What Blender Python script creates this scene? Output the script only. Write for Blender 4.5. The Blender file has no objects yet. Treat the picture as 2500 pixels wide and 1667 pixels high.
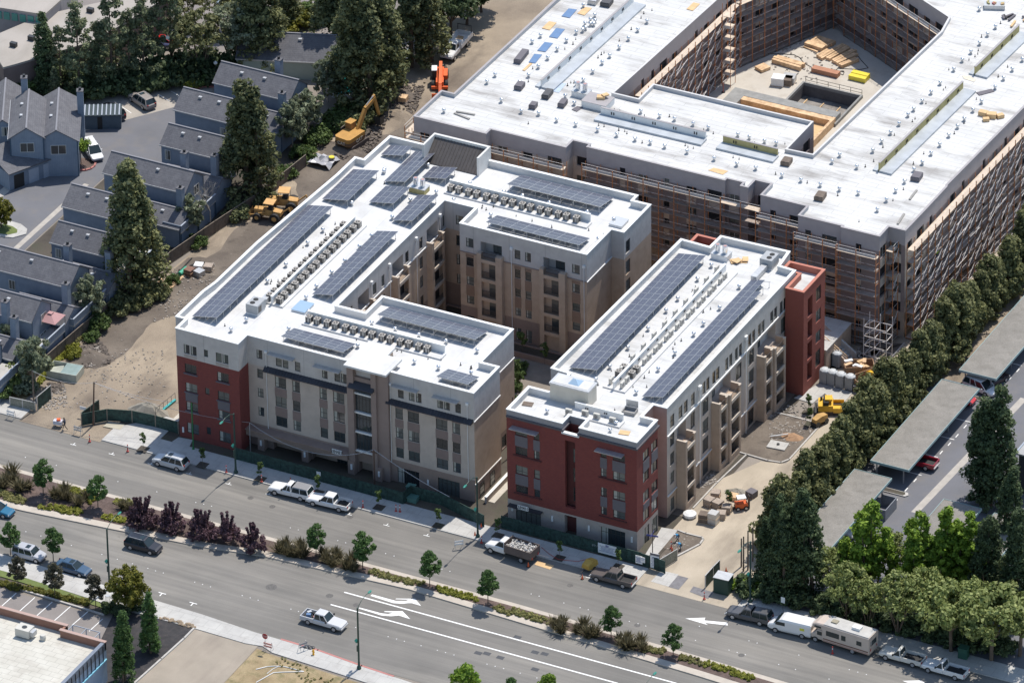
import bpy, math, random
import numpy as np
from mathutils import Vector, Matrix
R=math.radians
# ------------------------------------------------------------------ camera, world, sun
S=bpy.context.scene
TH,RO,AZ,FP,DIST=R(31.2),R(-.84),R(27.5),19100.,1073.
_e=Vector((math.cos(AZ),math.sin(AZ),0)); _h=Vector((-math.sin(AZ),math.cos(AZ),0)); _z=Vector((0,0,1))
FW=math.cos(TH)*_h-math.sin(TH)*_z; _u0=math.sin(TH)*_h+math.cos(TH)*_z
RT=math.cos(RO)*_e+math.sin(RO)*_u0; UP=-math.sin(RO)*_e+math.cos(RO)*_u0
CAM=-DIST*FW
cd=bpy.data.cameras.new('camera'); co=bpy.data.objects.new('camera',cd); S.collection.objects.link(co)
M=Matrix((RT,UP,-FW)).transposed().to_4x4(); M.translation=CAM; co.matrix_world=M
cd.sensor_width=36; cd.sensor_fit='HORIZONTAL'; cd.lens=36*FP/2500; cd.clip_start=10; cd.clip_end=6000
S.camera=co
SUN=Vector((.14,1,0)).normalized()*math.cos(R(65)); SUN.z=math.sin(R(65))
w=bpy.data.worlds.new('World'); S.world=w; w.use_nodes=True
nt=w.node_tree; bg=nt.nodes['Background']; sk=nt.nodes.new('ShaderNodeTexSky'); sk.sky_type='NISHITA'; sk.sun_disc=False
sk.sun_elevation=R(65); sk.sun_rotation=math.atan2(SUN.x,SUN.y); sk.air_density=1.2; sk.dust_density=.6
nt.links.new(sk.outputs[0],bg.inputs[0]); bg.inputs[1].default_value=.15
sl=bpy.data.lights.new('sun','SUN'); sl.energy=4.5; sl.angle=R(.5); sl.color=(1,.94,.855)
so=bpy.data.objects.new('sun',sl); S.collection.objects.link(so); so.rotation_euler=SUN.to_track_quat('Z','Y').to_euler()
S.view_settings.view_transform='Standard'; S.view_settings.look='None'; S.view_settings.exposure=0.08; S.view_settings.gamma=1
# ------------------------------------------------------------------ helpers
def ray(x,y): return FW*FP+RT*(x-1250)-UP*(y-833.5)
def P(x,y,z=0.):
    d=ray(x,y); t=(z-CAM.z)/d.z; return CAM+d*t
def Z(ox,oy,s=3.76): return lambda x,y,z=0.:P(ox+x/s,oy+y/s,z)
q00=Z(0,0);q04=Z(0,417);q08=Z(0,834);r0=Z(625,0);r4=Z(625,417);r8=Z(625,834);s0=Z(1250,0);s4=Z(1250,417);s8=Z(1250,834)
t0=Z(1875,0);t4=Z(1875,417);t8=Z(1875,834);b0=Z(0,1250);b1=Z(625,1250);b2=Z(1250,1250);b3=Z(1875,1250)
rnd=random.Random(7)
_O=['','first','second','third','fourth','fifth','sixth','seventh','eighth','ninth','tenth','eleventh','twelfth','thirteenth','fourteenth','fifteenth','sixteenth','seventeenth','eighteenth','nineteenth']
def ordw(n):
    if n<20: return _O[n]
    t=['','','twent','thirt','fort','fift','sixt','sevent'][n//10]
    return t+'ieth' if n%10==0 else t+'y-'+_O[n%10]
def link(o): S.collection.objects.link(o)
def tag(o,label=None,cat=None,group=None,kind=None):
    for k,v in (('label',label),('category',cat),('group',group),('kind',kind)):
        if v: o[k]=v
    return o
def thing(name,label,cat,loc=(0,0,0),rot=0,group=None):
    o=bpy.data.objects.new(name,None); o.empty_display_size=.3; link(o); o.location=loc; o.rotation_euler=(0,0,rot)
    return tag(o,label,cat,group)
class MB:
    def __init__(s): s.v=[];s.f=[];s.m=[];s.mi=0
    def mat(s,i): s.mi=i; return s
    def add(s,vs,fs):
        n=len(s.v); s.v+=[tuple(v) for v in vs]; s.f+=[tuple(i+n for i in f) for f in fs]; s.m+=[s.mi]*len(fs); return s
    def poly(s,pts): return s.add(pts,[tuple(range(len(pts)))])
    def box(s,x0,y0,z0,x1,y1,z1):
        return s.add([(x0,y0,z0),(x1,y0,z0),(x1,y1,z0),(x0,y1,z0),(x0,y0,z1),(x1,y0,z1),(x1,y1,z1),(x0,y1,z1)],
          [(0,3,2,1),(4,5,6,7),(0,1,5,4),(1,2,6,5),(2,3,7,6),(3,0,4,7)])
    def obox(s,c,sx,sy,sz,rz=0,tilt=0):
        ca,sa=math.cos(rz),math.sin(rz); ct,st=math.cos(tilt),math.sin(tilt); vs=[]
        for k in (-1,1):
            for a,b in ((-1,-1),(1,-1),(1,1),(-1,1)):
                x,y,z=a*sx/2,b*sy/2,k*sz/2
                x,z=x*ct-z*st,x*st+z*ct
                vs.append((c[0]+x*ca-y*sa,c[1]+x*sa+y*ca,c[2]+z))
        return s.add(vs,[(0,3,2,1),(4,5,6,7),(0,1,5,4),(1,2,6,5),(2,3,7,6),(3,0,4,7)])
    def prism(s,pts,z0,z1,bottom=True):
        n=len(pts); vs=[(p[0],p[1],z0) for p in pts]+[(p[0],p[1],z1) for p in pts]
        fs=[tuple(range(n,2*n))]+[(i,(i+1)%n,n+(i+1)%n,n+i) for i in range(n)]
        if bottom: fs.append(tuple(reversed(range(n))))
        return s.add(vs,fs)
    def tube(s,a,b,r0,r1=None,n=6,cap=True):
        r1=r0 if r1 is None else r1; a=Vector(a);b=Vector(b); d=(b-a)
        if d.length<1e-6: return s
        d.normalize(); u=d.orthogonal().normalized(); v=d.cross(u)
        vs=[a+(u*math.cos(2*math.pi*i/n)+v*math.sin(2*math.pi*i/n))*r0 for i in range(n)]+[b+(u*math.cos(2*math.pi*i/n)+v*math.sin(2*math.pi*i/n))*r1 for i in range(n)]
        fs=[(i,(i+1)%n,n+(i+1)%n,n+i) for i in range(n)]
        if cap: fs+=[tuple(reversed(range(n))),tuple(range(n,2*n))]
        return s.add(vs,fs)
    def path(s,pts,r,n=5):
        for a,b in zip(pts,pts[1:]): s.tube(a,b,r,n=n)
        return s
    def lathe(s,c,prof,n=10,sx=1,sy=1):
        vs=[];k=len(prof)
        for r,z in prof:
            for i in range(n):
                a=2*math.pi*i/n; vs.append((c[0]+r*sx*math.cos(a),c[1]+r*sy*math.sin(a),c[2]+z))
        fs=[(j*n+i,j*n+(i+1)%n,(j+1)*n+(i+1)%n,(j+1)*n+i) for j in range(k-1) for i in range(n)]
        fs+=[tuple(reversed(range(n))),tuple(range((k-1)*n,k*n))]
        return s.add(vs,fs)
    def loft(s,rings,cap=True):
        n=len(rings[0]); vs=[p for r in rings for p in r]
        fs=[(j*n+i,j*n+(i+1)%n,(j+1)*n+(i+1)%n,(j+1)*n+i) for j in range(len(rings)-1) for i in range(n)]
        if cap: fs+=[tuple(reversed(range(n))),tuple(range((len(rings)-1)*n,len(rings)*n))]
        return s.add(vs,fs)
    def mesh(s,name,mats,smooth=False,fix=False):
        me=bpy.data.meshes.new(name); me.from_pydata(s.v,[],s.f)
        for m in (mats if isinstance(mats,(list,tuple)) else [mats]): me.materials.append(m)
        if any(s.m): me.polygons.foreach_set('material_index',s.m)
        if smooth: me.polygons.foreach_set('use_smooth',[True]*len(s.f))
        if fix:
            import bmesh
            b=bmesh.new(); b.from_mesh(me); bmesh.ops.recalc_face_normals(b,faces=b.faces); b.to_mesh(me); b.free()
        me.update(); return me
    def build(s,name,mats,parent=None,world=False,smooth=False,fix=False,**kw):
        me=s.mesh(name,mats,smooth,fix); o=bpy.data.objects.new(name,me); link(o)
        if parent is not None:
            o.parent=parent
            if world: o.location=-parent.location   # parents used with world=True are unrotated
        return tag(o,**kw)
def inst(name,me,parent,loc=(0,0,0),rot=(0,0,0),scale=None):
    o=bpy.data.objects.new(name,me); link(o); o.location=loc; o.rotation_euler=rot
    if scale: o.scale=scale
    if parent is not None: o.parent=parent
    return o
def kids(o): return [c for c in o.children]
def dup(root,loc,rot=None,label=None,group=None,scale=None):
    r=root.copy(); link(r); r.location=loc
    if rot is not None: r.rotation_euler=(0,0,rot)
    if scale is not None: r.scale=(scale,scale,scale) if not isinstance(scale,tuple) else scale
    if label: r['label']=label
    if group: r['group']=group
    for c in root.children:
        k=c.copy(); link(k); k.parent=r
        for g in c.children:
            h=g.copy(); link(h); h.parent=k
    return r
# ------------------------------------------------------------------ materials
_mc={}
def mat(name,col,rough=.8,var=.12,scale=.6,metal=0.,col2=None,bump=0.,detail=4,obj_rand=0.,spec=None):
    if name in _mc: return _mc[name]
    m=bpy.data.materials.new(name); m.use_nodes=True; t=m.node_tree; b=t.nodes['Principled BSDF']
    b.inputs['Roughness'].default_value=rough; b.inputs['Metallic'].default_value=metal
    if spec is not None: b.inputs['Specular IOR Level'].default_value=spec
    c1=tuple(max(0,c*(1-var)) for c in col); c2=tuple(min(1,c*(1+var)) for c in (col2 or col))
    if var or col2:
        tc=t.nodes.new('ShaderNodeTexCoord'); n=t.nodes.new('ShaderNodeTexNoise'); n.inputs['Scale'].default_value=scale; n.inputs['Detail'].default_value=detail
        n.inputs['Roughness'].default_value=.62
        rp=t.nodes.new('ShaderNodeValToRGB'); rp.color_ramp.elements[0].position=.33; rp.color_ramp.elements[1].position=.68
        rp.color_ramp.elements[0].color=(*c1,1); rp.color_ramp.elements[1].color=(*c2,1)
        t.links.new(tc.outputs['Object'],n.inputs['Vector']); t.links.new(n.outputs['Fac'],rp.inputs[0])
        out=rp.outputs[0]
        if obj_rand:
            oi=t.nodes.new('ShaderNodeObjectInfo'); mr=t.nodes.new('ShaderNodeMapRange'); mr.inputs[3].default_value=1-obj_rand; mr.inputs[4].default_value=1+obj_rand
            mx=t.nodes.new('ShaderNodeVectorMath'); mx.operation='SCALE'
            t.links.new(oi.outputs['Random'],mr.inputs[0]); t.links.new(out,mx.inputs[0]); t.links.new(mr.outputs[0],mx.inputs['Scale']); out=mx.outputs[0]
        t.links.new(out,b.inputs['Base Color'])
        if bump:
            bp=t.nodes.new('ShaderNodeBump'); bp.inputs['Strength'].default_value=bump; bp.inputs['Distance'].default_value=.1
            n2=t.nodes.new('ShaderNodeTexNoise'); n2.inputs['Scale'].default_value=scale*6; n2.inputs['Detail'].default_value=5
            t.links.new(tc.outputs['Object'],n2.inputs['Vector']); t.links.new(n2.outputs['Fac'],bp.inputs['Height']); t.links.new(bp.outputs[0],b.inputs['Normal'])
    else: b.inputs['Base Color'].default_value=(*col,1)
    _mc[name]=m; return m
def layered(name,base,base2,s1,dirt,s2,amt,rough=.85,stretch=(1,1,1),seams=None,spots=None,fine=0.,streak=0.):
    """ground/roof material: two-tone noise, second stretched stain layer, optional seam grid (brick texture) and fine grain"""
    m=bpy.data.materials.new(name); m.use_nodes=True; t=m.node_tree; b=t.nodes['Principled BSDF']; b.inputs['Roughness'].default_value=rough
    tc=t.nodes.new('ShaderNodeTexCoord')
    def noise(sc,det=5,st=(1,1,1)):
        mp=t.nodes.new('ShaderNodeMapping'); mp.inputs['Scale'].default_value=st; n=t.nodes.new('ShaderNodeTexNoise'); n.inputs['Scale'].default_value=sc; n.inputs['Detail'].default_value=det; n.inputs['Roughness'].default_value=.6
        t.links.new(tc.outputs['Object'],mp.inputs[0]); t.links.new(mp.outputs[0],n.inputs['Vector']); return n.outputs['Fac']
    def ramp(f,a,bb,ca,cb):
        r=t.nodes.new('ShaderNodeValToRGB'); r.color_ramp.elements[0].position=a; r.color_ramp.elements[1].position=bb; r.color_ramp.elements[0].color=ca; r.color_ramp.elements[1].color=cb
        t.links.new(f,r.inputs[0]); return r.outputs[0]
    def mix(f,a,bb,mode='MIX'):
        x=t.nodes.new('ShaderNodeMix'); x.data_type='RGBA'; x.blend_type=mode
        if isinstance(f,float): x.inputs[0].default_value=f
        else: t.links.new(f,x.inputs[0])
        for s_,v in ((6,a),(7,bb)):
            if isinstance(v,tuple): x.inputs[s_].default_value=v
            else: t.links.new(v,x.inputs[s_])
        return x.outputs[2]
    c=ramp(noise(s1),.35,.66,(*base,1),(*base2,1))
    f=ramp(noise(s2,6,stretch),.5,.72,(0,0,0,1),(amt,amt,amt,1))
    c=mix(f,c,(*dirt,1))
    if seams:
        sx,sy,dk,th=seams
        mp=t.nodes.new('ShaderNodeMapping'); t.links.new(tc.outputs['Object'],mp.inputs[0])
        br=t.nodes.new('ShaderNodeTexBrick'); br.inputs['Scale'].default_value=1; br.inputs['Brick Width'].default_value=sx; br.inputs['Row Height'].default_value=sy
        br.inputs['Mortar Size'].default_value=th; br.inputs['Mortar Smooth'].default_value=.3; br.inputs['Color1'].default_value=(1,1,1,1); br.inputs['Color2'].default_value=(.97,.97,.97,1); br.inputs['Mortar'].default_value=(dk,dk,dk,1)
        t.links.new(mp.outputs[0],br.inputs['Vector']); c=mix(1.,c,br.outputs[0],'MULTIPLY')
    if spots:
        c=mix(ramp(noise(spots[0],3),spots[1],spots[1]+.03,(0,0,0,1),(1,1,1,1)),c,(*spots[2],1))
    if fine:
        c=mix(1.,c,ramp(noise(9,2),.3,.7,(1-fine,)*3+(1,),(1+fine*.0+0,)*3+(1,)),'MULTIPLY')
    if streak:
        c=mix(1.,c,ramp(noise(.75,3,(.018,1,1)),.35,.65,(1-streak,)*3+(1,),(1.04,1.035,1.02,1)),'MULTIPLY')
        c=mix(1.,c,ramp(noise(2.2,2,(.01,1,1)),.4,.6,(1-streak*.5,)*3+(1,),(1,1,1,1)),'MULTIPLY')
    t.links.new(c,b.inputs['Base Color']); _mc[name]=m; return m
roofW=layered('roof_membrane',(.54,.542,.535),(.615,.613,.605),.25,(.33,.32,.30),.45,.7,stretch=(.35,1,1),seams=(6.5,1.05,.72,.025))
roofW2=layered('roof_membrane_clean',(.565,.566,.56),(.635,.632,.625),.2,(.40,.39,.37),.3,.5,seams=(3,5.2,.8,.03))
asph=layered('asphalt',(.185,.176,.162),(.232,.22,.202),.09,(.31,.29,.258),.16,.85,stretch=(.16,1,1),fine=.14,streak=.17,spots=(.35,.74,(.13,.125,.12)))
asphD=layered('asphalt_lot',(.135,.138,.152),(.16,.162,.178),.2,(.2,.18,.16),.35,.5,fine=.1)
asphB=layered('asphalt_old',(.20,.18,.17),(.25,.225,.21),.12,(.3,.27,.25),.3,.5,fine=.15)
conc=layered('concrete',(.44,.43,.41),(.52,.51,.48),.35,(.33,.31,.29),.5,.5,seams=(1.8,1.8,.72,.03),fine=.1)
concP=mat('concrete_kerb',(.45,.43,.40),.85,.12,1.5)
podM=layered('podium_slab',(.50,.46,.40),(.58,.54,.47),.12,(.38,.33,.27),.4,.6,fine=.1)
dirt=layered('dirt',(.25,.20,.15),(.44,.36,.265),.09,(.12,.095,.075),.16,1.,fine=.4,stretch=(1,.45,1),spots=(1.6,.70,(.42,.38,.33)))
dirtD=layered('dirt_dark',(.13,.105,.085),(.235,.195,.155),.25,(.07,.055,.045),.5,.9,fine=.4,spots=(2.2,.69,(.32,.30,.27)))
drive=layered('dusty_drive',(.38,.325,.25),(.50,.43,.335),.12,(.25,.21,.165),.22,.9,fine=.16,stretch=(1,.3,1))
mulch=layered('mulch',(.10,.068,.058),(.17,.115,.098),.6,(.2,.15,.13),1.2,.6,fine=.5)
grassD=layered('dry_grass',(.30,.22,.12),(.42,.33,.19),.4,(.16,.15,.06),.6,.8,fine=.35)
lawn=layered('lawn',(.10,.14,.035),(.15,.19,.05),.7,(.2,.2,.07),.8,.5,fine=.2)
soil=layered('planting_soil',(.06,.05,.04),(.12,.10,.075),.2,(.05,.06,.03),.4,.8,fine=.4)
paint_w=mat('white_road_paint',(.78,.78,.76),.7,.06,3)
paint_r=mat('red_paint',(.42,.17,.15),.7,.1,2)
steel=mat('galvanised_steel',(.5,.51,.52),.45,.1,2,.6)
dark=mat('dark_metal',(.03,.032,.036),.5,0)
black=mat('black_rubber',(.02,.02,.021),.75,0)
wood=mat('timber',(.55,.36,.20),.75,.2,1.2,col2=(.66,.46,.28))
woodD=mat('weathered_wood',(.16,.125,.10),.9,.25,1.5)
ply=mat('plywood',(.62,.42,.22),.8,.12,1)
chrome=mat('spun_aluminium',(.78,.79,.8),.22,0,metal=.85)
whiteM=mat('white_painted_metal',(.78,.78,.77),.4,.05,3)
# ------------------------------------------------------------------ ground and roads
def sheet(name,pts,z,m,kind='structure'):
    return MB().poly([(p[0],p[1],z) for p in pts]).build(name,m,kind=kind)
def slab(name,pts,z0,z1,m,kind='structure'):
    return MB().prism(pts,z0,z1,False).build(name,m,kind=kind)
def rect(x0,y0,x1,y1): return [(x0,y0),(x1,y0),(x1,y1),(x0,y1)]
groundM=layered('ground_far',(.22,.19,.16),(.30,.265,.23),.03,(.16,.14,.11),.1,.7,fine=.2)
sheet('ground',rect(-900,-700,900,1200),-.03,groundM)
sheet('dirt_site',[(-54.2,-41),(-20,-41),(-20,16),(20,17),(60,17),(60,130),(-25,240),(-52,120),(-49.2,30)],.0,dirt)
sheet('street',rect(-160,-80,190,-47),-.004,asph)
slab('north_pavement',rect(-120,-47,-50.5,-43.5),-.1,.12,conc)
sheet('site_entrance',rect(-50.5,-47.5,-38,-40),0.02,dirt)
slab('north_pavement',rect(-38,-47,42.2,-43.3),-.1,.12,conc)
slab('planting_strip',rect(-38,-43.3,42.2,-38),-.1,.10,soil)
slab('east_pavement',rect(56.5,-47,190,-43.6),-.1,.12,conc)
sheet('building_plot',rect(-30,-42,42,18),.006,soil)
slab('walkway',[(-38,-43.4),(-31,-43.4),(-31,-38),(-33,-38)],-.1,.13,conc)
slab('side_path',[(-32,-41),(-30,-41),(-30,-20),(-32,-20)],-.1,.06,podM)
# site driveway on the east
sheet('site_drive',[(42.2,-47.3),(56.5,-47.3),(52.6,-10),(52.2,60),(47.5,60),(47.3,-12),(44,-13),(40.8,-20),(40.8,-38),(42.2,-41)],.012,drive)
rg0=random.Random(21)
def blob(cx,cy,rx,ry,z,m,name='churned_shaded_soil'):
    n=26; ph=[rg0.uniform(.72,1.2) for _ in range(n)]; MB().poly([(cx+rx*(ph[k]+ph[k-1])/2*math.cos(2*math.pi*k/n),cy+ry*(ph[k]+ph[k-1])/2*math.sin(2*math.pi*k/n),z) for k in range(n)]).build(name,m,kind='structure')
for k,(cx,cy,rx,ry) in enumerate(((-40,24,6,9),(-44,10,5,10),(-47,-6,4,12),(-49,-22,3,9),(-38,38,6,9),(-42,-2,3,6),(-36,26,3,4),(-46,30,4,7),(-34,52,3,8))): blob(cx,cy,rx,ry,-.008+.010+k*.0004,dirtD)  # dark churned soil, with the strip's shade put into its colour too
def kerbline(pts,wd=.22,h=.16,z=0):
    mb=MB()
    for a,b in zip(pts,pts[1:]):
        a=Vector((a[0],a[1],0));b=Vector((b[0],b[1],0)); d=b-a; c=(a+b)/2
        mb.obox((c.x,c.y,z+h/2),d.length+wd*.5,wd,h,math.atan2(d.y,d.x))
    return mb
d1=[(40.6,-12.3),(44.8,-12.5),(46.6,-12.2),(47.25,-11),(47.3,-2),(47,-1.2),(45,-1),(41,-1)]
slab('dirt_island',[(40,-12.2)]+d1[1:-1]+[(40,-1)],-.1,.08,dirtD)
kerbline(d1).build('island_kerb',concP,kind='structure')
slab('dirt_strip',rect(38.9,-30,40.8,9),-.1,.05,dirtD)
kerbline([(41,-27.5),(41.1,-20.5),(41.6,-12.4)],.2).build('strip_kerb',concP,kind='structure')
pk=[t8(585,180),t8(760,240),t8(960,260),t8(1050,240),t8(1250,20)]
pk=[(p.x,p.y) for p in pk]
slab('dirt_corner',[(41.5,10)]+[(p[0],p[1]) for p in pk]+[(44,21)],-.1,.07,dirtD)
kerbline(pk,.2).build('corner_kerb',concP,kind='structure')
cp=[t8(240,520),t8(410,570),t8(520,480),t8(680,580),t8(780,470),t8(480,380)]
slab('concrete_pad',[(p.x,p.y) for p in cp],-.1,.085,conc)
c5=Z(1500,1000,4.125)
pl=[c5(350,1420),c5(640,1220),c5(720,1250),c5(880,1290),c5(895,1310),c5(860,1360),c5(460,1568)]
slab('entrance_planter',[(p.x,p.y) for p in pl],-.1,.09,dirtD)
kerbline([(p.x,p.y) for p in pl[1:]],.25,.2).build('planter_kerb',concP,kind='structure')
sp=[c5(300,1480),c5(475,1190),c5(640,1215),c5(400,1500)]
slab('entrance_path',[(p.x,p.y) for p in sp],-.1,.11,conc)
# courtyard / garden between the two apartment blocks
slab('garden',rect(14.5,-38,20.6,8),-.1,.10,soil)
slab('garden_walk',rect(14.8,-38,16.8,-4),-.05,.16,podM)
slab('court_floor',rect(-12.3,-22,20.6,4),-.05,.12,mat('court_paving',(.22,.19,.16),.9,.15,.5))
# median
mN=[(-160,-58.6),(-47,-58.35),(-8,-58.4),(30,-58.45),(51,-59),(63,-59.4),(100,-61),(190,-66)]
mS=[(190,-71),(100,-65.8),(59,-63.3),(31.75,-62.15),(16.4,-61.5),(2.4,-62.4),(-4.8,-62.85),(-12.5,-64.3),(-25.3,-65.75),(-38.3,-67),(-60,-68.2),(-160,-70)]
slab('median',mN[::-1]+mS[::-1],-.1,.16,mat('median_kerb',(.46,.41,.35),.85,.1,.6))
mi=[(-159,-59.3),(-47,-59.1),(-8,-59.15),(30,-59.2),(51,-59.8),(63,-60.2),(100,-61.9),(189,-67)]
mo=[(189,-69.9),(100,-64.6),(59,-62.1),(31.75,-60.95),(16.4,-60.4),(2.4,-61.2),(-4.8,-61.6),(-12.5,-63.1),(-25.3,-64.5),(-38.3,-65.7),(-60,-66.9),(-159,-68.7)]
sheet('median_mulch',mi[::-1]+mo[::-1],.166,mulch)
# south side
slab('south_pavement',[(-160,-77.6),(-36,-77.4),(-18.5,-78.1),(-12.4,-78.3),(-12,-81.9),(-16.5,-81.9),(-32,-80.9),(-160,-80)],-.1,.12,conc)
slab('south_pavement',[(-12.4,-78.25),(-5,-78.5),(3.3,-79.2),(12.4,-79.4),(19.2,-80.1),(24,-80.5),(60,-83),(60,-86),(18.5,-83),(7.4,-82.4),(5.6,-81.6),(3.3,-82),(-4.5,-81.8),(-12,-81.9)],-.1,.10,conc)
kerbline([(7,-79.15),(12.4,-79.3),(19.2,-80.05),(24,-80.4)],.3,.115).build('red_kerb',paint_r,kind='structure')
slab('lawn',[(-160,-80),(-32,-80.9),(-18.6,-81.9),(-16.6,-82.9),(-30,-82.2),(-160,-81.6)],-.1,.14,lawn)
sheet('car_park',[(-160,-83.6),(-14.5,-84.6),(-10,-98),(-30,-100),(-160,-98)],.0,asphB)
kerbline([(-60,-83.2),(-32,-83.6),(-16.5,-84.2)],.25,.2).build('car_park_kerb',concP,kind='structure')
sheet('flower_bed',[(-60,-81.7),(-30,-82.2),(-16.6,-82.9),(-16.5,-84.1),(-32,-83.5),(-60,-83.1)],.03,soil)
bm=layered('black_mulch',(.028,.026,.028),(.05,.047,.05),.6,(.09,.07,.06),1.2,.4,fine=.5)
slab('black_mulch_bed',[(-15.8,-82.2),(-4.6,-81.9),(-4.5,-84),(-5,-96.5),(-5.3,-110),(-12,-110),(-12.5,-95)],-.1,.10,bm)
kerbline([(-4.4,-81.9),(-4.4,-84.5),(-4.7,-90),(-5.1,-97),(-5.4,-110)],.25,.2).build('mulch_kerb',concP,kind='structure')
sheet('south_driveway',[(-4.4,-81.8),(5,-81.8),(5.5,-110),(-5.4,-110)],.006,layered('worn_concrete',(.30,.26,.21),(.36,.31,.25),.2,(.24,.2,.165),.4,.6,stretch=(1,.2,1),fine=.12))
slab('dry_verge',[(5.2,-82.4),(7.4,-82.9),(18.5,-83.6),(60,-86.5),(60,-120),(5.6,-120)],-.1,.13,grassD)
# road paint
q=b1
def strip(a,b,wd=.15,z=.004,m=paint_w,name='lane_line'):
    a=Vector((a[0],a[1],0));b=Vector((b[0],b[1],0)); n=(b-a).normalized().orthogonal(); n=Vector((-(b-a).y,(b-a).x,0)).normalized()*wd/2
    return MB().poly([(*(a-n).xy,z),(*(b-n).xy,z),(*(b+n).xy,z),(*(a+n).xy,z)]).build(name,m,kind='structure')
strip(b1(810,732),b2(1510,1568),.24); strip(b1(685,845),b2(970,1568),.24)
for pts,q in (([(1065,752),(1285,812),(1375,812),(1410,800),(1280,796),(1285,790),(1460,792),(1515,857),(1430,832),(1400,832),(1340,838),(1260,832),(1050,765)],b1),
              ([(950,872),(1150,925),(1215,932),(1260,918),(1175,912),(1180,906),(1345,906),(1415,978),(1310,945),(1240,952),(1150,945),(945,882)],b1),
              ([(1592,972),(1775,965),(1765,990),(1975,1010),(1982,1037),(1770,1012),(1798,1033)],b2),
              ([(1235,1545),(1400,1540),(1450,1568),(1300,1568)],b3)):
    MB().poly([tuple(q(x,y,.005)) for x,y in pts][::-1]).build('road_arrow',paint_w,kind='structure')
dots=[(b1,[(20,805),(320,887),(390,908),(838,1035),(915,1055),(1213,1140),(1290,1161),(1362,1182),(1515,1223),(1665,1265),(1740,1286),(1817,1308),(2120,1392),(2195,1412),(2273,1433),(315,142),(388,161),(750,259),(823,279),(1190,378),(1267,400),(1706,520),(1780,541),(2225,664)]),
 (b0,[(655,303),(935,386),(1077,430),(1216,471),(1357,514),(1428,537),(1499,556),(1787,640),(1859,661),(1932,683),(2223,763),(2297,784),(237,177),(375,217)]),
 (b2,[(176,748),(249,768),(476,831),(625,874),(700,893),(1077,1000),(1157,1021),(1227,1042),(1684,1174),(1720,1045),(2175,1178),(2250,1198),(1992,1263),(2067,1284),(2142,1305),(75,1475),(228,1519)]),
 (b3,[(283,1309),(98,1395),(252,1440),(746,1442),(824,1465),(903,1487),(560,1529)]),(q08,[(233,1060),(517,1134),(940,1245),(1082,1282),(1439,1376),(1797,1474),(1870,1490),(1942,1508)])]
mb=MB()
for q,L in dots:
    for x,y in L:
        p=q(x,y); mb.lathe((p.x,p.y,0),[(.085,0),(.07,.02),(.03,.03)],6)
mb.build('lane_marker',paint_w,kind='structure')
mb=MB()
for q,L in ((q08,[(672,945),(1025,1032),(1382,1123),(1735,1213),(2097,1306)]),(r8,[(115,1400),(490,1490)]),(b1,[(850,20),(1197,120),(1565,215)]),(b2,[(705,600)])):
    for x,y in L:
        p=q(x,y); mb.box(p.x-.45,p.y-.05,.002,p.x+.45,p.y+.05,.006).box(p.x-.05,p.y+.06,.002,p.x+.05,p.y+.5,.006)
for x,y in ((1490,742),(1775,832)):
    p=b0(x,y); mb.box(p.x-.55,p.y-.07,.002,p.x+.55,p.y+.07,.006).box(p.x-.07,p.y-.7,.002,p.x+.07,p.y-.08,.006)
mb.build('parking_mark',paint_w,kind='structure')
mb=MB()
for (x,y,r) in ((140,685,.75),(675,765,.5),(920,850,.45)):
    p=b1(x,y); mb.lathe((p.x,p.y,-.02),[(r,0),(r,.024)],16)
for q,L in ((q08,[(2300,1432)]),(r8,[(150,1512)]),(b1,[(865,42)]),(b2,[(533,670),(1150,1035),(2105,1310)])):
    for x,y in L:
        p=q(x,y); mb.lathe((p.x,p.y,-.02),[(.42,0),(.42,.024)],14)
mb.build('manhole_cover',mat('iron_cover',(.10,.095,.09),.6,.3,4),kind='structure')
mb=MB()
for q,L in ((b1,[(2040,1290),(2120,1295),(2243,1332)]),(b2,[(50,1145),(212,1283),(300,1298),(212,1440)])):
    for x,y in L:
        p=q(x,y); mb.box(p.x-.5,p.y-.35,.001,p.x+.5,p.y+.35,.005)
mb.build('asphalt_patch',mat('dark_asphalt_patch',(.075,.078,.085),.9,.15,2),kind='structure')
for x0,y0,x1,y1 in ((150,740,10,865),(320,780,175,910),(480,822,335,950),(648,862,500,992),(815,903,662,1035),(942,978,818,1090),(1082,1010,940,1148)):
    strip(b0(x0,y0),b0(x1,y1),.12,.006,name='bay_line')
sheet('plywood_sheet',[b2(235,445),b2(388,490),b2(348,525),b2(207,480)],.02,ply)
# steel plates at the drive
for L in (((1275,635),(1370,535),(1530,570),(1440,685)),):
    sheet('drive_apron',[b2(*p) for p in L][::-1],.03,conc)
for L in (((1435,685),(1525,580),(1620,605),(1530,710)),((1630,730),(1665,680),(1850,735),(1800,795))):
    sheet('steel_plate',[b2(*p) for p in L][::-1],.04,mat('rusty_plate',(.16,.155,.165),.6,.2,1.5))
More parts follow.
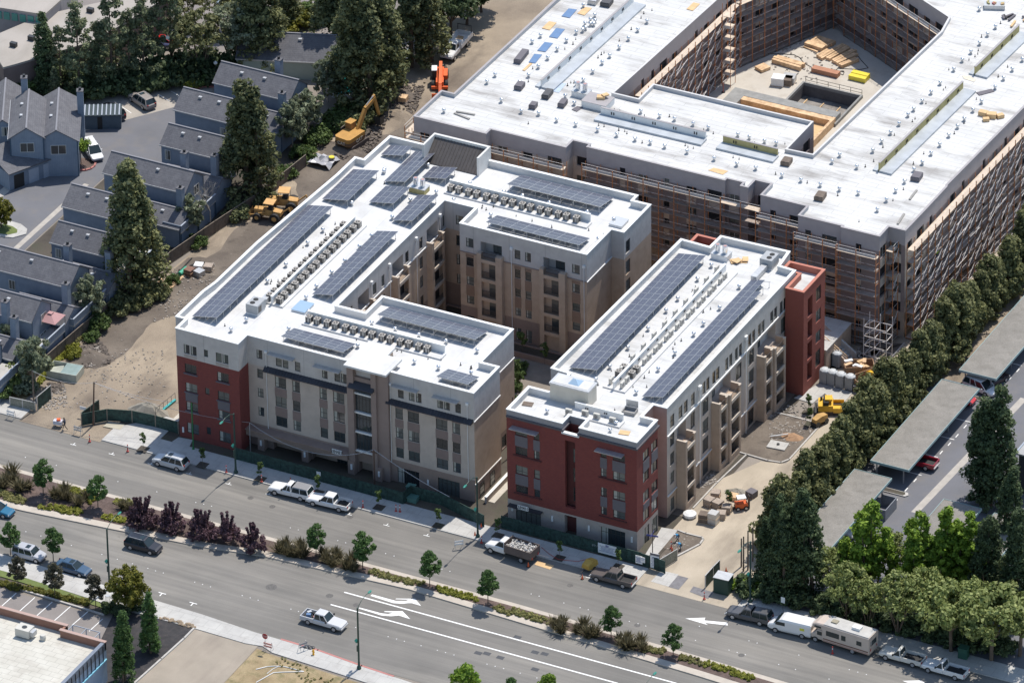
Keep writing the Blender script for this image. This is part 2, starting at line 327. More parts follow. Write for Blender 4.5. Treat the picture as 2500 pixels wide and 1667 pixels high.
# townhouse estate roads
sheet('estate_road',[(-160,-60),(-70,-60),(-72.7,-8),(-72.7,4.2),(-72.7,16),(-60,16),(-60,44),(-73,39),(-83,23),(-100,24),(-160,30)],.0,asphD)
sheet('estate_parking',[(-83.2,23.2),(-73,37.7),(-68.2,42.5),(-66,52),(-100,45),(-96,32)],.003,layered('pale_concrete',(.36,.33,.29),(.44,.40,.35),.3,(.26,.23,.2),.4,.6,fine=.15))
MB().box(-84.2,-30,-.02,-82.9,23,.012).box(-74.4,-50,-.02,-73.6,12,.012).build('gutter_strip',mat('pale_gutter',(.40,.37,.33),.9,.1,1),kind='structure')
for x0,y0,x1,y1 in ((1085,960,1205,1040),(1260,900,1440,965),(1440,860,1555,930),(1570,840,1680,900)):
    strip(q00(x0,y0),q00(x1,y1),.12,.01,name='bay_line')
sheet('garden_bed',[(-72.5,-60),(-54.3,-60),(-54.2,-26),(-52.3,-2),(-49.3,17),(-48,40),(-60,44),(-60,16),(-72.5,16)],-.006,soil)
sheet('wood_chips',[(-56.5,-40),(-54.3,-40),(-54,-24),(-55.7,-22)],.0,mat('orange_wood_chips',(.28,.16,.10),.95,.3,1.5))
sheet('gravel',[(-56,-46),(-52.5,-46),(-52.5,-40.8),(-56,-40.8)],.004,grassD)
# far parking behind the pines and lots to the east
sheet('far_car_park',[(-130,45),(-68,55),(-55,62),(-30,75),(-45,200),(-200,200),(-200,60)],-.002,asphB)
sheet('east_car_park',[(56.6,-43.6),(150,-43.6),(150,140),(56,140)],-.001,asphD)
mb=MB()
for L in (((1330,1568),(1880,980),(1985,955)),): pass
g0=t8(1345,1568);g1=t8(1880,990);g2=t8(2350,520)
MB().poly([(g0.x-.5,g0.y,.004),(g0.x+.5,g0.y,.004),(g2.x+.5,g2.y,.004),(g2.x-.5,g2.y,.004)]).build('gutter_strip',_mc['pale_gutter'],kind='structure')
mb=MB()
for x,y in ((1270,1355),(1350,1270),(1510,1100),(1590,1015),(1665,938),(1735,862),(1810,778),(1890,690),(1965,612),(2220,340),(2295,262),(1175,1460)):
    p=t8(x,y); mb.box(p.x-.07,p.y-.45,0,p.x+.07,p.y+.45,.005)
for x,y in ((1390,1220),(1540,1055),(1690,893),(1840,733),(2160,375),(2310,215)):
    p=t8(x,y); mb.box(p.x-4.5,p.y-.07,0,p.x+.3,p.y+.07,.0052)
mb.build('bay_line',paint_w,kind='structure')
# ------------------------------------------------------------------ building kit
def inset(poly,d):
    n=len(poly); out=[]
    for i in range(n):
        a=Vector(poly[i-1][:2]);b=Vector(poly[i][:2]);c=Vector(poly[(i+1)%n][:2])
        u=(b-a).normalized();v=(c-b).normalized(); nu=Vector((-u.y,u.x));nv=Vector((-v.y,v.x))
        k=1+nu.dot(nv); m=(nu+nv)/max(k,.2); out.append((b.x+m.x*d,b.y+m.y*d))
    return out
def facade(mb,A,B,z0,z1,holes=(),zf=None,depth=.18,zs=()):
    A=Vector((A[0],A[1]));B=Vector((B[0],B[1])); L=(B-A).length; d=(B-A)/L; nrm=Vector((d.y,-d.x))
    us=sorted(set([0,L]+[u for h in holes for u in h[:2]])); zl=sorted(set([z0,z1]+[z for h in holes for z in h[2:4]]+[z for z in zs if z0<z<z1]))
    def pt(u,z,o=0): p=A+d*u+nrm*o; return (p.x,p.y,z)
    for i in range(len(us)-1):
        for j in range(len(zl)-1):
            u,v,a,b=us[i],us[i+1],zl[j],zl[j+1]; cu,cz=(u+v)/2,(a+b)/2
            if any(h[0]<cu<h[1] and h[2]<cz<h[3] for h in holes): continue
            mb.mi=zf(cz) if zf else 0
            mb.poly([pt(u,a),pt(v,a),pt(v,b),pt(u,b)])
    for h in holes:
        dp=h[4] if len(h)>4 else depth
        u,v,a,b=h[:4]; mb.mi=zf((a+b)/2) if zf else 0
        for (p,q_) in (((u,a),(v,a)),((v,a),(v,b)),((v,b),(u,b)),((u,b),(u,a))):
            mb.poly([pt(*p),pt(*q_),pt(*q_,-dp),pt(*p,-dp)])
    mb.mi=0
glassM=mat('window_glass',(.045,.055,.062),.06,.0,spec=.8)
def glassv():
    m=bpy.data.materials.new('window_glass_blinds'); m.use_nodes=True; t=m.node_tree;b=t.nodes['Principled BSDF']; b.inputs['Roughness'].default_value=.12; b.inputs['Specular IOR Level'].default_value=.8
    oi=t.nodes.new('ShaderNodeObjectInfo'); r=t.nodes.new('ShaderNodeValToRGB'); r.color_ramp.interpolation='CONSTANT'
    e=r.color_ramp.elements; e[0].color=(.035,.045,.05,1); e[1].position=.35; e[1].color=(.08,.09,.09,1)
    x=e.new(.6); x.color=(.14,.15,.14,1); x=e.new(.85); x.color=(.02,.025,.03,1)
    t.links.new(oi.outputs['Random'],r.inputs[0]); t.links.new(r.outputs[0],b.inputs['Base Color']); return m
glassV=glassv()
bronze=mat('window_frame_bronze',(.05,.048,.045),.5,0)
winW=mat('window_frame_white',(.6,.6,.58),.5,0)
pane_reflection=mat('painted_reflection',(.38,.38,.34),.8,.05,3)
_wc={}
def window(par,A,B,u0,u1,z0,z1,style='slide',name='window',frame=None,depth=.12,curtain=True,world=True,glass=None):
    A=Vector((A[0],A[1]));B=Vector((B[0],B[1])); d=(B-A).normalized(); nrm=Vector((d.y,-d.x)); w_,h_=round(abs(u1-u0),2),round(z1-z0,2)
    key=(w_,h_,style,(frame or bronze).name)
    if key not in _wc:
        f=MB(); t=.06
        f.box(-w_/2,-.03,-h_/2,-w_/2+t,.03,h_/2).box(w_/2-t,-.03,-h_/2,w_/2,.03,h_/2).box(-w_/2+t,-.03,h_/2-t,w_/2-t,.03,h_/2).box(-w_/2+t,-.03,-h_/2,w_/2-t,.03,-h_/2+t)
        iv=w_/2-t; ih=h_/2-t
        if style in('slide','slide3'):
            xs=[0] if style=='slide' else [-w_/6,w_/6]
            for x in xs: f.box(x-.03,-.025,-ih,x+.03,.025,ih)
        if style in('hung','slide3h','grid'): f.box(-iv,-.024,-.03,iv,.024,.03)
        if style=='wide':
            f.box(-.035,-.025,-ih,.035,.025,ih); f.box(-iv,-.024,-h_*.16-.025,iv,.024,-h_*.16+.025)
        if style=='store':
            for k in range(1,5): x=-w_/2+w_*k/5; f.box(x-.035,-.025,-ih,x+.035,.025,ih)
            f.box(-iv,-.024,h_*.22,iv,.024,h_*.22+.06)
        g=MB(); g.poly([(-iv,.0,-ih),(iv,.0,-ih),(iv,.0,ih),(-iv,.0,ih)])
        c=MB(); xx=-iv+iv*.55
        c.poly([(-iv+.01,-.006,-ih+.02),(xx,-.006,-ih+.02),(xx,-.006,ih-.02),(-iv+.01,-.006,ih-.02)])  # pale strip paints a reflection on the left of the pane
        _wc[key]=(f.mesh('window',frame or bronze),g.mesh('pane',glass or glassV),c.mesh('pane_reflection',pane_reflection))
    f,g,c=_wc[key]; p=A+d*((u0+u1)/2)-nrm*depth; loc=Vector((p.x,p.y,(z0+z1)/2))-(par.location if world else Vector())
    o=inst(name,f,par,loc,(0,0,math.atan2(d.y,d.x)))
    inst('pane',g,o)
    if curtain and w_>.7 and rnd.random()<.45: inst('pane_reflection',c,o)
    return o
def wrow(par,mb,A,B,z0,z1,wins,zf,zs,style='wide',extra=(),**k):
    """facade with windows; wins = (u0,u1,z0,z1[,style])"""
    facade(mb,A,B,z0,z1,[w_[:4] for w_ in wins]+list(extra),zf,zs=zs)
    for w_ in wins: window(par,A,B,*w_[:4],style=w_[4] if len(w_)>4 else style,**k)
def parapet(poly,zt,th=.3,lip=.06,zd=None,h=.1):
    """closed ring wall inner face + cap"""
    i_=inset(poly,th);o=inset(poly,-lip);n=len(poly); cap=MB(); inn=MB()
    ii=inset(poly,th+lip)
    for k in range(n):
        j=(k+1)%n
        inn.poly([(*i_[j],zd-.05),(*i_[k],zd-.05),(*i_[k],zt),(*i_[j],zt)])
        cap.poly([(*o[k],zt+h),(*o[j],zt+h),(*ii[j],zt+h),(*ii[k],zt+h)])
        cap.poly([(*o[k],zt-.02),(*o[j],zt-.02),(*o[j],zt+h),(*o[k],zt+h)]); cap.poly([(*ii[j],zt-.02),(*ii[k],zt-.02),(*ii[k],zt+h),(*ii[j],zt+h)])
        cap.poly([(*o[j],zt-.02),(*o[k],zt-.02),(*ii[k],zt-.02),(*ii[j],zt-.02)])
    return inn,cap
stW=layered('stucco_pale',(.48,.45,.43),(.54,.51,.485),.6,(.36,.34,.33),.9,.35,seams=(5.5,3.05,.62,.03))
stWs=layered('stucco_pale_side',(.47,.45,.43),(.54,.52,.50),1.2,(.38,.36,.34),2.,.5,stretch=(1,1,.5))
stB=layered('stucco_beige',(.45,.385,.335),(.50,.43,.375),.5,(.33,.28,.25),.9,.35)
stT=layered('stucco_tan',(.44,.335,.25),(.50,.385,.295),.5,(.31,.23,.175),.9,.4)
stD=layered('stucco_brown',(.265,.195,.165),(.30,.225,.19),.5,(.22,.165,.14),.9,.4)
stG=layered('stone_base',(.36,.31,.28),(.41,.36,.33),.8,(.29,.25,.23),1.5,.5)
spanM=mat('spandrel_brown',(.22,.165,.15),.8,.06,1)
spanG=mat('spandrel_grey',(.135,.125,.14),.8,.06,1)
def brick(name,c1,c2,mort):
    m=bpy.data.materials.new(name); m.use_nodes=True;t=m.node_tree;b=t.nodes['Principled BSDF'];b.inputs['Roughness'].default_value=.85
    tc=t.nodes.new('ShaderNodeTexCoord'); sx=t.nodes.new('ShaderNodeSeparateXYZ'); ad=t.nodes.new('ShaderNodeMath'); cb=t.nodes.new('ShaderNodeCombineXYZ')
    t.links.new(tc.outputs['Object'],sx.inputs[0]); t.links.new(sx.outputs[0],ad.inputs[0]); t.links.new(sx.outputs[1],ad.inputs[1]); t.links.new(ad.outputs[0],cb.inputs[0]); t.links.new(sx.outputs[2],cb.inputs[1])
    br=t.nodes.new('ShaderNodeTexBrick'); br.inputs['Scale'].default_value=1; br.inputs['Brick Width'].default_value=.4; br.inputs['Row Height'].default_value=.2; br.inputs['Mortar Size'].default_value=.03
    br.inputs['Color1'].default_value=(*c1,1);br.inputs['Color2'].default_value=(*c2,1);br.inputs['Mortar'].default_value=(*mort,1)
    t.links.new(cb.outputs[0],br.inputs['Vector']); t.links.new(br.outputs[0],b.inputs['Base Color']); _mc[name]=m; return m
brickM=brick('red_brick',(.185,.038,.034),(.225,.05,.04),(.14,.045,.04))
brickM2=brick('red_brick_panel',(.27,.075,.055),(.31,.09,.065),(.20,.065,.052))
copW=mat('coping_white',(.74,.74,.73),.6,.04,1)
parIn=layered('parapet_inner',(.60,.59,.57),(.68,.67,.65),.4,(.48,.46,.44),.8,.5)
seamM=mat('seam_metal_brown',(.085,.075,.07),.5,.1,1)
seamD=mat('seam_metal_dark',(.035,.036,.045),.45,.1,1)
rail=mat('railing_dark',(.06,.058,.06),.5,0)
# ================================================================== building A (U-shaped, number 28987)
Az=.3; AH=17.; AD=16.1
bA=thing('apartment_building','finished U shaped beige block with red brick corner and white solar roof around a court','building',(-8,-30,0))
PA=[(-30.45,-38.9),(-29.0,-38.9),(-29.0,-41.5),(-19.5,-41.5),(-19.5,-38.9),(14.45,-38.9),(14.45,-31.4),(11.75,-31.4),(11.75,-22.05),(-8.1,-22.05),(-8.1,-26.85),(-12.3,-26.85),
 (-12.3,4.2),(-7.6,4.2),(-7.6,-.4),(11.8,-.4),(11.8,7.1),(13.7,7.1),(13.7,15.5),(11.0,15.5),(11.0,17.0),(-27.4,16.7),(-27.6,9.4),(-29.0,9.4),(-29.0,4),(-30.1,-17),(-30.1,-28.6),(-30.45,-31.5)]
wa=MB(); W3=lambda z: 0 if z>12.65 else (1 if z>3.5 else 2)
Wt=lambda z: 0 if z>12.75 else (3 if z>4.2 else 2); zs=(3.5,12.65); zt_=(4.2,12.75)
fl=[(13.4,14.88),(10.05,11.7),(7.05,8.68),(4.0,5.55)]
def W(A,B,wins,zf,zs,extra=(),**k): wrow(bA,wa,A,B,-1,AH,wins,zf,zs,extra=extra,**k)
# red corner box
RBz=lambda z: 0 if z>12.8 else 4
A_,B_=PA[2],PA[3]; U=lambda x:x+29.0
wins=[(U(-27.85),U(-26.95),13.45,14.88,'slide1'),(U(-26.8),U(-25.9),13.45,14.88,'slide1'),(U(-24.75),U(-24.15),13.75,14.85,'x'),(U(-22.95),U(-22.05),13.45,14.88,'x'),(U(-21.95),U(-21.05),13.45,14.88,'x')]
for z0_,z1_ in ((10.45,11.9),(7.5,8.9),(4.55,5.9),(1.0,2.6)):
    wins+=[(U(-27.8),U(-26.0),z0_,z1_,'wide'),(U(-22.85),U(-21.1),z0_,z1_,'wide')]
wins+=[(U(-24.8),U(-24.15),7.85,8.88,'x'),(U(-24.8),U(-24.15),1.55,2.7,'x')]
W(A_,B_,wins,RBz,(12.8,))
W(PA[0],PA[1],[],RBz,(12.8,)); W(PA[1],PA[2],[],RBz,(12.8,)); W(PA[3],PA[4],[],RBz,(12.8,))
for x in (-26.9,-21.98):
    for z in (6.05,): MB().box(x-.92,-41.56,z,x+.92,-41.5,7.45).build('spandrel_panel',spanG,bA,True)
    for z in (10.3,7.35,4.4): MB().box(x-1.05,-41.68,z,x+1.05,-41.5,z+.13).build('window_sill',spanG,bA,True)
for x in (-26.87,-22.0): MB().box(x-.95,-41.54,12.95,x+.95,-41.5,13.35).build('spandrel_panel',stG,bA,True)
# front beige facade
U=lambda x:x+19.5
wins=[(U(-18.18),U(-17.3),a+.35,b+.35) for a,b in ((13.45,14.85),(10.45,11.85),(7.45,8.85),(4.5,5.9))]
wins=[(w0,w1,a,b,'hung') for w0,w1,a,b in wins]
for x0,x1 in ((-15.25,-14.35),(-14.22,-13.37),(-12.38,-11.55),(-8.27,-7.45),(-6.4,-5.5),(-5.42,-4.58),(3.13,3.98),(4.76,5.6),(5.8,6.64),(9.0,9.88),(10.0,10.86),(11.67,12.5)):
    wins.append((U(x0),U(x1),13.38,14.85,'hung'))
cols=[(-15.5,-13.8),(-12.86,-11.72),(-8.74,-7.63),(-6.7,-5.0),(2.67,3.8),(4.52,6.22),(8.72,10.45),(11.18,12.34)]
for x0,x1 in cols:
    for a,b in fl[1:]: wins.append((U(x0),U(x1),a,b,'wide' if x1-x0>1.3 else 'hung'))
wins+=[(U(2.8),U(6.05),-.1,2.45,'store'),(U(8.85),U(12.1),-.1,2.5,'store')]
ex=[(U(-16),U(-11.2),-.3,1.95,.9),(U(-10.05),U(-4.2),-.3,1.95,.9),(U(-3.03),U(-.85),-.3,1.8,.9)]
W(PA[4],PA[5],wins,W3,zs,extra=ex)
for x0,x1 in cols:
    MB().box(x0-.12,-38.93,3.85,x1+.12,-38.9,11.75).build('spandrel_panel',spanM,bA,True) if 0 else None
    for a,b in ((5.6,7.0),(8.72,10.0),(11.74,12.1)): MB().box(x0-.05,-38.94,a,x1+.05,-38.9,b).build('spandrel_panel',spanM,bA,True)
# recessed ground floor
mb=MB(); mb.box(-16.2,-38.0,-.5,-4.0,-37.8,2.4).box(-3.2,-38.0,-.5,-.7,-37.8,2.4).build('recess_wall',stT,bA,True)
for x0,x1,z0_ in ((-15.6,-13.8,.7),(-12.9,-11.7,.7),(-9.2,-7.8,.7)): window(bA,(0,-38.02),(1,-38.02),x0,x1,z0_,1.8,'slide',depth=0)
window(bA,(0,-38.02),(1,-38.02),-6.8,-4.3,-.1,1.8,'store',name='entrance_door',depth=0)
# stair tower
tw=MB(); tw.mi=0
tw.box(-4.1,-39.75,-.5,-3.15,-38.9,16.7).box(-.5,-39.75,-.5,.25,-38.9,16.7).box(.25,-39.4,-.5,1.9,-38.9,16.7)
tw.box(-3.15,-39.35,13.95,-.5,-38.9,15.2)
tw.build('tower_pier',mat('stucco_mauve',(.27,.205,.18),.85,.06,.6),bA,True)
for a,b in ((12.85,13.85),(10.0,12.6),(6.95,9.6),(3.9,6.55)): window(bA,(0,-39.2),(1,-39.2),-3.1,-.55,a,b,'store' if b-a>1.5 else 'slide3',name='tower_window',depth=0,curtain=False,glass=glassM)
for z in (12.62,9.65,6.6,3.65): MB().box(-3.15,-39.5,z,-.5,-38.95,z+.22).build('tower_band',copW,bA,True)
MB().add([(-3.7,-40.35,13.95),(0,-40.35,13.95),(0,-39.35,14.6),(-3.7,-39.35,14.6),(-3.7,-40.35,13.85),(0,-40.35,13.85),(0,-39.35,13.85),(-3.7,-39.35,13.85)],[(0,1,2,3),(0,4,5,1),(1,5,6,2),(0,3,7,4),(4,7,6,5)]).build('awning',seamD,bA,True)
MB().box(-4.25,-40.3,16.95,2.1,-35.6,17.25).box(-4.1,-35.6,16.95,-.1,-33.4,17.22).build('canopy',roofW2,bA,True)
MB().box(-3.6,-38.6,16,1.5,-35.9,16.95).box(-3.7,-35.9,16,-.3,-33.7,16.95).build('stair_head',stT,bA,True)
def shed(mb,x0,x1,y,z,out=.75,drop=.45):
    mb.add([(x0,y,z),(x1,y,z),(x1+.0,y-out,z-drop),(x0,y-out,z-drop),(x0,y,z-drop-.08),(x1,y,z-drop-.08),(x1,y-out,z-drop-.1),(x0,y-out,z-drop-.1)],[(3,2,1,0),(2,3,7,6),(1,2,6,5),(3,0,4,7),(7,4,5,6)])
    n=int((x1-x0)/.45)
    for k in range(n+1):
        x=x0+(x1-x0)*k/n; mb.add([(x-.02,y,z+.05),(x+.02,y,z+.05),(x+.02,y-out,z-drop+.05),(x-.02,y-out,z-drop+.05),(x-.02,y,z-.02),(x+.02,y,z-.02),(x+.02,y-out,z-drop-.02),(x-.02,y-out,z-drop-.02)],[(3,2,1,0),(2,3,7,6),(0,4,7,3),(1,2,6,5)])
for x0,x1 in ((-16.9,-4.15),(1.6,14.3)):
    mb=MB(); shed(mb,x0,x1,-38.9,12.95); mb.build('eyebrow_roof',seamD,bA,True)
for x0,x1,z in ((-16.2,-12.3,15.35),(-9.3,-5.3,15.3),(2.4,6.3,15.35),(8.5,12.3,15.3)):
    MB().box(x0,-39.75,z-.12,x1,-38.9,z).box(x0+.3,-39.1,z-.5,x0+.36,-38.9,z-.1).box(x1-.36,-39.1,z-.5,x1-.3,-38.9,z-.1).build('sunshade',steel,bA,True)
mb=MB()
mb.box(-19.6,-40.15,2.15,-4.15,-38.92,3.1); mb.box(-19.6,-40.4,3.1,-4.15,-38.92,3.2)
mb.build('entrance_fascia',stD,bA,True)
for x in (-17.4,-10.7,-3.7,.4): MB().box(x-.5,-39.9,-.6,x+.5,-38.92,2.15).build('entrance_pier',stD,bA,True)
for x in (-17.35,-10.7,-3.6,.55,7.4,-28.4):
    MB().box(x-.12,-40.05 if x<1 and x>-20 else (-39.02 if x>0 else -41.62),.9,x+.12,-39.9 if x<1 and x>-20 else (-38.9 if x>0 else -41.5),1.7).build('wall_lamp',whiteM,bA,True)
for x in (-16.7,2.0,13.5):
    MB().box(x-.2,-39.12,15.0,x+.2,-38.9,15.35).tube((x,-39.0,15),(x,-39.0,3),.05).build('downpipe',copW,bA,True)
# number sign
def text(s,size,loc,rot,m,par=None,name='lettering',ext=.01):
    c=bpy.data.curves.new('t','FONT'); c.body=s; c.size=size; c.extrude=ext; c.align_x='CENTER'; c.align_y='CENTER'
    o=bpy.data.objects.new('t',c); link(o); bpy.context.view_layer.update()
    me=bpy.data.meshes.new_from_object(o.evaluated_get(bpy.context.evaluated_depsgraph_get())); bpy.data.objects.remove(o)
    me.materials.clear(); me.materials.append(m); me.name=name
    return inst(name,me,par,loc,rot)
blk=mat('black_lettering',(.02,.02,.02),.6,0)
def sign(x0,x1,y,z0,z1,s,par):
    g=MB().box(x0,y-.08,z0,x1,y,z1).build('number_sign',copW,par,True)
    text(s,(z1-z0)*1.05,((x0+x1)/2,y-.1,(z0+z1)/2),(R(90),0,0),blk,g)
sign(-6.25,-4.75,-40.42,3.05,3.75,'28987',bA)
# right ends
W(PA[5],PA[6],[],lambda z:5 if z>12.65 else(3 if z>2.9 else 2),(2.9,12.65)); W(PA[6],PA[7],[],Wt,zt_)
W(PA[7],PA[8],[(2.2,3.5,.3,2.2,'hung'),(5.5,6.8,.3,2.2,'hung')],lambda z:5 if z>12.65 else(3 if z>2.9 else 2),(2.9,12.65))
MB().box(14.45,-38.95,12.55,14.55,-31.4,12.68).box(14.45,-38.95,2.8,14.55,-31.4,2.95).box(11.75,-31.3,12.55,11.85,-22,12.68).build('trim_band',copW,bA,True)
mb=MB()
for y in (-37.0,-34.0): window(bA,(14.45,0),(14.45,1),y-.65,y+.65,.2,2.1,'grid',depth=-.03)
W(PA[8],PA[9],[],Wt,zt_)
# court: left wall facing +X
A_,B_=PA[11],PA[12]; U=lambda y:y+26.85
wins=[]
for y0,y1 in ((4.2-.65,4.2-.05),(-3.35,-2.35),(-7.45,-6.45),(-14.4,-13.5),(-16.9,-15.85),(-23.9,-22.7)):
    wins.append((U(y0),U(y1),13.1,14.85,'hung'))
    for a,b in fl[1:]: wins.append((U(y0),U(y1),a-.1,b+.1,'hung'))
bal=[(-1.3,2.35),(-11.4,-7.8),(-21.3,-17.7)]
ex=[(U(a+.15),U(b-.3),12.3,15.1,1.8) for a,b in bal]
W(A_,B_,wins,Wt,zt_,extra=ex); W(PA[9],PA[10],[],Wt,zt_); W(PA[10],PA[11],[],Wt,zt_)
def balcony_back(par,x,y0,y1,z0,z1,dp,face):
    """dark back wall with glazed door inside a loggia; face 'x' faces +X, 'y' faces -Y"""
    mb=MB()
    if face=='x': mb.box(x-dp-.05,y0,z0,x-dp,y1,z1)
    else: mb.box(y0,x+dp,z0,y1,x+dp+.05,z1)
    mb.build('loggia_wall',stWs,par,True)
    L=y1-y0
    if face=='x': window(par,(x-dp+.02,y0),(x-dp+.02,y1),L*.08,L*.55,z0+.1,z1-.5,'slide',name='balcony_door',depth=-.03,curtain=False)
    else: window(par,(y0,x+dp-.02),(y1,x+dp-.02),L*.48,L*.98,z0+.05,z1-.3,'slide',name='balcony_door',depth=-.03,curtain=False)
def balcony_x(par,x,out,y0,y1,levels,zt,zb,body,m2=None,rl=rail,cap=mat('balcony_cap_cream',(.50,.43,.36),.7,.05,1),split=4.2):
    """stacked projecting balcony tower on a +X facade: side walls, slabs, front openings with rails"""
    m=MB(); t=.22
    m.box(x,y0,zb,x+out-.01,y0+t,zt).box(x+.02,y1-t,zb,x+out-.01,y1,zt)
    m.box(x+out-t,y0+t,zb,x+out,y0+.5,zt).box(x+out-t,y1-.5,zb,x+out,y1-t,zt)
    for z in levels: m.box(x+.01,y0+t,z-.55,x+out-.02,y1-t,z+.02)
    m.box(x+out-t,y0+.5,zb,x+out-.01,y1-.5,.9)
    m.build('balcony_tower',body,par,True)
    c=MB()
    for z in levels: MB().box(x+out-.25,y0+.4,z-.28,x+out+.08,y1-.4,z+.13).build('balcony_sill',cap,par,True)
    MB().prism([(x,y0-.03),(x+out+.03,y0-.03),(x+out+.03,y0+.53),(x+out-t-.03,y0+.53),(x+out-t-.03,y0+t+.03),(x,y0+t+.03)],zt,zt+.08).build('balcony_cap',cap,par,True)
    MB().prism([(x,y1-t-.03),(x+out-t-.03,y1-t-.03),(x+out-t-.03,y1-.53),(x+out+.03,y1-.53),(x+out+.03,y1+.03),(x,y1+.03)],zt,zt+.08).build('balcony_cap',cap,par,True)
    for z in levels:
        r=MB(); r.box(x+out-.1,y0+.7,z+1.0,x+out-.05,y1-.7,z+1.05)
        n=int((y1-y0)/.28)
        for k in range(n+1):
            y=y0+.75+(y1-y0-1.5)*k/n; r.box(x+out-.09,y-.012,z+.13,x+out-.065,y+.012,z+1.0)
        r.build('railing',rl,par,True)
    bk=MB(); bk.box(x-.02,y0+t,zb,x+.03,y1-t,levels[-1]-.5); bk.build('balcony_back',dark,par,True)  # near-black sheet over the wall paints the shade inside the balconies
for a,b in bal:
    balcony_x(bA,-12.3,.95,a,b,[2.9,5.95,9.0,12.05],13.2,-.3,stT)
    balcony_back(bA,-12.3,a+.15,b-.3,12.3,15.1,1.75,'x')
MB().box(-12.32,-24.5,12.6,-12.18,4.2,12.74).build('trim_band',copW,bA,True)
for y in (2.6,-4.4,-12.2,-17.4): MB().box(-12.3,y-.2,15.3,-12.0,y+.2,15.75).tube((-12.15,y,15.3),(-12.15,y,3),.05).build('downpipe',copW,bA,True)
# court end wall
A_,B_=PA[12],PA[13]; W(A_,B_,[(1.7,2.9,a+.3,b+.3,'hung') for a,b in fl],Wt,zt_)
W(PA[13],PA[14],[],Wt,zt_)
# back wing court facade
A_,B_=PA[14],PA[15]; U=lambda x:x+7.6
wins=[]
for x0,x1,z4 in ((-6.65,-5.52,1),(.8,1.68,0),(2.4,3.3,0),(9.55,10.72,0)):
    for a,b in ((13.6,15.05),(10.6,12.0),(7.65,8.95),(4.65,5.9),(.7,2.7)): wins.append((U(x0),U(x1),a,b,'hung'))
ex=[(U(-4.4),U(-1.15),12.6,15.0,1.7),(U(5.2),U(8.5),12.6,15.0,1.7)]
W(A_,B_,wins,Wt,zt_,extra=ex)
for x0,x1 in ((-6.65,-5.52),(.8,1.68),(2.4,3.3),(9.55,10.72)):
    for a,b in ((5.95,7.6),(9.0,10.55),(12.05,12.5)): MB().box(x0-.05,-.44,a,x1+.05,-.4,b).build('spandrel_panel',mat('spandrel_tan',(.25,.17,.125),.85,.06,1),bA,True)
def balcony_y(par,y,out,x0,x1,levels,zt,zb,body):
    m=MB();t=.25
    m.box(x0,y-out,zb,x0+.65,y-.01,zt).box(x1-.95,y-out,zb,x1,y-.01,zt)
    for z in levels: m.box(x0+.65,y-out+.02,z-.5,x1-.95,y-.01,z+.02)
    m.box(x0+.65,y-.15,zb,x1-.95,y-.03,levels[-1])
    m.build('balcony_tower',body,par,True)
    for z in levels:
        r=MB(); r.box(x0+.65,y-out+.1,z+1.05,x1-.95,y-out+.15,z+1.1)
        n=22
        for k in range(n+1):
            x=x0+.67+(x1-x0-1.64)*k/n; r.box(x-.018,y-out+.11,z+.05,x+.018,y-out+.14,z+1.05)
        r.build('railing',rail,par,True)
    g=MB()
    for z in levels[:-1]: g.box(x0+1.6,y-.2,z+.05,x1-1.0,y-.16,z+2.1)
    g.build('balcony_door',glassM,par,True)
for x0,x1 in ((-4.65,-.85),(4.9,8.8)):
    balcony_y(bA,-.4,.75,x0,x1,[3.7,6.65,9.65,12.65],13.5,-.3,stT)
    balcony_back(bA,-.4,x0+.1 if x0<0 else x0,x1-1.0,12.65,15.0,1.65,'y')
MB().box(-7.6,-.5,12.66,11.8,-.4,12.8).build('trim_band',stD,bA,True)
for x in (-.05,11.0): MB().box(x+.2,-.62,14.9,x+.6,-.4,15.3).tube((x+.4,-.5,14.9),(x+.4,-.5,.5),.05).build('downpipe',copW,bA,True)
# right end of back wing
sz=lambda z:5 if z>12.75 else(3 if z>4.2 else 2)
W(PA[15],PA[16],[],sz,zt_); W(PA[16],PA[17],[],Wt,zt_)
W(PA[17],PA[18],[(.5,1.9,a-.1,b+.4,'grid') for a,b in fl],sz,zt_)
MB().box(11.8,-.45,12.66,11.92,7.1,12.8).build('trim_band',copW,bA,True)
for i in range(18,len(PA)): W(PA[i],PA[(i+1)%len(PA)],[],RBz if i>=26 else Wt,zt_ if i<26 else (12.8,))
wa.build('wall',[stW,stB,stD,stT,brickM,stWs],bA,True)
MB().poly([(*p,AD) for p in inset(PA,.15)]).build('roof',roofW2,bA,True)
inn,cap=parapet(PA,AH,zd=AD); inn.build('parapet',parIn,bA,True); cap.build('coping',copW,bA,True)
# mechanical niche (raised parapet with sloping seamed roof)
pr=[r0(1755,1390),r0(1825,1258),r0(2230,1355),r0(2180,1465)]
x0,x1=-20.6,-11.8; y1=16.9
mb=MB(); mb.box(x0,y1-.1,16,x1,y1+.3,19.0).box(x0,y1-3.4,16,x0+.3,y1-.1,19).box(x1-.3,y1-3.4,16,x1,y1-.1,19)
mb.build('roof_screen_wall',parIn,bA,True)
mb=MB(); mb.add([(x0+.3,y1-.1,18.6),(x1-.3,y1-.1,18.6),(x1-.3,y1-3.3,16.2),(x0+.3,y1-3.3,16.2)],[(0,3,2,1)])
for k in range(17):
    x=x0+.35+(x1-x0-.7)*k/16; mb.add([(x-.02,y1-.1,18.68),(x+.02,y1-.1,18.68),(x+.02,y1-3.3,16.28),(x-.02,y1-3.3,16.28),(x-.02,y1-.1,18.6),(x+.02,y1-.1,18.6),(x+.02,y1-3.3,16.2),(x-.02,y1-3.3,16.2)],[(3,2,1,0),(0,4,7,3),(1,2,6,5)])
mb.build('sloping_roof',seamM,bA,True)
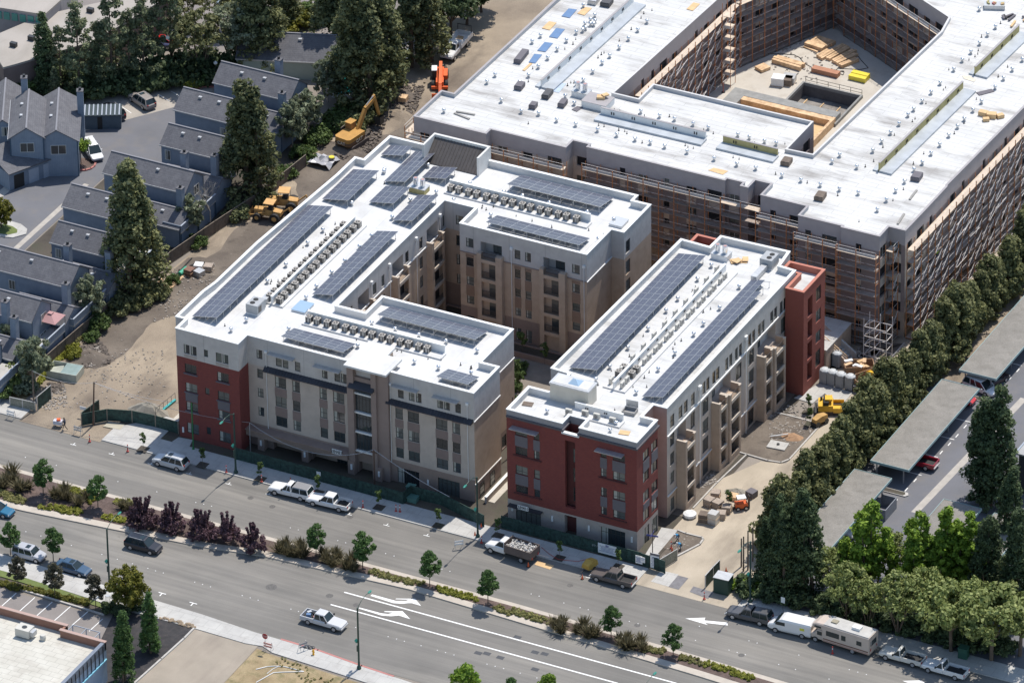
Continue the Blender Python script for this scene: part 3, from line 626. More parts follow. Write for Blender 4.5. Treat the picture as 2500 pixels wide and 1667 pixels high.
# ================================================================== building C (long bar, number 28901)
bC=thing('apartment_building','long narrow block with red brick street front and balconies over the dusty drive','building',(30,-20,0))
PC=[(20.1,-40.5),(28.3,-40.5),(28.3,-38.3),(30.75,-38.3),(30.75,-40.5),(39.15,-40.5),(39.15,-34.3),(37.0,-34.3),(37.0,-31.15),(38.95,-31.15),(39.05,8.2),(36.6,8.4),(36.2,12.4),(25.9,12.1),(25.8,8.8),(21.4,9.0),(20.7,-28.8),(23.4,-29),(23.5,-34.1),(20.1,-34.1)]
wc=MB(); CBz=lambda z: 6 if z>15.9 else (4 if z>3.25 else 7)
def WC(A,B,wins,zf,zs,extra=(),**k): wrow(bC,wc,A,B,-1,AH,wins,zf,zs,extra=extra,**k)
U=lambda x:x-20.1
cf=[(13.45,14.47),(10.45,11.72),(7.45,8.78),(4.6,5.76)]
wins=[];
for x0,x1 in ((21.37,23.12),(24.08,24.92)):
    for a,b in cf: wins.append((U(x0),U(x1),a,b,'wide' if x1-x0>1 else 'hung'))
wins.append((U(21.3),U(25),-.1,2.15,'store'))
WC(PC[0],PC[1],wins,CBz,(3.25,15.9)); WC(PC[1],PC[2],[],CBz,(3.25,15.9)); WC(PC[2],PC[3],[],CBz,(3.25,15.9)); WC(PC[3],PC[4],[],CBz,(3.25,15.9))
U=lambda x:x-30.75; wins=[]
for x0,x1 in ((33.88,34.74),(35.66,37.42)):
    for a,b in cf: wins.append((U(x0),U(x1),a,b,'wide' if x1-x0>1 else 'hung'))
wins.append((U(33.85),U(37.4),-.1,2.7,'store'))
WC(PC[4],PC[5],wins,CBz,(3.25,15.9))
# brick screen between the two halves, with the tall slot
scr=MB(); facade(scr,(28.3,-40.5),(30.75,-40.5),-1,15.6,[(.35,1.85,4.3,14.6,.5),(.2,1.95,-.2,3.0,.9)],lambda z:0 if z>3.25 else 1,zs=(3.25,))
scr.box(28.3,-40.5,15.6,30.75,-40.2,15.62); scr.build('slot_wall',[brickM,stG],bC,True)
MB().box(28.25,-40.7,15.6,30.8,-40.2,15.85).build('slot_coping',copW,bC,True)
MB().box(28.4,-39.7,0,30.7,-39.5,15.2).build('slot_back',mat('dark_brick',(.10,.03,.028),.9,.1,1),bC,True)
for z in (11,8,5): window(bC,(28.4,-39.72),(30.7,-39.72),1.1,1.6,z,z+2.1,'hung',depth=0,curtain=False)
for x0,x1 in ((21.37,23.12),(24.08,24.92),(33.88,34.74),(35.66,37.42)):
    for a,b in ((11.78,13.4),(5.82,7.4)): MB().box(x0-.06,-40.54,a,x1+.06,-40.5,b).build('spandrel_panel',spanG,bC,True)
for x0,x1 in ((21.1,25.2),(33.6,37.7)):
    for z in (10.25,4.4 if x0<30 else 7.2-2.9): MB().box(x0,-40.7,z,x1,-40.5,z+.14).build('window_sill',mat('dark_brick',(.10,.03,.028),.9,.1,1),bC,True)
    MB().box(x0-.2,-41.5,14.68,x1-.3,-40.5,14.78).box(x0,-41.0,14.4,x0+.08,-40.5,14.68).box(x1-.6,-41.0,14.4,x1-.5,-40.5,14.68).build('sunshade',steel,bC,True)
corn=MB()
for A,B in ((PC[0],PC[1]),(PC[1],PC[2]),(PC[3],PC[4]),(PC[4],PC[5]),(PC[5],PC[6])):
    A=Vector(A);B=Vector(B);d=(B-A).normalized();n=Vector((d.y,-d.x))
    for o,z0_,z1_ in ((.12,15.85,16.05),(.22,16.05,16.2)):
        corn.prism([tuple(A-d*.0),tuple(B+d*o),tuple(B+n*o+d*o),tuple(A+n*o-d*.0)],z0_,z1_)
corn.build('cornice',mat('cornice_dark',(.085,.08,.095),.6,.05,1),bC,True)
MB().box(20.4,-41.3,2.45,25.3,-40.5,2.6).build('awning',seamD,bC,True)
sign(22.0,23.6,-41.32,2.62,3.25,'28901',bC)
for x in (20.8,26.7,32.1,38.4): MB().box(x-.12,-40.62,1.5,x+.12,-40.5,2.3).build('wall_lamp',whiteM,bC,True)
# red return on the right
U=lambda y:y+40.5; wins=[]
for y0,y1 in ((-38.65,-36.9),(-36.2,-34.4)):
    for a,b in ((13.0,14.4),(9.6,11.2),(6.5,8.2),(3.6,5.3)): wins.append((U(y0),U(y1),a-.0,b,'slide'))
    wins.append((U(y0),U(y1),-.1,2.6,'slide'))
WC(PC[5],PC[6],wins,CBz,(3.25,15.9))
for y in (-37.77,-35.3):
    for a,b in ((11.3,12.95),(5.4,6.45)): MB().box(39.15,y-.9,a,39.2,y+.9,b).build('spandrel_panel',spanG,bC,True)
WC(PC[6],PC[7],[],lambda z:8,()); WC(PC[7],PC[8],[],lambda z:8,()); WC(PC[8],PC[9],[],lambda z:8,())
# long side facing the drive
Uy=lambda y:y+31.15
def dz(y): return -(y+31)*.017   # the site falls gently to the rear
wins=[]
top=[(-30.2,-28.95),(-27.7,-26.5),(-26.15,-24.95),(-24.0,-22.8),(-20.5,-19.6),(-19.35,-18.4),(-17.5,-16.55),(-16.4,-15.35),(-13.6,-12.7),(-12.4,-11.45),(-10.65,-9.75),(-9.45,-8.5),(-6.55,-5.65),(-5.38,-4.45),(-3.6,-2.65),(-2.5,-1.55),(.25,1.2),(1.45,2.4),(3.25,4.2),(4.4,5.4)]
for a,b in top: wins.append((Uy(a),Uy(b),13.25+dz(a),15.2+dz(a),'hung'))
for y0,y1 in ((-20.5,-18.7),(-6.55,-4.75)):
    for a,b in ((9.8,12.1),(6.8,9.0),(3.9,6.1),(.3,2.8)): wins.append((Uy(y0),Uy(y1),a,b,'wide'))
for y0,y1 in ((-30.2,-28.95),):
    for a,b in ((10.4,12.3),(7.5,9.4),(4.6,6.4),(.3,2.4)): wins.append((Uy(y0),Uy(y1),a,b,'hung'))
for y0,y1 in ((-24.1,-22.8),(-10.4,-8.6),(3.6,5.4)):
    wins.append((Uy(y0),Uy(y1),9.8+dz(y0)*.7,12.2+dz(y0)*.7,'slide'))
CS=lambda z:5 if z>12.7 else(9 if z>3.4 else 3)
WC(PC[9],PC[10],wins,CS,(3.4,12.7),extra=[(Uy(a),Uy(b),9.6,12.2,1.2) for a,b in ((-28.2,-25.5),(-17.7,-12.0),(-3.7,1.9))])
MB().box(38.98,-31.2,12.62,39.16,8.2,12.76).box(38.98,-31.2,3.3,39.14,8.2,3.42).build('trim_band',copW,bC,True)
LG=[(-28.2,-25.5),(-17.7,-12.0),(-3.7,1.9)]
for a,b in LG: balcony_back(bC,39.0,a,b,9.6,12.2,1.15,'x')
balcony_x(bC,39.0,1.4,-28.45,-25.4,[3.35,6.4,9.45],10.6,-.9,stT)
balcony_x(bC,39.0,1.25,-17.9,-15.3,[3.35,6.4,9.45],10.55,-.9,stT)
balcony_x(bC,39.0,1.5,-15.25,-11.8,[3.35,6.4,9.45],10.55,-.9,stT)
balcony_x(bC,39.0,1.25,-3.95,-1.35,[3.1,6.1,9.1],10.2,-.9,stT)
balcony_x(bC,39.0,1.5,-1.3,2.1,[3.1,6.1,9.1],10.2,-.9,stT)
for y in (-21.6,-7.5,6.2): MB().box(38.99,y-.3,14.8-.1,39.3,y+.3,15.3).tube((39.15,y,14.8),(39.15,y,0),.07).build('downpipe',copW,bC,True)
for i in range(10,len(PC)): WC(PC[i],PC[(i+1)%len(PC)],[],(lambda z:4) if i==len(PC)-1 else CS,(3.4,12.7))
wc.build('wall',[stW,stB,stD,stT,brickM,stWs,mat('parapet_grey',(.30,.29,.30),.8,.05,1),stG,mat('stucco_rose',(.40,.27,.235),.85,.05,1),stB],bC,True)
MB().poly([(*p,AD) for p in inset(PC,.15)]).build('roof',roofW,bC,True)
inn,cap=parapet(PC,AH,zd=AD); inn.build('parapet',parIn,bC,True); cap.build('coping',copW,bC,True)
MB().box(23.5,-34.5,16,29.1,-32.0,18.55).build('lift_tower',mat('stucco_cream',(.56,.52,.45),.85,.06,.8),bC,True)
MB().box(23.4,-34.6,18.55,29.2,-31.9,18.8).build('coping',steel,bC,True)
MB().box(23.7,-34.3,18.8,28.9,-32.2,18.84).build('roof',roofW2,bC,True)
c=(26.6,-33.1,18.85)
MB().add([(c[0]-.8,c[1]-.8,c[2]),(c[0]+.8,c[1]-.8,c[2]),(c[0]+.8,c[1]+.8,c[2]),(c[0]-.8,c[1]+.8,c[2]),(c[0],c[1],c[2]+.45)],[(0,1,4),(1,2,4),(2,3,4),(3,0,4)]).build('skylight',mat('skylight_glass',(.3,.42,.55),.15,0),bC,True)
# red rear wing of C
RW=[(39.3,4.5),(41.9,4.45),(41.95,11.1),(22.4,10.6),(22.4,9.2),(39.3,9.3)]
bR=thing('building_wing','red brick wing with terrace at the back corner of the solar roofed block','building',(38,8,0))
mb=MB()
RW2=[(39.2,4.4),(44.6,4.45),(44.8,12.0),(24.0,13.8),(24,12.2),(39.2,12.0)]
wr=MB(); RWp=[(39.25,4.45),(42.0,4.45),(42.0,11.2),(36.7,11.1),(36.7,8.6),(39.25,8.6)]
for i in range(6):
    A,B=RWp[i],RWp[(i+1)%6]
    if i==1:
        hs=[(.7,2.1,a,b) for a,b in ((12.2,14.6),(8.6,11),(5,7.4))]+[(3.6,5.2,a,b) for a,b in ((12.8,15),(9.6,11.4),(6.2,8))]
        wrow(bR,wr,A,B,-1,16.3,[(3.9,5.5,a,b,'slide') for a,b in ((12.6,14.8),(9.3,11.2),(6,7.8),(2.2,4.8))],lambda z:0,(),extra=[(1.3,2.8,a,b,.9) for a,b in ((11.6,14.6),(8.2,11),(4.9,7.6),(1.6,4.4))],curtain=False)
    else: facade(wr,A,B,-1,16.3,[],None)
wr.build('wall',brickM2,bR,True)
MB().poly([(*p,15.4) for p in inset(RWp,.2)]).build('roof',roofW,bR,True)
inn,cap=parapet(RWp,16.3,zd=15.4); inn.build('parapet',mat('red_parapet',(.45,.17,.12),.8,.06,1),bR,True); cap.build('coping',_mc['red_parapet'],bR,True)
r2=[(22.3,9.1),(25.75,9.1),(25.85,12.15),(22.3,12.15)]
wr=MB(); [facade(wr,r2[i],r2[(i+1)%4],10,16.3) for i in range(4)]; wr.build('wall',_mc['red_parapet'],bR,True)
inn,cap=parapet(r2,16.3,zd=15.4); inn.build('parapet',_mc['red_parapet'],bR,True); cap.build('coping',_mc['red_parapet'],bR,True)
# ------------------------------------------------------------------ roof equipment on the two finished blocks
def panelmat():
    m=bpy.data.materials.new('solar_cells'); m.use_nodes=True;t=m.node_tree;b=t.nodes['Principled BSDF'];b.inputs['Roughness'].default_value=.3; b.inputs['Specular IOR Level'].default_value=.4
    tc=t.nodes.new('ShaderNodeTexCoord'); br=t.nodes.new('ShaderNodeTexBrick'); br.offset=0; br.inputs['Scale'].default_value=1
    br.inputs['Brick Width'].default_value=.16;br.inputs['Row Height'].default_value=.16;br.inputs['Mortar Size'].default_value=.006
    br.inputs['Color1'].default_value=(.062,.068,.098,1);br.inputs['Color2'].default_value=(.072,.077,.108,1);br.inputs['Mortar'].default_value=(.26,.27,.30,1)
    t.links.new(tc.outputs['Object'],br.inputs['Vector']);t.links.new(br.outputs[0],b.inputs['Base Color']); return m
cells=panelmat()
_pc={}
def panel_mesh(w_,h_):
    k=(round(w_,3),round(h_,3))
    if k not in _pc:
        mb=MB(); mb.box(-w_/2+.02,-h_/2+.02,-.02,w_/2-.02,h_/2-.02,.022)
        mb.mi=1; t=.028
        mb.box(-w_/2,-h_/2,-.025,-w_/2+t,h_/2,.026).box(w_/2-t,-h_/2,-.025,w_/2,h_/2,.026).box(-w_/2+t,-h_/2,-.025,w_/2-t,-h_/2+t,.026).box(-w_/2+t,h_/2-t,-.025,w_/2-t,h_/2,.026)
        _pc[k]=mb.mesh('solar_panel',[cells,steel])
    return _pc[k]
def solar(label,x0,y0,x1,y1,axis,lo,hi,nx,ny,z=AD,cut=()):
    """axis 'x': low edge at x0 rising to x1 (array runs along Y); axis 'y': low edge at y1 (back) rising to the front y0"""
    cx,cy=(x0+x1)/2,(y0+y1)/2
    T=thing('solar_array',label,'solar panels',(cx,cy,z),0,'solar arrays on the white roofs')
    W_,H_=x1-x0,y1-y0; pw,ph=W_/nx,H_/ny; me=panel_mesh(pw-.025,ph-.025)
    sl_=(hi-lo)/(W_ if axis=='x' else H_); an=math.atan(sl_)
    hz=lambda x,y:(lo+(x+W_/2)*sl_) if axis=='x' else (hi-(y+H_/2)*sl_)
    for i in range(nx):
        for j in range(ny):
            if (i,j) in cut: continue
            x,y=-W_/2+pw*(i+.5),-H_/2+ph*(j+.5)
            inst('solar_panel',me,T,(x,y,hz(x,y)),(0,-an,0) if axis=='x' else (-an,0,0))
    rk=MB()
    if axis=='x':
        n=max(2,int(H_/1.9))
        for k in range(n+1):
            y=-H_/2+.3+(H_-.6)*k/n
            rk.tube((-W_/2+.1,y,hz(-W_/2+.1,y)-.08),(W_/2-.1,y,hz(W_/2-.1,y)-.08),.03,n=4)
            for x in (-W_/2+.35,0,W_/2-.3):
                rk.tube((x,y,0),(x,y,hz(x,y)-.08),.035,n=5); rk.lathe((x,y,0),[(.12,0),(.1,.06),(.05,.1)],6)
    else:
        n=max(2,int(W_/1.9))
        for k in range(n+1):
            x=-W_/2+.3+(W_-.6)*k/n
            rk.tube((x,-H_/2-.0,hz(x,-H_/2)-.08),(x,H_/2-.1,hz(x,H_/2-.1)-.08),.03,n=4)
            rk.tube((x,-H_/2+.1,.06),(x,H_/2-.2,.06),.03,n=4)
            for y in (-H_/2+.25,0,H_/2-.35):
                rk.tube((x,y,0),(x,y,hz(x,y)-.08),.035,n=5); rk.lathe((x,y,0),[(.12,0),(.1,.06),(.05,.1)],6)
        rk.tube((-W_/2,-H_/2+.25,hz(0,-H_/2+.25)-.1),(W_/2,-H_/2+.25,hz(0,-H_/2+.25)-.1),.03,n=4)
    rk.build('rack',steel,T)
    return T
solar('long dark blue solar array along the left roof edge nearest the street corner',-29.0,-37.0,-25.1,-4.2,'x',.35,1.15,4,20)
solar('dark blue solar array on the left roof wing beside the excavator side parapet',-28.1,-1.9,-24.0,7.2,'x',.35,1.15,4,6)
solar('smallest solar array in the far left roof corner',-26.55,12.4,-23.0,15.3,'x',.35,1.1,4,2)
solar('solar array beside the seamed sloping roof, left of the twin fans',-22.7,6.1,-19.35,15.3,'x',.35,1.1,4,6)
solar('short solar array in front of the seamed sloping roof, behind the twin fans',-18.5,9.3,-14.7,12.7,'x',.35,1.1,4,2)
solar('solar array left of the yellow based twin exhaust fans',-21.9,.2,-18.0,5.1,'x',.35,1.1,4,3)
solar('solar array at the inner corner of the court, right of the twin fans',-16.7,-2.9,-13.5,4.8,'x',.4,1.15,3,5)
solar('solar array along the court edge behind the long condenser row',-17.2,-25.0,-13.9,-6.3,'x',.4,1.15,3,12)
solar('solar array on the street wing behind the condenser row',-6.2,-27.05,8.55,-23.2,'y',.4,1.2,9,4)
solar('solar array at the street facade left of the entrance canopy',-15.2,-37.45,-5.8,-33.8,'y',.4,1.1,6,4)
solar('small solar array at the front right corner of the street wing',8.15,-37.5,12.85,-34.1,'y',.4,1.1,3,4)
solar('solar array on the rear wing behind the condenser row',-6.4,11.5,7.9,15.8,'y',.4,1.2,9,4)
solar('solar array on the rear wing above the court facade',-4.4,1.2,9.85,4.55,'y',.4,1.1,8,3)
solar('widest solar array, on the left side of the long narrow roof',22.4,-26.75,26.55,6.2,'x',.4,1.1,4,20)
solar('narrow solar array along the balcony side of the long narrow roof',34.3,-29.1,37.4,4.2,'x',.4,1.1,3,20,cut=((2,19),(2,18)))
# equipment walls
for label,x0,y0,x1,y1,ht in (('white equipment wall between the two condenser rows of the left wing',-21.15,-29.3,-20.9,-5.6,1.35),('white equipment wall behind the street wing condensers',-14.9,-30.45,5.7,-30.2,1.3),('white equipment wall behind the rear wing condensers',-13.9,8.8,7.7,9.05,1.35),('white equipment wall down the middle of the long narrow roof',29.85,-28.8,30.1,5.1,1.3),('short white equipment wall behind the lift tower on the red fronted roof',27.6,-35.4,34.6,-35.15,1.15)):
    T=thing('equipment_wall',label,'screen wall',((x0+x1)/2,(y0+y1)/2,AD))
    a,b=(x1-x0)/2,(y1-y0)/2
    MB().box(-a,-b,0,a,b,ht).build('panel',copW,T); MB().box(-a-.04,-b-.04,ht,a+.04,b+.04,ht+.06).build('cap',copW,T)
    if a>b: MB().box(-a-.1,-1.75,0,a+.3,-b,.22).build('plinth',roofW2,T)
    else: MB().box(a,-b-.1,0,a+1.6,b+.3,.22).build('plinth',roofW2,T); MB().box(-a-1.5,-b,0,-a,b,.2).build('plinth',roofW2,T)
    mb=MB(); n=int(max(a,b)*2/2.76)
    for k in range(n):
        t=-max(a,b)+1.6+k*2.76
        for d in (0,.28):
            if a>b: mb.lathe((t+d,-b-.02,ht-.45),[(.09,-.1),(.1,0),(.09,.1)],6)
            else: mb.lathe((a+.02,t+d,ht-.45),[(.09,-.1),(.1,0),(.09,.1)],6)
    mb.build('pipe_sleeve',black,T,kind='stuff')
# condensers
cg=mat('condenser_grey',(.10,.092,.085),.6,.08,3); cl=mat('condenser_top',(.42,.39,.35),.5,.05,3)
C0=thing('condenser','grey air conditioner condenser with round fan grille on white plinth','air conditioner',(0,0,0))
mb=MB(); mb.box(-.38,-.38,0,.38,.38,.78); mb.build('coil_case',cg,C0)
mb=MB(); mb.box(-.4,-.4,.78,.4,.4,.86).box(-.4,-.4,.0,-.33,-.33,.78).box(.33,-.4,0,.4,-.33,.78).box(-.4,.33,0,-.33,.4,.78).box(.33,.33,0,.4,.4,.78).box(-.1,-.41,.1,.2,-.38,.7).build('top_cover',cl,C0)
fg=MB(); fg.lathe((0,0,.862),[(.31,0),(.31,.012)],14); F0=fg.build('fan_opening',black,C0)
fb=MB()
for k in range(4): fb.obox((.13*math.cos(k*1.57+.4),.13*math.sin(k*1.57+.4),.885),.22,.09,.01,k*1.57+.4)
fb.lathe((0,0,.875),[(.07,0),(.05,.03)],8).build('fan_blade',cl,F0)
pk=[]; used=[False]
def put(proto,loc,rot,group,label,flag):
    if not flag[0]:
        flag[0]=True; proto.location=loc; proto.rotation_euler=(0,0,rot); proto['label']=label; proto['group']=group; return proto
    return dup(proto,loc,rot,label,group)
z=AD+.22
def pairs(n,start,pitch=2.76,gap=1.25): return [start+(k//2)*pitch+(k%2)*gap for k in range(n)]
for k,x in enumerate(pairs(15,-13.3)): put(C0,(x,8.05,z),0,'condensers in the row on the rear wing',ordw(k+1)+' grey condenser from the left along the rear wing wall',used)
for k,x in enumerate(pairs(14,-14.3)): put(C0,(x,-31.15,z),0,'condensers in the row on the street wing',ordw(k+1)+' grey condenser from the left along the street wing wall',used)
for k,y in enumerate(pairs(16,-28.6,3.0,1.35)): put(C0,(-20.2,y,z),1.57,'condensers on the court side of the long wall',ordw(k+1)+' grey condenser from the street on the court side of the left wing wall',used)
for k,y in enumerate(pairs(15,-28.3,3.0,1.35)): put(C0,(-21.85,y,z),1.57,'condensers on the far side of the long wall',ordw(k+1)+' condenser from the street, half hidden behind the left wing wall',used)
for k,y in enumerate((-25.0,-23.6)): put(C0,(30.8,y,z),1.57,'round fan condensers on the long narrow roof',['nearer','farther'][k]+' dark round fan condenser among white units on the long narrow roof',used)
for k,y in enumerate((-25.5,-24.0)): put(C0,(29.1,y,z),1.57,'round fan condensers behind the long wall',['nearer','farther'][k]+' dark round fan condenser behind the wall on the long narrow roof',used)
cream=mat('unit_cream',(.52,.50,.45),.5,.04,2)
D0=thing('heat_pump','slim cream heat pump with round fan guard on white plinth','air conditioner')
MB().box(-.45,-.17,.06,.45,.17,.86).build('case',cream,D0)
g=MB(); vs=[(-.1+.3*math.cos(k*math.pi/7),-.175,.46+.3*math.sin(k*math.pi/7)) for k in range(14)]; g.add(vs+[(x,-.19,z_) for x,_,z_ in vs],[tuple(range(14,28))]+[(i,(i+1)%14,14+(i+1)%14,14+i) for i in range(14)]); g.build('fan_guard',mat('guard_grey',(.22,.21,.20),.6,0),D0)
MB().box(-.4,-.2,0,-.3,.2,.06).box(.3,-.2,0,.4,.2,.06).build('foot',dark,D0)
u2=[False]
for k in range(20):
    y=-27.9+ (k//2)*3.3+(k%2)*1.35
    if 2<=k<4: continue
    put(D0,(30.85,y,z),R(90),'slim heat pumps down the long narrow roof',ordw(k+1 if k<2 else k-1)+' slim cream heat pump from the street on the drive side of the long wall',u2)
for k in range(11): put(D0,(29.05,-27.6+k*3.2,z),R(-90),'slim heat pumps behind the long wall',ordw(k+1)+' slim heat pump from the street, seen edge on behind the long wall',u2)
for i,(x,y) in enumerate(((27.5,-37.0),(29.6,-36.4),(31.3,-36.4),(33.6,-36.4))):
    put(D0,(x,y,AD+.15),0,'slim heat pumps on the red fronted roof',['slim heat pump standing apart left of the facade notch','slim heat pump behind the left end of the facade notch','slim heat pump behind the right end of the facade notch','rightmost slim heat pump on the red fronted roof'][i],u2)
# globe ventilators
V0=thing('roof_vent','shiny globe roof ventilator','roof vent')
V0b=MB().lathe((0,0,0),[(.26,0),(.24,.1),(.15,.14),(.15,.34)],10).build('base',steel,V0)
MB().lathe((0,0,.30),[(.13,0),(.25,.09),(.30,.22),(.25,.36),(.12,.43),(.05,.45)],12).build('globe',chrome,V0,smooth=True)
u3=[False]
def vents(q,L,zz,label,group,dy=14):
    LL=L if isinstance(q,(list,tuple)) else [(q,L)]
    pts=sorted([qq(x,y+dy,zz) for qq,l in LL for x,y in l],key=lambda p:p.dot(RT))
    for k,p in enumerate(pts): put(V0,(p.x,p.y,zz),rnd.random()*3,group,ordw(k+1)+' from left: '+label,u3)
LA='spun metal globe vent on the white U shaped solar roof'
vents((),[(r0,[(1580,1525),(1180,1568)]),(r4,[(880,305),(615,550),(475,670),(275,870),(105,1020),(1175,15),(1655,205),(1418,275),(1250,435),(1062,605),(950,705),(815,835),(695,940),(555,1070),(460,1170),(485,1300),(1965,125),(2275,205),(1815,275),(2155,415),(1062,1405),(1278,1460),(1495,1515),(300,1460)]),(q04,[(2262,1375),(2122,1465)]),(s4,[(97,240),(342,305),(690,390),(935,455),(793,635)]),(r8,[(935,45),(1455,190),(1675,245),(1975,295),(2030,90),(1745,5)])],AD,LA,'globe vents on the U shaped roof')





LC='spun metal globe vent on the long narrow solar roof'
vents((),[(s4,[(1830,875),(1703,1000),(1522,1180),(1415,1290),(1250,1455),(2085,1070),(1905,1265),(1757,1410),(1668,1505),(2270,935)]),(s8,[(1065,60),(898,235),(770,355),(1495,110),(1342,260),(1140,470),(322,645),(955,755),(900,820)])],AD,LC,'globe vents on the long roof')


# small pipe vents
pv=MB(); pv.tube((0,0,0),(0,0,.38),.05,n=6); pv.lathe((0,0,0),[(.14,0),(.07,.08)],6)
PV0=pv.build('pipe_vent',dark); u4=[False]
def pipe(p,label,group,s=1):
    if not u4[0]: u4[0]=True; o=PV0
    else: o=PV0.copy(); link(o)
    o.location=p; o.scale=(s,s,s); tag(o,label,'pipe',group)
for (x0,y0,x1,y1,n,l,g) in ((-24.5,-37,-22.3,15,14,'short black vent pipe between the long arrays of the left wing','vent pipes on the left wing'),(-13,-33,12,-31.9,9,'short black vent pipe in front of the street wing condensers','vent pipes on the street wing'),(-11,5.2,11,7,9,'short black vent pipe in front of the rear wing condensers','vent pipes on the rear wing'),(27.3,-30,28.3,6,8,'short black vent pipe beside the wide array','vent pipes by the wide array'),(31.9,-38,33.7,6,14,'short black vent pipe between the heat pumps and narrow array','vent pipes by the narrow array')):
    for k,p in enumerate(sorted([Vector((rnd.uniform(x0,x1),rnd.uniform(y0,y1),AD)) for _ in range(n)],key=lambda p:p.dot(RT))): pipe(p,ordw(k+1)+' from left: '+l,g,rnd.uniform(.8,1.3))
# packaged units with ducts
def rtu(label,x,y,rot,duct=3.6,zr=AD):
    T=thing('rooftop_unit',label,'air handler',(x,y,zr),rot)
    MB().box(-1.1,-.85,0,1.1,.85,.25).build('curb',copW,T)
    c=MB().box(-1.15,-.9,.25,1.15,.9,1.55).build('cabinet',mat('unit_grey',(.36,.37,.38),.5,.06,1),T)
    mb=MB().lathe((-.5,.2,1.55),[(.36,0),(.36,.05)],12).lathe((.45,.2,1.55),[(.36,0),(.36,.05)],12); mb.build('fan_grille',black,T)
    MB().box(-.9,-.93,.4,-.1,-.9,1.3).build('coil_panel',cg,T)
    if duct:
        mb=MB()
        for k in range(int(duct/.9)): mb.box(1.2+k*.9,-.5,.15,2.08+k*.9,.35,.85)
        mb.build('duct',steel,T)
    return T
rtu('grey packaged air handler with silver duct left of the street wing condensers',-22.2,-31.6,R(90),3.6)
rtu('grey packaged air handler with silver duct at the far end of the long narrow roof',34.6,9.2,R(-90),4.2)
T=thing('roof_hatch','flat silver skylight cover behind the left wing condensers end','skylight',(-16.9,-28.2,AD)); MB().box(-1,-1.3,0,1,1.3,.25).build('curb',copW,T); MB().box(-1.05,-1.35,.25,1.05,1.35,.33).build('lid',mat('skylight_glass',(.3,.42,.55),.15,0),T)
T=thing('roof_hatch','pale glazed skylight at the right edge of the rear wing','skylight',(11.3,10.4,AD)); MB().box(-.95,-1.1,0,.95,1.1,.3).build('curb',copW,T); MB().box(-1,-1.15,.3,1,1.15,.38).build('lid',mat('skylight_pale',(.5,.52,.54),.2,0),T)
# twin exhaust fans
def fans(label,x,y,zr,base,rot=0):
    T=thing('exhaust_fan',label,'exhaust fan',(x,y,zr),rot)
    MB().box(-1.2,-.8,0,1.2,.8,.8).build('curb',base,T); MB().box(-1.25,-.85,.8,1.25,.85,.9).build('curb_cap',steel,T)
    for dx in (-.55,.55):
        c=MB().lathe((dx,0,.9),[(.36,0),(.36,1.1),(.33,1.15)],14).build('fan_casing',chrome,T,smooth=False)
        MB().lathe((dx,0,2.03),[(.27,0),(.27,.04)],12).build('fan_rotor',mat('fan_red',(.4,.25,.23),.6,0),c)
yel=mat('glass_mat_yellow',(.42,.36,.16),.8,.12,1)
fans('twin upright exhaust fans on a yellow base between the left wing arrays',-17.3,6.3,AD,yel)
fans('twin upright exhaust fans on a white base at the back left of the long roof',27.9,8.2,AD,copW)
# roof access hatch open, antennas, boards
T=thing('roof_hatch','open roof hatch with guard and raised lid on the red fronted roof','hatch',(34.4,-32.9,AD),R(5)); MB().box(-.9,-.7,0,.9,-.6,.5).box(-.9,.6,0,.9,.7,.5).box(-.9,-.6,0,-.8,.6,.5).box(.8,-.6,0,.9,.6,.5).box(-.8,-.6,.02,.8,.6,.1).build('curb',mat('hatch_grey',(.3,.29,.28),.6,.05,1),T); MB().obox((0,.85,.95),1.7,.06,1.0,0).build('lid',steel,T)
for x,y,l in ((1032,838,'orange plywood offcut on the red fronted roof'),(145,575,'brown timber pallet on the left of the red fronted roof')):
    p=s8(x,y,AD); T=thing('plywood_board',l,'board',(p.x,p.y,AD),.2); MB().obox((0,0,.06),1.4,1.0,.1).build('board',ply if x>500 else woodD,T)
p=s4(2090,830,AD)
T=thing('cardboard_heap','flattened cardboard heap beside the air handler on the long roof','cardboard',(p.x,p.y,AD))
for k in range(7): MB().obox((rnd.uniform(-.9,.9),rnd.uniform(-.7,.7),.05+.05*k),1.2,.8,.04,rnd.uniform(0,3)).build('sheet',ply,T)
# ------------------------------------------------------------------ building under construction
bD=thing('building_under_construction','huge unfinished block with bright white roof, grey sheathed walls and scaffolding all round','building',(10,40,0))
PD=[(-27.0,23.1),(-15.6,23.1),(-15.6,24.5),(-3.9,24.5),(-3.9,26.7),(-1.4,26.7),(-1.4,25.9),(19.9,25.9),(19.9,26.5),(22.4,26.5),(22.4,25.5),(23.6,25.5),(23.6,27.8),(26,27.8),(26,24.45),(33.0,24.45),(33.0,21.7),(39.6,21.7),(39.6,21.35),(45.4,21.35),(45.4,24.3),(47.9,24.3),
 (48.0,31),(48.05,37.7),(47.9,38),(48.6,62),(50.5,130),(30,140),(-20,140),(-24.4,62),(-24.9,31.3),(-26.9,31.3)]
HD=[(-4.75,41.3),(-1.0,41.3),(-1.0,46),(16.9,46),(23.9,46.1),(23.9,37.6),(27.6,37.8),(29.1,77.4),(28.4,81.6),(10.5,91.6),(4,95),(-3.3,77)]
wd=MB(); rs=random.Random(3)
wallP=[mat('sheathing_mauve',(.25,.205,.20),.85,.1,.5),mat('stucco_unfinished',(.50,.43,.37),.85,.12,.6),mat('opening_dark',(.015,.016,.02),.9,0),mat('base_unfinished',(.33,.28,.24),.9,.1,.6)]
top_=mat('parapet_sheathing',(.36,.33,.335),.7,.06,.7)
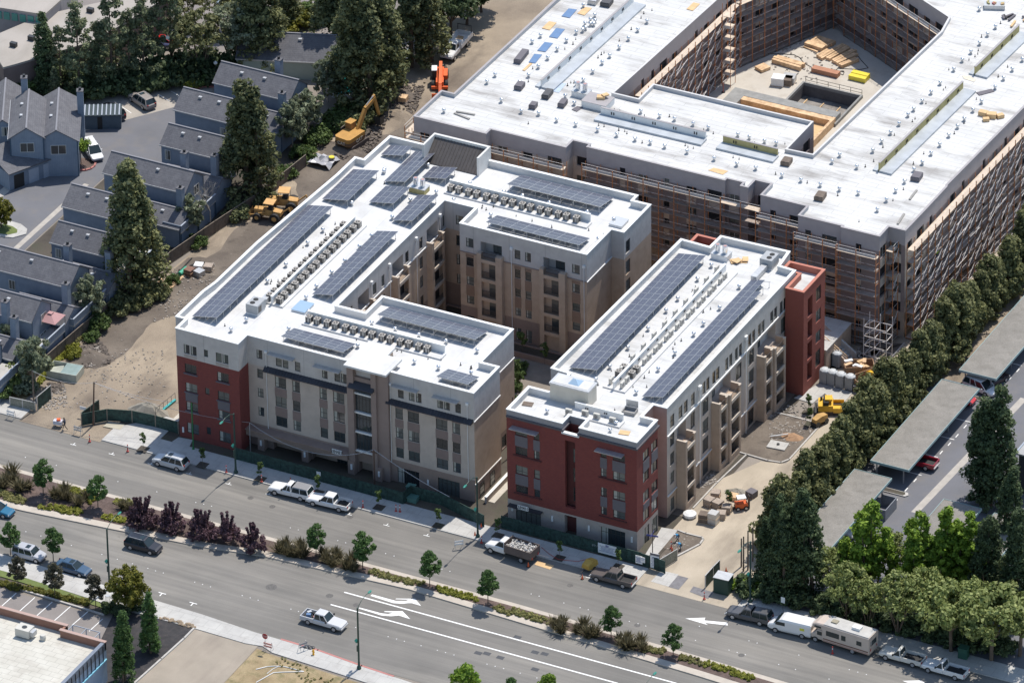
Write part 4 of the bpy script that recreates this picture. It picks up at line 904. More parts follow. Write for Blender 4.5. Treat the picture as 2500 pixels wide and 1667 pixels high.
def wallseg(A,B,zb,zt,side='front',style=0):
    A=Vector(A);B=Vector(B);L=(B-A).length
    if L<1.6: facade(wd,A,B,zb,zt,[],lambda z:4 if z>14.6 else style,zs=(14.6,)); return
    n=max(1,int(L/3.1)); st=L/n; hs=[];cols=[]
    for k in range(n):
        wdt=rs.choice((.85,1.5,1.5,2.2)); 
        if wdt>st-.6: wdt=st-.7
        if rs.random()<.12: continue
        c=st*(k+.5)+rs.uniform(-.25,.25)
        cols.append((c-wdt/2,c+wdt/2))
        for f in range(5):
            z=1.0+f*3.05+(.35 if wdt<1 else 0)
            if z<zb+.3: continue
            hs.append((c-wdt/2,c+wdt/2,z,z+1.5+(.3 if wdt>2 else 0),.25))
    facade(wd,A,B,zb,zt,hs,lambda z:4 if z>14.6 else (style if z>4 else 3),zs=(4,14.6))
    d=(B-A)/L; nr=Vector((d.y,-d.x))
    for u0,u1,z0,z1,_ in hs:
        p=A+d*((u0+u1)/2)-nr*.2
        window(bD,A,B,u0,u1,z0,z1,'slide' if u1-u0>1 else 'hung',frame=winW if rs.random()<.5 else bronze,depth=.18,curtain=False) if (side=='front' and z0>4 and rs.random()<.45) else None
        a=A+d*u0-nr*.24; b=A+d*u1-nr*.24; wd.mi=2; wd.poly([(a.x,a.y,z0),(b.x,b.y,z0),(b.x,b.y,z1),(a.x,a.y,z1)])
    wd.mi=1
    for u0,u1 in cols:       # light panels between storeys
        for f in range(4):
            z=2.6+f*3.05
            if z<max(zb,4): continue
            if rs.random()<.8:
                a=A+d*u0+nr*.03; b=A+d*u1+nr*.03
                wd.poly([(a.x,a.y,z),(b.x,b.y,z),(b.x,b.y,z+1.35),(a.x,a.y,z+1.35)])
    wd.mi=0
for i in range(len(PD)):
    A,B=PD[i],PD[(i+1)%len(PD)]
    far=A[1]>61 and B[1]>100 and i>24
    wallseg(A,B,-1,AH,'front' if i<26 else 'back',0 if (5<=i<21 or i>21) else 1)
n=len(HD)
for i in range(n):
    A,B=HD[(i+1)%n],HD[i]; wallseg(A,B,3.9 if i not in(4,5,6) else -1,AH,'court',0)
wd.build('wall',wallP+[top_],bD,True)
# roof deck with the court cut out: bridge the hole into one outline
k0=7; roofP=inset(PD,.1)
j=min(range(len(HD)),key=lambda j:abs(HD[j][0]+4.75)+abs(HD[j][1]-41.3))
hole=[HD[(j+k)%n] for k in range(n)]
import bmesh
def ring_face(outer,inner,z):
    bm=bmesh.new(); vo=[bm.verts.new((*p,z)) for p in outer]; vi=[bm.verts.new((*p,z)) for p in inner]
    es=[bm.edges.new((vo[i],vo[(i+1)%len(vo)])) for i in range(len(vo))]+[bm.edges.new((vi[i],vi[(i+1)%len(vi)])) for i in range(len(vi))]
    bmesh.ops.triangle_fill(bm,use_beauty=True,use_dissolve=False,edges=es); me=bpy.data.meshes.new('roof'); bm.to_mesh(me); bm.free(); return me
roofC=layered('roof_membrane_new',(.54,.537,.525),(.62,.616,.60),.16,(.27,.255,.24),.35,.95,stretch=(.3,1,1),seams=(5.2,1.0,.62,.03))
me=ring_face(roofP,HD,16.45); me.materials.append(roofC); o=inst('roof',me,bD,-bD.location)
capD=mat('coping_grey',(.33,.31,.315),.6,.05,1); inD=mat('parapet_inner_grey',(.46,.46,.47),.75,.05,.6)
inn,cap=parapet(PD,AH,th=.2,zd=16.45,h=.05); inn.build('parapet',inD,bD,True); cap.build('coping',capD,bD,True)
hr=list(HD)
def rev_parapet(poly,zt,th,zd):
    o_=inset(poly,-th); m_=MB();c_=MB(); k=len(poly)
    for i in range(k):
        j=(i+1)%k
        m_.poly([(*o_[i],zd-.05),(*o_[j],zd-.05),(*o_[j],zt),(*o_[i],zt)])
        c_.poly([(*poly[i],zt+.0),(*poly[j],zt),(*o_[j],zt),(*o_[i],zt)])
    return m_,c_
m_,c_=rev_parapet(HD,17.02,.3,16.45); m_.build('parapet',inD,bD,True); c_.build('coping',mat('parapet_cap_pale',(.55,.54,.53),.6,.05,1),bD,True)
# podium courtyard
a=t0(330,785,4);b=t0(800,880,4)
PX0,PX1,PY1=a.x,b.x+1,a.y; PY0=PY1-9
pitO=[(PX0,PY0),(PX1,PY0),(PX1,PY1),(PX0,PY1)]
me=ring_face(inset(HD,-.3),pitO,4.0); me.materials.append(podM); o=inst('podium',me,None); o['kind']='structure'
T=thing('lift_pit','sunken concrete pit with shoring struts and rail in the courtyard','pit',((PX0+PX1)/2,(PY0+PY1)/2,4))
X0,X1,Y0,Y1=[v-c for v,c in zip((PX0,PX1,PY0,PY1),(T.location.x,)*2+(T.location.y,)*2)]
cg2=mat('concrete_grey',(.27,.27,.26),.9,.15,1)
MB().poly([(X0,Y0,-1.7),(X1,Y0,-1.7),(X1,Y1,-1.7),(X0,Y1,-1.7)]).build('pit_floor',mat('pit_gravel',(.22,.20,.18),.95,.4,1),T)
MB().add([(X0,Y0,-1.7),(X1,Y0,-1.7),(X1,Y1,-1.7),(X0,Y1,-1.7),(X0,Y0,0.01),(X1,Y0,0.01),(X1,Y1,0.01),(X0,Y1,0.01)],[(0,1,5,4),(1,2,6,5),(2,3,7,6),(3,0,4,7)]).build('pit_lining',mat('pit_lining_grey',(.12,.115,.12),.95,.2,1),T)
for k in (0,1): MB().box(X0-.3+k*(X1-X0+.3),Y0,.01,X0+k*(X1-X0+.3),Y1,.5).build('pit_wall',cg2,T)
MB().box(X0-.3,Y1,.01,X1+.3,Y1+.3,.5).build('pit_wall',cg2,T)
for k in range(3): MB().obox((X0+(X1-X0)*(k+.7)/3.4,(Y0+Y1)/2-1,-.5),.14,5.5,.14).build('shoring_strut',ply,T)
mb=MB()
for k in range(6): x=X0+(X1-X0)*k/5; mb.tube((x,Y1+.6,0),(x,Y1+.6,1.1),.04,n=4)
mb.tube((X0,Y1+.6,1.1),(X1,Y1+.6,1.1),.035,n=4).tube((X0,Y1+.6,.6),(X1,Y1+.6,.6),.035,n=4); mb.build('guard_rail',dark,T)
fa=s0(2175,832,5.2); fb=t0(655,1045,5.2)
T=thing('formwork','orange plywood formwork edged by grey blockwork behind the low roof','formwork',(fa.x,fa.y,4.0)); L=fb.x-fa.x; dy=fb.y-fa.y
MB().box(0,-1.7,0,L,0,1.2).build('block_wall',cg2,T); MB().box(-2.2,-14,0,0,0,1.2).build('block_wall',cg2,T); MB().box(L-.4,-14,0,L,-1.7,1.2).build('fascia',wood,T)
MB().box(0,-2.75,.1,L-.4,-1.7,1.15).build('fascia',wood,T); MB().box(0,-14,0,L-.4,-2.75,.15).build('deck',ply,T)
# light well walls standing on the roof
def well(label,p0,p1,m,zw=16.45,ht=1.25,side=1,w_=2.0,wall=copW):
    a=Vector(p0[:2]);b=Vector(p1[:2]);c=(a+b)/2;d=b-a;L=d.length;r=math.atan2(d.y,d.x)
    T=thing('duct_wall',label,'equipment wall',(c.x,c.y,zw),r)
    MB().box(-L/2,-.12,0,L/2,.12,ht).build('wall',wall,T); MB().box(-L/2-.03,-.16,ht,L/2+.03,.16,ht+.06).build('cap',capD,T)
    y0,y1=(-w_,-.12) if side>0 else (.12,w_)
    MB().box(-L/2-.2,y0,0,L/2+.2,y1,.3).build('platform',mat('platform_grey',(.40,.43,.46),.5,.12,.6),T)
    MB().box(-L/2-.2,.12,0,L/2-.2,.9,.22).build('rear_platform',_mc['platform_grey'],T)
    mb=MB()
    k=int(L/3.2)
    for i in range(k):
        x=-L/2+1.6+i*3.2
        for dx in (0,.35): mb.box(x+dx,-.2,.55,x+dx+.12,-.12,.95)
    mb.build('cable_entry',black,T,kind='stuff')
well('long white equipment wall with grey platform on the left wing of the unfinished roof',s0(270,800,16.6),s0(1110,30,16.6),None)
well('white equipment wall with grey platform beside the low central roof',s0(820,1050,16.6),s0(1780,1275,16.6),None)
well('yellow faced short equipment wall on the central roof',s0(1940,1310,16.6),t0(90,1430,16.6),None,wall=yel)
well('longest yellow faced equipment wall on the right wing',t0(1020,1568,16.6),t0(1785,820,16.6),None,wall=yel,ht=1.4)
well('shorter yellow faced equipment wall at the far end of the right wing',t0(1900,685,16.6),t0(2300,300,16.6),None,wall=yel,ht=1.4)
LD='globe vent casting a dark spot on the unfinished white roof'
ZD=16.45
vents(s0,[(655,55),(760,145),(670,220),(590,300),(262,330),(185,385),(500,375),(415,455),(328,535),(242,615),(152,695),(70,760)],ZD,'globe vent left of the long equipment wall on the unfinished roof','globe vents left of the long wall',18)
vents(s0,[(720,200),(762,210),(720,240),(650,295),(675,275),(750,240)],ZD,'loose globe vent in the cluster waiting to be fixed','loose globe vents',4)
vents(s0,[(1240,200),(1155,278),(1070,358),(985,438),(898,515),(828,578),(742,658),(655,738),(590,775),(488,885),(572,950)],ZD,'globe vent in the line right of the long equipment wall','globe vents right of the long wall',18)
vents(s0,[(85,1025),(245,1045),(410,1105),(585,1145),(785,1195),(962,1240),(1130,1280),(1270,1310),(1402,1345),(1607,1395),(1855,1460),(2063,1510),(2238,1545)],ZD,'globe vent in the line above the scaffolded front','globe vents near the front edge',18)
vents(s0,[(1183,1025),(1355,1065),(1492,1095),(1662,1140),(1802,1175),(2073,1240),(2178,1265),(2318,1300)],ZD,'globe vent behind the central equipment walls','globe vents on the central roof',18)
vents(t0,[(75,1320),(658,1425),(588,1485),(815,1535),(962,1385),(1043,1300),(1125,1220),(1203,1140),(1285,1058),(1337,1005),(1415,930),(1497,850),(1580,765),(1705,640),(1783,555),(1862,480),(1942,400),(2015,320),(2088,250),(1940,85)],ZD,'globe vent between the court parapet and the yellow walls','globe vents on the right wing, court side',18)
vents(t0,[(2243,640),(2162,722),(2085,805),(1960,935),(1882,1015),(1802,1095),(1740,1165),(1660,1245),(1577,1330),(1497,1410),(1417,1495),(1340,1560),(2335,550)],ZD,'globe vent right of the longest yellow wall','globe vents on the right wing, outer side',18)
vents(t4,[(128,45),(302,88),(480,130),(655,170),(828,205),(1253,100),(1172,185),(1087,270),(1003,360)],ZD,'globe vent near the scaffolded front corner','globe vents at the front corner',18)
vents(r0,[(1725,1020),(2120,755),(2195,690),(2252,925)],ZD,'globe vent at the left end of the unfinished roof','globe vents at the left end',18)
PL=[]
for (q,L) in ((s0,[(1285,90),(1210,120),(1185,160),(1095,265),(985,370),(845,480),(820,495),(790,525),(585,355),(560,400),(485,445),(190,625),(150,745),(570,755),(510,780),(540,755),(150,1130),(940,1005),(990,1015),(1160,1050),(1215,1065),(795,1145),(845,1155),(980,1190),(1035,1200),(1055,1220),(1195,1305),(1590,1330),(1615,1345),(1665,1355),(2030,1440),(2085,1455),(2175,1300),(2228,1310),(1445,1065),(1760,1190),(1848,1220)]),(t0,[(155,1315),(1960,335),(1930,460),(1925,490),(1900,515),(1845,545),(1660,635),(1630,800),(1610,820),(1450,945),(1350,1085),(1325,1110),(1160,1235),(1055,1345),(970,1475),(893,1525),(2200,610),(2113,700),(1913,905),(1800,1125),(1710,1220),(1430,1405),(1335,1500),(2135,210)]),(t4,[(360,105),(640,220),(1243,165),(1147,265),(835,460),(70,25)])):
    PL+=[q(x,y+10,ZD) for x,y in L]
for k,p in enumerate(sorted(PL,key=lambda p:p.dot(RT))): pipe(p,ordw(k+1)+' short black pipe from the left on the unfinished white roof','pipes on the unfinished roof',rnd.uniform(.8,1.2))
# loose materials on the unfinished roof
blue=mat('blue_sheet',(.11,.20,.36),.5,.08,1)
def board(q,pts,label,m,zz=ZD,h=.1,cat='board',name='plywood_board',group=None):
    ps=[q(x,y,zz) for x,y in pts]; c=sum(ps,Vector())/len(ps); c.z=zz
    T=thing(name,label,cat,c,0,group); MB().prism([(p.x-c.x,p.y-c.y) for p in ps],.02,h).build('sheet',m,T,fix=True); return T
board(s0,[(455,155),(520,85),(595,95),(530,170)],'blue sheet topmost in the row on the left roof wing',blue)
board(s0,[(340,345),(405,265),(485,275),(418,358)],'blue sheet beside scattered planks on the left roof wing',blue)
board(s0,[(233,470),(300,393),(376,403),(308,482)],'blue sheet third down the left roof wing',blue)
board(s0,[(153,578),(205,502),(276,508),(215,586)],'smallest blue sheet at the bottom of the row',blue)
board(s0,[(600,130),(665,70),(732,82),(665,147)],'plywood sheet right of the topmost blue sheet',ply)
board(s0,[(275,265),(340,202),(408,215),(345,282)],'plywood sheet between two blue sheets',ply)
board(s0,[(1602,90),(1665,30),(1725,42),(1660,105)],'plywood sheet near the court edge of the left wing',ply)
board(s0,[(95,650),(165,585),(187,590),(118,655)],'narrow plank below the smallest blue sheet',ply)
board(t0,[(1910,855),(2050,822),(2080,845),(1940,882)],'dark grey board on the right wing',spanG)
board(s0,[(355,840),(430,765),(500,770),(430,855)],'pale blue membrane patch at the end of the long wall',mat('blue_patch',(.42,.5,.62),.5,.1,1),h=.05)
board(t0,[(1780,700),(1850,700),(1910,735),(1890,755),(1800,728)],'cream spilled patch of board between the yellow walls',mat('cream_board',(.62,.56,.45),.7,.1,1),h=.05)
board(s0,[(548,1010),(600,980),(650,992),(595,1030)],'grey grating sheet on the front roof',spanG)
board(s4,[(1800,-2),(1850,-25),(1985,5),(1935,38)],'plywood stained patch near the front roof edge',ply,h=.05)
for q,x,y,l,w_,ln,m in ((s0,85,540,'bundle of grey boards on the left roof wing',1.3,4.2,spanG),(s0,70,810,'grey wrapped pallet at the left edge of the left wing',1.4,2.0,spanG),(s0,325,885,'black wrapped pallet near the end of the long wall',1.3,2.6,black),(s0,465,970,'grey bundle on the front roof',1.2,2.0,spanG),(s0,195,990,'small grey block stack on the front roof',1.2,1.5,spanG),(t4,480,255,'brown tarpaulin covered pallet near the scaffold corner',1.6,2.2,woodD),(t4,1365,75,'grey wrapped pallet on the right wing',1.6,2.2,spanG),(s0,750,25,'grey gang box at the top of the left wing',1.6,2.2,steel),(s0,870,45,'black roof kettle cart at the top of the left wing',1.8,2.2,black),(t0,170,1505,'dark bin of offcuts by the court corner',1.6,2.0,woodD)):
    p=q(x,y,ZD); T=thing('material_stack',l,'material stack',(p.x,p.y,ZD),.1)
    w_*=.8; ln*=.8; m=m if m!=black else mat('wrap_charcoal',(.07,.07,.075),.6,.1,2); mb=MB().obox((0,0,.35),w_,ln,.55).obox((.05,0,.68),w_*.9,ln*.94,.12); mb.build('stack',m,T); MB().obox((0,-ln*.3,.04),w_,.12,.08).build('bearer',wood,T); MB().obox((0,ln*.3,.04),w_,.12,.08).build('bearer',wood,T)
fans('twin upright exhaust fans on the unfinished white roof',s0(640,880,ZD).x,s0(640,880,ZD).y,ZD,copW)
pz=s0(790,970,ZD); T=thing('roof_curb','white square curb topped by cardboard and planks','roof curb',(pz.x,pz.y,ZD)); MB().box(-1.9,-1.4,0,1.9,1.4,1.0).build('curb',copW,T); MB().box(-1.95,-1.45,1.0,1.95,1.45,1.06).build('cap',capD,T)
T2=thing('cardboard_box','brown cardboard heap lying on the white square curb','cardboard',(pz.x+.3,pz.y+.3,ZD+1.06)); MB().obox((0,0,.2),1.1,.9,.4,.4).build('box',ply,T2); MB().obox((.5,.4,.5),.9,.7,.2,1).build('flap',ply,T2)
for x,y,l in ((1120,640,'small'),): pass
p=t0(2040,1085,ZD)
for k,(dx,dy,s_) in enumerate(((-1.2,.3,1.1),(.1,.2,1.2),(-.2,-1.0,.8),(1.2,.7,.9))):
    T=thing('cardboard_box',['large left','tallest middle','small front','small rear right'][k]+' brown carton on the right roof wing','cardboard box',(p.x+dx,p.y+dy,ZD),k*.3); MB().obox((0,0,s_*.3),s_*1.1,s_*.8,s_*.6).build('box',ply,T)
for i,(q,a,b,l) in enumerate(((r0,(1820,1045),(1960,1100),'left of two grey planks near the roof front corner'),(r0,(1838,1030),(2010,1060),'upper of two grey planks near the roof front corner'),(t4,(1300,270),(1365,185),'grey beam lying on the right roof wing'),(t4,(1190,495),(1250,400),'grey beam nearest the scaffold corner'),(s4,(1850,1),(1880,8),'short plank'))[:4]):
    A=q(*a,ZD);B=q(*b,ZD); d=B-A; c=(A+B)/2; T=thing('plank',l,'plank',(c.x,c.y,ZD),math.atan2(d.y,d.x)); MB().box(-d.length/2,-.15,.0,d.length/2,.15,.18).build('beam',mat('beam_grey',(.28,.27,.25),.8,.1,1),T)
p0=t0(2250,190,ZD); T=thing('debris_pile','heap of black hoses and orange boards at the top right roof','debris',(p0.x,p0.y,ZD))
for k in range(9): MB().obox((rnd.uniform(-2,2),rnd.uniform(-1.5,1.5),.2+.1*rnd.random()),rnd.uniform(.6,2),.3,.2,rnd.uniform(0,3)).build('piece',rnd.choice([black,ply,spanG]),T)
p0=t0(2080,75,ZD); T=thing('tool_tub','grey tub full of hoses and tools at the top of the right wing','tub',(p0.x,p0.y,ZD),.4); MB().box(-1.5,-.7,0,1.5,.7,.7).build('tub',steel,T)
for k in range(6): MB().obox((rnd.uniform(-1.2,1.2),rnd.uniform(-.5,.5),.8),.5,.2,.25,rnd.uniform(0,3)).build('tool',rnd.choice([paint_r,ply,black,yel]),T)
# ------------------------------------------------------------------ scaffolding
rust=mat('rusty_scaffold_tube',(.48,.20,.085),.7,.25,3); silver=mat('silver_brace',(.72,.69,.67),.45,.08,3); plank=mat('scaffold_plank',(.58,.48,.38),.85,.15,1.2)
def scaffold(label,A,B,z0,z1,group=None,gap=.35,wd_=1.15,bay=2.5,brace_m=None,skip_braces=False,br=.045,topz=14.2):
    A=Vector(A[:2]);B=Vector(B[:2]);d=(B-A);L=d.length;d/=L; r=math.atan2(d.y,d.x)
    T=thing('scaffolding',label,'scaffolding',(A.x,A.y,z0),r,'scaffolding round the unfinished block')
    n=max(1,round(L/bay)); st=L/n; H=z1-z0; lev=[topz-z0-k*1.98 for k in range(int((topz-z0)/1.98)+1)][::-1]; y0,y1=-gap,-gap-wd_
    sm=MB()
    for y in (y0,y1): sm.tube((0,y,0),(0,y,H+1.6),.07 if y==y1 else .05,n=5)
    for z in [l for l in lev]+[H]: 
        if z<=H: sm.tube((0,y0,z-.15),(0,y1,z-.15),.03,n=4)
    me=sm.mesh('standard',rust)
    for k in range(n+1): inst('standard',me,T,(st*k,0,0))
    for i,z in enumerate(lev):
        mb=MB()
        if i==len(lev)-1: mb.box(0,y1+.05,z-.05,L,y0-.05,z)
        else:
            k=0
            while k<n:
                e=min(n,k+rs.choice((1,2,3,5,7))); zo=rs.choice((0,0,0,-.06,.05))
                mb.box(st*k,y1+.05+rs.choice((0,0,.3)),z-.05+zo,st*e,y0-.05,z+zo); k=e
        mb.build('deck',plank if i==len(lev)-1 else mat('shaded_plank',(.36,.30,.26),.9,.15,1.2),T)  # lower decks get their shade from a darker plank colour
        MB().tube((0,y1,z+1.0),(L,y1,z+1.0),.025,n=4).build('guard_rail',silver,T)
        if i==len(lev)-1: MB().tube((0,y1,z+.5),(L,y1,z+.5),.025,n=4).build('guard_rail',silver,T)
    if not skip_braces:
        one=brace_m is None
        for i in range(len(lev)):
            za=lev[i-1] if i else 0; zb=lev[i]; bm_=MB()
            for k in range(n):
                a,b=st*k,st*(k+1)
                if one and rs.random()<.12: bm_.tube((a+st*.1,y1-.12,za+rs.uniform(.1,1)),(a+st*rs.uniform(1.2,1.9),y1-.12,za+rs.uniform(.3,1.8)),.04,n=4)
                if rs.random()<(.62 if one else .9): bm_.tube((a,y1-.04,za+.2),(b,y1-.04,zb-.2),.042 if one else .025,n=4)
                if rs.random()<(.25 if one else .8): bm_.tube((b,y1-.08,za+.2),(a,y1-.08,zb-.2),.025,n=4)
            bm_.build('cross_brace',brace_m or silver,T,kind='stuff')
    return T
dull=mat('dull_brace',(.16,.12,.11),.7,.1,2)
fr=[((-27.6,23.1),(-15.2,23.1),'left end of the front'),((-15.2,24.5),(-3.6,24.5),'front left of the first wall step'),((-1.4,25.9),(19.9,25.9),'long front run behind the rear wing of the court block'),((19.9,26.0),(26,26.0),'front recess'),((26,24.4),(33.0,24.4),'front between the recess and the corner bay'),((33,21.7),(39.6,21.7),'front left of the main corner'),((39.6,21.3),(45.6,21.3),'front at the main corner')]
for a,b,l in fr: scaffold('rust coloured scaffolding on the '+l,a,b,0,13.4,brace_m=dull)
rg=[((45.4,22.6),(45.4,24.3),'short return right of the main corner'),((47.9,24.2),(48.05,37.6),'right face nearest the corner'),((48.05,37.6),(48.5,61),'right face further back'),((48.5,61),(49.3,90),'right face at the top edge of the view')]
for a,b,l in rg: scaffold('silver braced scaffolding on the '+l,a,b,0,13.4,bay=2.1)
scaffold('silver braced scaffolding on the court side of the left wing',(-4.4,46.3),(-3.6,77),4,13.4,bay=2.1)
scaffold('rusty scaffolding on the slanting court wall',(6,94),(28.4,81.7),4,13.4,brace_m=dull)
scaffold('rusty scaffolding on the far left court wall',(-3.4,77),(4,94.6),4,13.4,brace_m=dull)
scaffold('scaffolding on the outer left wall at the top edge',(-24.4,95),(-24.6,58),0,13.4,brace_m=dull)
scaffold('short scaffolding round the left front corner',(-27,31),(-27,23.2),0,13.4,brace_m=dull)
for i,(x,y,z0_,l) in enumerate(((-2.0,70.5,4,'free standing rusty scaffold tower in the courtyard'),)):
    T=thing('scaffold_tower',l,'scaffold tower',(x,y,z0_))
    for a,b in ((0,0),(1.3,0),(1.3,1.6),(0,1.6)): MB().tube((a,b,0),(a,b,13.5),.045,n=5).build('standard',rust,T)
    for k in range(6): MB().box(0,0,1.9*k+1.9,1.3,1.6,1.9*k+1.96).build('deck',plank,T); MB().tube((0,0,1.9*k),(1.3,0,1.9*k+1.9),.03,n=4).build('cross_brace',silver,T)
T=thing('scaffold_tower','silver stair scaffold tower at the foot of the main corner','scaffold tower',(45.2,17.0,0))
for a in (0,1.6,3.4):
    for b in (0,1.9): MB().tube((a,b,0),(a,b,6.4),.05,n=5).build('standard',silver,T)
for k in range(4):
    for b in (0,1.9): MB().tube((0,b,1.5*k+.6),(3.4,b,1.5*k+.6),.045,n=4).build('ledger',silver,T)
    for a in (0,1.6,3.4): MB().tube((a,0,1.5*k+.6),(a,1.9,1.5*k+.6),.045,n=4).build('transom',silver,T)
    MB().tube((0,0,1.5*k+.6),(1.6,0,1.5*k+2.0),.035,n=4).build('cross_brace',silver,T)
# stair and ramp block at the corner
T=thing('entrance_stair','concrete entrance stair with timber handrail below the scaffolded corner','staircase',(40,13,0))
st_=MB()
for k in range(12): st_.box(-1+k*.42,1.0,0,-1+(k+1)*.42,3.2,4.0-k*.33)
st_.build('steps',conc,T)
MB().add([(-1.2,3.2,0),(4.4,3.2,0),(4.4,3.2,1.0),(-1.2,3.2,5.0),(-1.2,3.5,0),(4.4,3.5,0),(4.4,3.5,1.0),(-1.2,3.5,5.0)],[(0,1,2,3),(5,4,7,6),(3,2,6,7),(1,5,6,2),(4,0,3,7)]).build('side_wall',conc,T)
MB().add([(-1.2,.7,0),(4.4,.7,0),(4.4,.7,.9),(-1.2,.7,4.4),(-1.2,1,0),(4.4,1,0),(4.4,1,.9),(-1.2,1,4.4)],[(0,1,2,3),(5,4,7,6),(3,2,6,7),(1,5,6,2),(4,0,3,7)]).build('side_wall',stT,T)
mb=MB()
for k in range(5): x=-1+k*1.3; mb.tube((x,.85,4.2-k*.85),(x,.85,5.3-k*.85),.06,n=4)
mb.tube((-1,.85,5.2),(4.2,.85,1.8),.06,n=4).tube((-1,.85,4.8),(4.2,.85,1.4),.05,n=4); mb.build('handrail',wood,T)
T=thing('podium_block','tan concrete podium block between the red wing and the entrance stair','podium',(41,12,0)); MB().box(-2.8,-.6,0,1.2,7.4,3.4).build('wall',stT,T); MB().box(-2.85,-.65,3.4,1.25,7.45,3.55).build('slab',conc,T); MB().box(1.2,.8,.2,1.26,1.9,2.2).build('door',dark,T)
# lumber in the court
def stack(q,a,b,l,m=wood,w_=1.2,h=.6,z=4,rows=3):
    A=q(*a,z);B=q(*b,z);d=B-A;c=(A+B)/2;L=d.length
    T=thing('lumber_stack',l,'lumber',(c.x,c.y,z),math.atan2(d.y,d.x),'lumber stacks in the courtyard')
    for k in range(rows):
        y=-w_/2+w_*(k+.5)/rows; MB().box(-L/2+rnd.uniform(0,.3),y-w_/rows/2+.02,.05,L/2-rnd.uniform(0,.4),y+w_/rows/2-.02,h-rnd.uniform(0,.15)).build('board_pack',m,T)
    MB().box(-L*.3,-w_/2,0,-L*.3+.1,w_/2,.05).build('bearer',woodD,T)
    return T
stack(t0,(385,390),(570,450),'widest lumber pack half in shade under the slanting wall',w_=3.2,h=.7)
stack(t0,(340,430),(470,480),'low orange planks in front of the widest lumber pack',w_=.9,h=.3)
for k,(a,b) in enumerate((((450,545),(560,480)),((470,560),(700,430)),((540,565),(740,450)),((590,590),(800,480)),((620,600),(820,510)),((655,625),(830,560)))):
    stack(t0,a,b,['first','second','third','fourth','fifth','nearest'][k]+' of six parallel timber bundles reaching into the shade',w_=.8,h=.55,rows=2)
stack(t0,(50,560),(320,640),'tan lumber bundle with white wrapping near the pit',w_=1.6,h=.8)
stack(t0,(400,650),(670,715),'long red brown timber bundle beside the pit',mat('red_timber',(.42,.20,.12),.7,.12,1),w_=1.1,h=.8,rows=1)
stack(t0,(745,705),(915,745),'bright yellow wrapped timber bundle near the right wing',mat('yellow_wrap',(.75,.62,.06),.45,.08,2),w_=1.8,h=.8,rows=2)
stack(s0,(2250,660),(2350,620),'single orange timber pack at the left of the court',w_=1.6,h=.6,rows=1)
stack(s0,(2090,385),(2255,330),'dark formwork beam on the left of the court',woodD,w_=.5,h=.6,rows=1)
for k,(x,y) in enumerate(((95,775),(195,750),(165,770))):
    p=t0(x,y,4); T=thing('supply_crate',['white','grey','brown'][k]+' supply crate in front of the lumber in the courtyard','crate',(p.x,p.y,4),.2); MB().box(-.9,-.8,.1,.9,.8,1.0+.3*(k==0)).build('box',[whiteM,steel,woodD][k],T); MB().box(-.9,-.8,0,.9,.8,.1).build('pallet',wood,T)
mb=MB(); mb.path([Vector(t0(x,y,4.05)) for x,y in ((0,497),(120,497),(240,505),(290,530),(330,580),(400,620),(600,640),(700,665),(690,690),(610,660),(640,630),(850,640),(920,625),(860,560),(820,510),(780,450))],.05,4); tag(mb.build('hose',black),'black hose snaking across the courtyard slab','hose')
pz=s0(1940,850,4); T=thing('post','red painted post standing on the courtyard slab','post',(pz.x,pz.y,4)); MB().tube((0,0,0),(0,0,1.6),.09).build('shaft',paint_r,T); MB().lathe((0,0,0),[(.3,0),(.25,.1)],8).build('base',black,T)
p=t0(490,1230,8); T=thing('tarpaulin','dark green netting tied in the court passage','netting',(26.2,39.5,8))
mb=MB()
for k in range(6): mb.obox((0,-1.2+k*.5,1.5),.25,.4,3.5+.5*(k%2),.3*k)
mb.build('net',mat('green_net',(.02,.075,.055),.8,.2,2),T)
